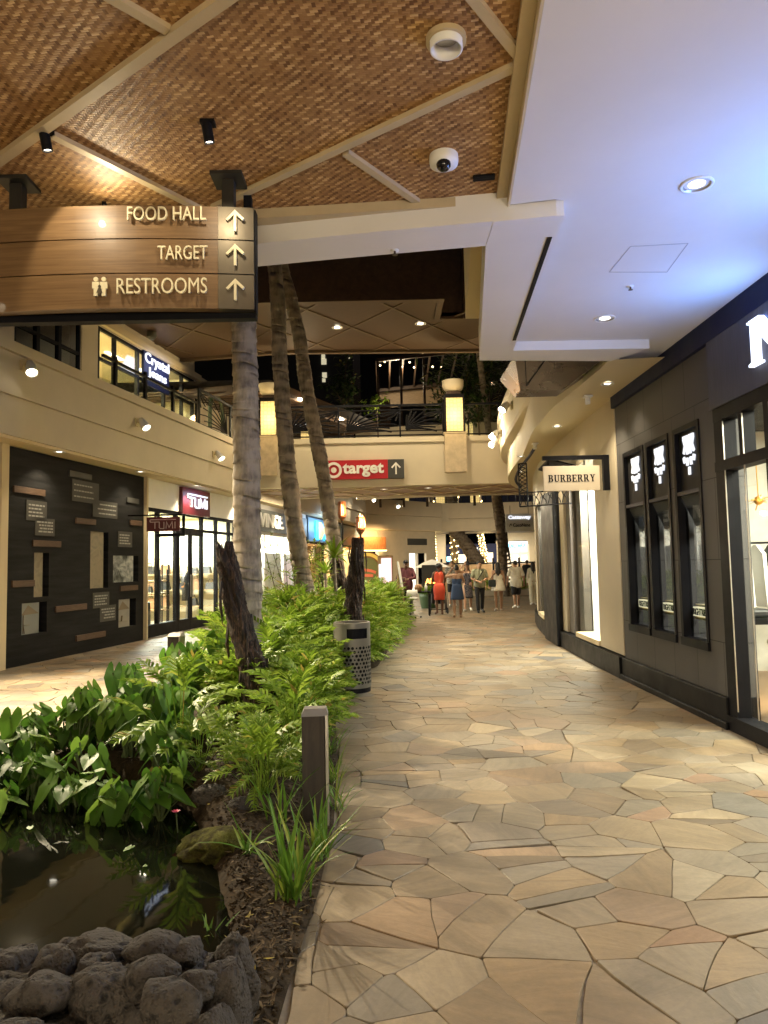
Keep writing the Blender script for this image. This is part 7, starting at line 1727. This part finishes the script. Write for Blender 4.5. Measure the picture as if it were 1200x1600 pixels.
for x in (q0.x + .05, q1.x - .05): mb.box(x - .025, x + .025, 30.0, 30.06, 0, q1.z - .001)
mb.build('leg', M['black'], mbd)
mu = thing('market_umbrella', 'pale low market umbrella in the far court beside the menu board', 'umbrella', (2.6, 41, 0)); q = at_y(672, 874, 41); mb = MB(Matrix.Translation((q.x + .1, 41, q.z))); mb.lathe([(1.0, -.45), (.5, -.18), (.02, .0)], 8, caps=False); mb.build('canopy', M['white'], mu); mb = MB(); mb.tube([(q.x + .1, 41, 0), (q.x + .1, 41, q.z)], .03); mb.build('pole', M['black'], mu)
# ================================================================== PEOPLE
def cone_sphere(bm_, a, b_, ra, rb):
    a, b_ = Vector(a), Vector(b_)
    for c, r in ((a, ra), (b_, rb)):
        m_ = bmesh.ops.create_icosphere(bm_, subdivisions=2, radius=r); bmesh.ops.translate(bm_, verts=m_['verts'], vec=c)
    d = b_ - a
    if d.length > 1e-4:
        m_ = bmesh.ops.create_cone(bm_, cap_ends=True, segments=14, radius1=ra, radius2=rb, depth=d.length)
        q_ = Vector((0, 0, 1)).rotation_difference(d); bmesh.ops.transform(bm_, verts=m_['verts'], matrix=Matrix.Translation((a + b_) / 2) @ q_.to_matrix().to_4x4())
def ell(bm_, c, s):
    m_ = bmesh.ops.create_icosphere(bm_, subdivisions=3, radius=1); bmesh.ops.transform(bm_, verts=m_['verts'], matrix=Matrix.Translation(c) @ Matrix.Diagonal((*s, 1)))
def fuse(name, caps, ells, m, parent, voxel=.011, smooth=2, label=None):
    """one continuous skin over tapered limbs and ellipsoids"""
    bm_ = bmesh.new()
    for c in caps: cone_sphere(bm_, *c)
    for e in ells: ell(bm_, *e)
    me = bpy.data.meshes.new(name); bm_.to_mesh(me); bm_.free()
    o = bpy.data.objects.new(name, me); C.objects.link(o)
    md = o.modifiers.new('skin', 'REMESH'); md.mode = 'VOXEL'; md.voxel_size = voxel
    ms = o.modifiers.new('soft', 'SMOOTH'); ms.factor = .5; ms.iterations = smooth
    dg = bpy.context.evaluated_depsgraph_get(); me2 = bpy.data.meshes.new_from_object(o.evaluated_get(dg))
    bpy.data.objects.remove(o); bpy.data.meshes.remove(me)
    me2.name = name; me2.materials.clear(); me2.materials.append(m); me2.polygons.foreach_set('use_smooth', [True] * len(me2.polygons))
    o = bpy.data.objects.new(name, me2); link(o, parent)
    if label: o['label'] = label
    return o
SK = [mat('skin_light', (.46, .27, .17), .5, var=.06), mat('skin_tan', (.34, .19, .11), .5, var=.06), mat('skin_brown', (.16, .08, .045), .5, var=.06)]
HAIR = mat('black_hair', (.012, .010, .009), .45, var=.4, vs=20); EYE_M = mat('dark_eye', (.01, .01, .01), .2)
def person(label, x, y, rz, H, skin, dress, arms=None, stride=0.0, hair='short', sex='m', head_tilt=0.0, lift=0.0):
    """local frame: the person looks along +Y, x to their right; feet on z = 0"""
    t = thing('person', label, 'person', (x, y, 0), rz=rz); k = H / 1.72; fem = sex == 'f'
    V_ = lambda a, b_, c: (a * k, b_ * k, c * k)
    sw, hwid = (.165, .095) if fem else (.195, .09)
    legs = []
    for s in (-1, 1):
        f = stride * s; hip = (s * hwid, 0, .93); knee = (s * (hwid + .005), f * .5 + .02 + .03 * abs(stride), .50); ank = (s * (hwid), f, .085 + (.05 if f < -.05 else 0)); toe = (s * (hwid + .03), f + .15, .035 + (0.0 if f >= -.05 else .0)); heel = (s * hwid, f - .04, .045 + (.05 if f < -.05 else 0))
        legs.append((hip, knee, ank, toe, heel))
    caps = []
    for hip, knee, ank, toe, heel in legs:
        caps += [(V_(*hip), V_(*knee), .085 * k, .055 * k), (V_(*knee), V_(knee[0], (knee[1] + ank[1]) / 2 - .015, .36), .052 * k, .056 * k), (V_(knee[0], (knee[1] + ank[1]) / 2 - .015, .36), V_(*ank), .056 * k, .036 * k), (V_(*heel), V_(*toe), .040 * k, .030 * k), (V_(*ank), V_(*heel), .036 * k, .038 * k)]
    caps += [(V_(-.06, 0, .97), V_(.06, 0, .97), .115 * k, .115 * k), (V_(0, 0, 1.0), V_(0, 0.01, 1.16), .12 * k, .108 * k), (V_(-.04, 0.01, 1.16), V_(-.07, 0, 1.34), .105 * k, .10 * k), (V_(.04, 0.01, 1.16), V_(.07, 0, 1.34), .105 * k, .10 * k), (V_(-sw + .03, -.01, 1.40), V_(sw - .03, -.01, 1.40), .062 * k, .062 * k), (V_(0, 0, 1.40), V_(0, .015 + head_tilt * .1, 1.52), .058 * k, .052 * k)]
    if fem: caps += [(V_(s * .065, .07, 1.29), V_(s * .06, .09, 1.27), .055 * k, .05 * k) for s in (-1, 1)] + [(V_(s * .06, -.05, .95), V_(s * .06, -.05, .93), .10 * k, .09 * k) for s in (-1, 1)]
    hy = .03 + head_tilt * .14; hz = 1.61 - abs(head_tilt) * .02
    ells = [(V_(0, hy, hz), (.075 * k, .095 * k, .112 * k)), (V_(0, hy + .05, hz - .055), (.050 * k, .05 * k, .055 * k)), (V_(0, hy + .10, hz - .012), (.015 * k, .02 * k, .022 * k)), (V_(-.076, hy, hz - .005), (.014 * k, .024 * k, .032 * k)), (V_(.076, hy, hz - .005), (.014 * k, .024 * k, .032 * k)), (V_(0, hy + .093, hz - .06), (.024 * k, .012 * k, .009 * k))]
    arms = arms or {}
    AR = {}
    for s, nm in ((-1, 'l'), (1, 'r')):
        sh = (s * sw, -.01, 1.395); el, wr = arms.get(nm, ((s * (sw + .055), -.03 - s * stride * .15, 1.12), (s * (sw + .06), .06 - s * stride * .3, .87)))
        AR[nm] = (sh, el, wr); caps += [(V_(*sh), V_(*el), .052 * k, .040 * k), (V_(*el), V_(*wr), .040 * k, .027 * k)]
        d = (Vector(wr) - Vector(el)).normalized(); sd = d.cross(Vector((0, 1, 0)) if abs(d.y) < .8 else Vector((1, 0, 0))).normalized(); nrm = sd.cross(d)
        palm_ = Vector(wr) + d * .05; caps.append((V_(*(Vector(wr) + d * .012)), V_(*palm_), .027 * k, .030 * k))
        for q_, ln in ((-.75, .060), (-.25, .072), (.25, .068), (.75, .052)):
            b0 = palm_ + sd * .030 * q_ + d * .018; b1 = b0 + d * ln * .5 + nrm * .006; b2 = b1 + d * ln * .42 + nrm * .020; caps += [(V_(*b0), V_(*b1), .0095 * k, .009 * k), (V_(*b1), V_(*b2), .009 * k, .0075 * k)]
        th = Vector(wr) + d * .035 + sd * .026; caps.append((V_(*th), V_(*(th + sd * .028 + d * .035 + nrm * .01)), .011 * k, .009 * k))
    X_ = WM[t.name]
    tr = lambda cs: [(X_ @ Vector(a), X_ @ Vector(b_), ra, rb) for a, b_, ra, rb in cs]
    WM_body = lambda nm, cs, es, m, vx=.011, lb=None: fuse_local(nm, cs, es, m, t, vx, lb)
    body = WM_body('body', caps, ells, SK[skin])
    mb = MB(X_)
    for s in (-1, 1): mb.ball(V_(s * .030, hy + .088, hz + .008), .010 * k, 8, 6)
    mb.build('eyes', EYE_M, t, smooth=True)
    he = [(V_(0, hy - .018, hz + .03), (.086 * k, .098 * k, .100 * k))]; hc = []
    if hair == 'afro': he = [(V_(0, hy - .03, hz + .035), (.105 * k, .105 * k, .105 * k))]
    if hair == 'bun': he.append((V_(0, hy - .06, hz + .12), (.06 * k, .06 * k, .055 * k)))
    if hair == 'long': hc = [(V_(-.03, hy - .06, hz), V_(-.05, -.085, 1.36), .06 * k, .05 * k), (V_(.03, hy - .06, hz), V_(.05, -.085, 1.36), .06 * k, .05 * k), (V_(0, hy - .07, hz), V_(0, -.10, 1.28), .06 * k, .035 * k)]
    WM_body('hair', hc, he, HAIR, .012)
    # clothing
    def top(m, sleeve='short', ease=.018, hem=.90, name='shirt'):
        cs = [(V_(-.065, 0, hem), V_(-.065, 0, 1.0), (.115 + ease) * k, (.115 + ease) * k), (V_(.065, 0, hem), V_(.065, 0, 1.0), (.115 + ease) * k, (.115 + ease) * k), (V_(0, 0, 1.0), V_(0, .01, 1.18), (.13 + ease) * k, (.115 + ease) * k), (V_(-.05, .01, 1.16), V_(-.075, 0, 1.335), (.108 + ease) * k, (.100 + ease) * k), (V_(.05, .01, 1.16), V_(.075, 0, 1.335), (.108 + ease) * k, (.100 + ease) * k), (V_(-sw + .03, -.01, 1.40), V_(sw - .03, -.01, 1.40), (.062 + ease) * k, (.062 + ease) * k), (V_(0, 0, 1.40), V_(0, .01, 1.455), .075 * k, .062 * k)]
        for nm in ('l', 'r'):
            sh, el, wr = (Vector(a) for a in AR[nm])
            if sleeve == 'short': cs.append((V_(*sh), V_(*(sh + (el - sh) * .72)), .070 * k, .066 * k))
            if sleeve == 'long': cs += [(V_(*sh), V_(*el), .068 * k, .056 * k), (V_(*el), V_(*(el + (wr - el) * .82)), .056 * k, .044 * k)]
        return WM_body(name, cs, [], m, .012)
    def trousers(m, length=1.0, name='trousers', r0=.103, r1=.070, r2=.060):
        cs = [(V_(-.06, 0, .97), V_(.06, 0, .97), .128 * k, .128 * k)]
        for hip, knee, ank, toe, heel in legs:
            if length < .75:
                hv, kv = Vector(hip), Vector(knee); cs.append((V_(*hip), V_(*(hv + (kv - hv) * length * 1.3)), r0 * k, (r1 + .018) * k))
            else: cs += [(V_(*hip), V_(*knee), r0 * k, r1 * k), (V_(*knee), V_(ank[0], ank[1], ank[2] + .02), r1 * k, r2 * k)]
        return WM_body(name, cs, [], m, .012)
    def skirt(m, z_top, z_hem, r_hem, name='skirt', pleat=0, ry=.75, bx=0.0):
        mb = MB(X_); n = 36; rings = []
        for j in range(9):
            f = j / 8; z = z_top + (z_hem - z_top) * f; rr = (.150 + (r_hem - .150) * f ** .8) + bx * math.sin(math.pi * min(1, f * 1.3)); ring = []
            for i in range(n):
                a = 2 * math.pi * i / n; q_ = 1 + (.06 * f * math.sin(a * pleat + 1) if pleat else .02 * f * math.sin(5 * a + H)); ring.append(V_(rr * q_ * math.cos(a), rr * ry * q_ * math.sin(a) + .02 * f * stride - .015, z))
            rings.append(ring)
        inner = [[(p[0] * .95, p[1] * .95, p[2]) for p in rings[-1]]]
        mb.rings(rings + inner, caps=True); return mb.build(name, m, t, smooth=True)
    def bodice(m, z0=1.0, z1=1.33, straps=False, name='dress_top'):
        cs = [(V_(0, 0, z0), V_(0, .01, 1.16), .135 * k, .120 * k), (V_(-.045, .012, 1.16), V_(-.065, .004, z1 - .06), .117 * k, .112 * k), (V_(.045, .012, 1.16), V_(.065, .004, z1 - .06), .117 * k, .112 * k)]
        if fem: cs += [(V_(s * .065, .07, 1.29), V_(s * .06, .09, 1.27), .064 * k, .058 * k) for s in (-1, 1)]
        if straps: cs += [(V_(s * .075, yy_, z1 - .02), V_(s * .095, 0, 1.46), .03 * k, .022 * k) for s in (-1, 1) for yy_ in (-.08, .07)]
        return WM_body(name, cs, [], m, .012)
    def shoes(m):
        for i, (hip, knee, ank, toe, heel) in enumerate(legs): WM_body('shoe', [(V_(heel[0], heel[1], heel[2] - .003), V_(toe[0], toe[1] + .01, max(.036, toe[2])), .046 * k, .038 * k)], [], m, .012)
    def cap_(m):
        WM_body('cap', [], [(V_(0, hy - .008, hz + .05), (.092 * k, .106 * k, .085 * k)), (V_(0, hy + .11, hz + .055), (.07 * k, .075 * k, .012 * k))], m, .010)
    def sunhat(m):
        mb = MB(X_ @ Matrix.Translation(V_(0, hy, hz + .055))); mb.lathe([(.19 * k, -.01), (.10 * k, .005), (.092 * k, .02), (.085 * k, .11), (.04 * k, .125), (.001, .125)], 24, caps=False); mb.build('hat', m, t, smooth=True)
    dress(dict(top=top, trousers=trousers, skirt=skirt, bodice=bodice, shoes=shoes, cap=cap_, sunhat=sunhat, V=V_, X=X_, t=t, AR=AR, k=k))
    return t, AR, k
def fuse_local(name, cs, es, m, parent, voxel, label=None):
    o = fuse(name, cs, es, m, parent, voxel, 2, label); return o      # coordinates are the person's own frame
cl = lambda n, c, r=.8: mat(n, c, r, var=.12, vs=12, bump=.1, bs=30)
OR_, BL_, WH_, CRM_, BK_, MAR_, OLV_ = cl('orange_dress', (.62, .075, .035)), cl('blue_dress', (.028, .055, .13)), cl('white_cotton', (.70, .66, .55)), cl('cream_cotton', (.60, .55, .42)), cl('black_cotton', (.012, .012, .015)), cl('maroon_cotton', (.10, .022, .03)), cl('olive_grey_cotton', (.25, .26, .17))
def print_mat(name, a, b_):
    m, nt, bb = base_mat(name); n = noise_tex(nt, coords(nt), 16, 3, .7); nt.links.new(ramp(nt, n.outputs[0], [(.44, a), (.52, b_), (.6, a)]), bb.inputs['Base Color']); bb.inputs['Roughness'].default_value = .8; return m
PAT1, PAT2 = print_mat('black_white_print', (.55, .53, .46), (.05, .05, .05)), print_mat('floral_navy_print', (.015, .02, .04), (.16, .13, .12))
SH_W, SH_B = cl('white_shoe', (.75, .73, .68), .6), cl('black_shoe', (.02, .02, .02), .5)
PI = math.pi
# facing away from the camera: rz = 0 ; facing it: rz = PI
def d_orange(g): g['bodice'](OR_, .95, 1.42, True); g['skirt'](OR_, 1.06, .50, .185, ry=.85, bx=.035); g['shoes'](cl('brown_sandal', (.15, .08, .05)))
person('woman in sleeveless orange knee length dress pushing a stroller', 1.76, 23.9, .05, 1.66, 2, d_orange, {'l': ((-.23, .06, 1.15), (-.2, .28, 1.0)), 'r': ((.23, .06, 1.15), (.2, .28, 1.0))}, .06, 'afro', 'f')
def d_blue(g): g['bodice'](BL_, 1.0, 1.32); g['skirt'](BL_, 1.12, .60, .235, ry=.8); g['shoes'](cl('tan_sandal', (.45, .30, .2)))
person('woman in strapless navy short dress with one elbow raised beside her head', 2.20, 22.4, -.15, 1.58, 1, d_blue, {'l': ((-.36, .02, 1.36), (-.17, .05, 1.60)), 'r': ((.24, .08, 1.18), (.16, .24, 1.15))}, .10, 'bun', 'f')
def d_print(g): g['top'](PAT1, 'short', .026, .92); g['trousers'](BK_, .62, 'shorts'); g['shoes'](SH_W)
person('man in black and white print shirt and black shorts behind the orange dress', 2.62, 28.6, PI, 1.76, 0, d_print, {'l': ((-.24, .05, 1.16), (-.12, .2, 1.1)), 'r': ((.24, .05, 1.16), (.12, .2, 1.1))}, .06)
def d_floral(g): g['bodice'](PAT2, .98, 1.36, True); g['skirt'](PAT2, 1.1, .46, .20, ry=.8); g['sunhat'](BK_); g['shoes'](SH_W)
person('woman in dark floral dress and black hat shading her brow with a hand', 2.86, 25.4, PI - .15, 1.66, 0, d_floral, {'r': ((.33, .12, 1.42), (.10, .17, 1.66)), 'l': ((-.24, -.02, 1.14), (-.25, .08, .9))}, .14, 'long', 'f')
def d_olive(g):
    g['top'](OLV_, 'short', .024, .93); g['trousers'](BK_, 1.0); g['shoes'](SH_B); mb = MB(g['X']); V_ = g['V']; mb.tube([V_(-.13, .09, 1.43), V_(0, .15, 1.25), V_(.15, .12, 1.02)], .014 * g['k'], 6); mb.build('chest_strap', BK_, g['t'])
person('man in grey olive shirt with black chest strap and black trousers walking nearer', 3.17, 24.5, PI + .1, 1.70, 0, d_olive, {'l': ((-.27, .03, 1.15), (-.08, .2, 1.08)), 'r': ((.27, .03, 1.15), (.06, .2, 1.05))}, .10)
def d_white(g): g['bodice'](WH_, .98, 1.30, True); g['skirt'](WH_, 1.12, .72, .25, pleat=9, ry=.8); g['shoes'](cl('white_sandal', (.6, .5, .42)))
person('woman in short pleated white dress with dark shoulder bag walking away', 3.86, 24.9, -.05, 1.66, 1, d_white, None, .09, 'long', 'f')
def d_shirt(g): g['top'](WH_, 'short', .036, .86); g['trousers'](BK_, .66, 'shorts', .112, .08); g['shoes'](SH_W)
person('man in untucked white shirt and black shorts walking away', 4.74, 26.4, 0.06, 1.71, 1, d_shirt, {'l': ((-.29, .04, 1.14), (-.30, .12, .90)), 'r': ((.29, -.04, 1.14), (.31, .04, .88))}, .13)
def d_cream(g): g['top'](CRM_, 'long', .03, .84); g['trousers'](CRM_, 1.0, 'trousers', .115, .09, .09); g['shoes'](SH_W)
person('person in loose cream clothes half hidden by the limestone wall', 5.74, 28.2, .0, 1.66, 1, d_cream, None, .10, 'long', 'f')
def d_dark(g): g['top'](cl('navy_jacket', (.014, .018, .03)), 'long', .03, .85, 'jacket'); g['trousers'](BK_, 1.0); g['shoes'](SH_B)
person('distant man in dark jacket beyond the planter, beside the limestone wall', 7.55, 38.6, 0, 1.76, 1, d_dark, None, .05)
def d_maroon(g): g['top'](MAR_, 'long', .03, .88); g['trousers'](BK_, 1.0); g['cap'](BK_); g['shoes'](SH_B)
person('man in maroon shirt and black cap looking down at the artist stall', .70, 24.1, PI - .1, 1.80, 2, d_maroon, {'l': ((-.27, .10, 1.16), (-.06, .30, 1.12)), 'r': ((.27, .10, 1.16), (.08, .30, 1.16))}, 0, 'short', 'm', .5)
# what they carry and push
bg_ = thing('shoulder_bag', 'dark green shoulder bag hanging at the white dress', 'bag', (3.62, 24.8, .86)); mb = MB(); mb.rings([[(x, y_, z) for x, y_ in ((3.52, 24.74), (3.76, 24.72), (3.76, 24.82), (3.52, 24.84))] for z in (.84, 1.08)]); mb.build('pouch', cl('dark_green_leather', (.02, .035, .03), .5), bg_, bevel=.03); mb = MB(); mb.tube([(3.55, 24.78, 1.06), (3.72, 24.76, 1.28), (3.98, 24.80, 1.44), (3.9, 24.98, 1.36), (3.74, 24.84, 1.06)], .010, 6); mb.build('strap', BK_, bg_)
st = thing('stroller', 'dark folding stroller pushed by the woman in orange', 'stroller', (1.76, 24.4, 0)); mb = MB()
for x in (1.50, 2.02): mb.tube([(x + .06 * (1 if x < 1.7 else -1), 24.12, .98), (x, 24.4, .55), (x, 24.72, .12)], .016, 6); mb.tube([(x, 24.22, .12), (x, 24.42, .55)], .016, 6)
mb.tube([(1.56, 24.12, .98), (1.96, 24.12, .98)], .018, 6); mb.tube([(1.5, 24.22, .14), (2.02, 24.22, .14)], .012, 6); mb.build('frame', M['black'], st)
mb = MB(); mb.rings([[(x, y_, z) for x, y_ in ((1.54, 24.35 - b_), (1.98, 24.35 - b_), (1.98, 24.72), (1.54, 24.72))] for z, b_ in ((.32, 0), (.55, .05), (.85, .12))]); mb.build('seat', BK_, st, bevel=.03)
for x in (1.47, 2.05):
    for y_ in (24.22, 24.72): mb = MB(); mb.tube([(x - .022, y_, .10), (x + .022, y_, .10)], .10, 18); mb.build('wheel', BK_, st)
sl_ = thing('white_stool', 'white swivel stool on a chrome base before the artist stall', 'stool', (.83, 22.6, 0)); mb = MB(Matrix.Translation((.83, 22.6, 0))); mb.lathe([(.001, .56), (.17, .56), (.185, .59), (.18, .63), (.001, .64)], 22, caps=False); mb.rings([[(.17 * math.cos(a), .03 * math.sin(a), z) for a in [2 * PI * i / 16 for i in range(16)]] for z in (.66, .86)], Matrix.Translation((0, .16, 0))); mb.build('seat', M['white'], sl_, smooth=True)
mb = MB(Matrix.Translation((.83, 22.6, 0))); mb.tube([(0, 0, .08), (0, 0, .57)], .025)
for q_ in range(5): a = q_ * 2 * PI / 5; mb.tube([(0, 0, .09), (.24 * math.cos(a), .24 * math.sin(a), .05)], .016, 6)
mb.build('base', M['steel'], sl_)
for q_ in range(5): a = q_ * 2 * PI / 5; mb = MB(); mb.ball((.83 + .25 * math.cos(a), 22.6 + .25 * math.sin(a), .028), .028, 8, 6); mb.build('caster', M['black'], sl_)
tb_ = thing('artist_table', 'small dark work table of the artist stall in front of the man in maroon', 'table', (.9, 23.5, 0)); mb = MB(); mb.box(.45, 1.45, 23.3, 23.75, .74, .78); mb.build('tabletop', M['black'], tb_)
for x in (.5, 1.4):
    for y_ in (23.34, 23.7): mb = MB(); mb.box(x - .02, x + .02, y_ - .02, y_ + .02, 0, .74); mb.build('leg', M['black'], tb_)
for q_, (x, c) in enumerate(((1.05, M['bag_tan']), (1.3, M['white']))): mb = MB(Matrix.Translation((x, 23.45, .781))); mb.lathe([(.05, 0), (.05, .16), (.02, .2), (.02, .26), (.001, .26)] if q_ else [(.10, 0), (.13, .12), (.09, .22), (.001, .24)], 14); tag(mb.build('stall_item', c, smooth=True), ['tan bag on the artist table', 'white bottle on the artist table'][q_], ['bag', 'bottle'][q_])
ea = thing('easel', 'leaning wooden easel with white board edge at the planter end', 'easel', (.50, 22.3, 0)); mb = MB(); mb.bar((.60, 22.3, 0), (.42, 22.5, 1.75), .05); mb.bar((.36, 22.9, 0), (.44, 22.5, 1.5), .04); mb.bar((.30, 22.3, 0), (.40, 22.48, 1.5), .04); mb.build('frame', M['wood_tan'], ea); mb = MB(); mb.bar((.52, 22.28, .9), (.40, 22.42, 1.75), .07, .03); mb.build('board', M['white'], ea)
bp2 = thing('black_backpack', 'black bag on the ground beside the white stool', 'bag', (.45, 23.0, 0)); mb = MB(); mb.rings([[(x, y_, z) for x, y_ in ((.28 + b_, 22.85), (.62 - b_, 22.85), (.62 - b_, 23.1), (.28 + b_, 23.1))] for z, b_ in ((.0, 0), (.4, 0), (.58, .07))]); mb.build('pack', BK_, bp2, bevel=.04); mb = MB(); mb.tube([(.4, 22.97, .56), (.42, 22.97, .68), (.5, 22.97, .68), (.52, 22.97, .56)], .012); mb.build('grab_loop', BK_, bp2)
area_lamp((2.6, 24.0, 4.0), (2.6, 24.0, 0), 14, CREAM, 3, .4, brg)
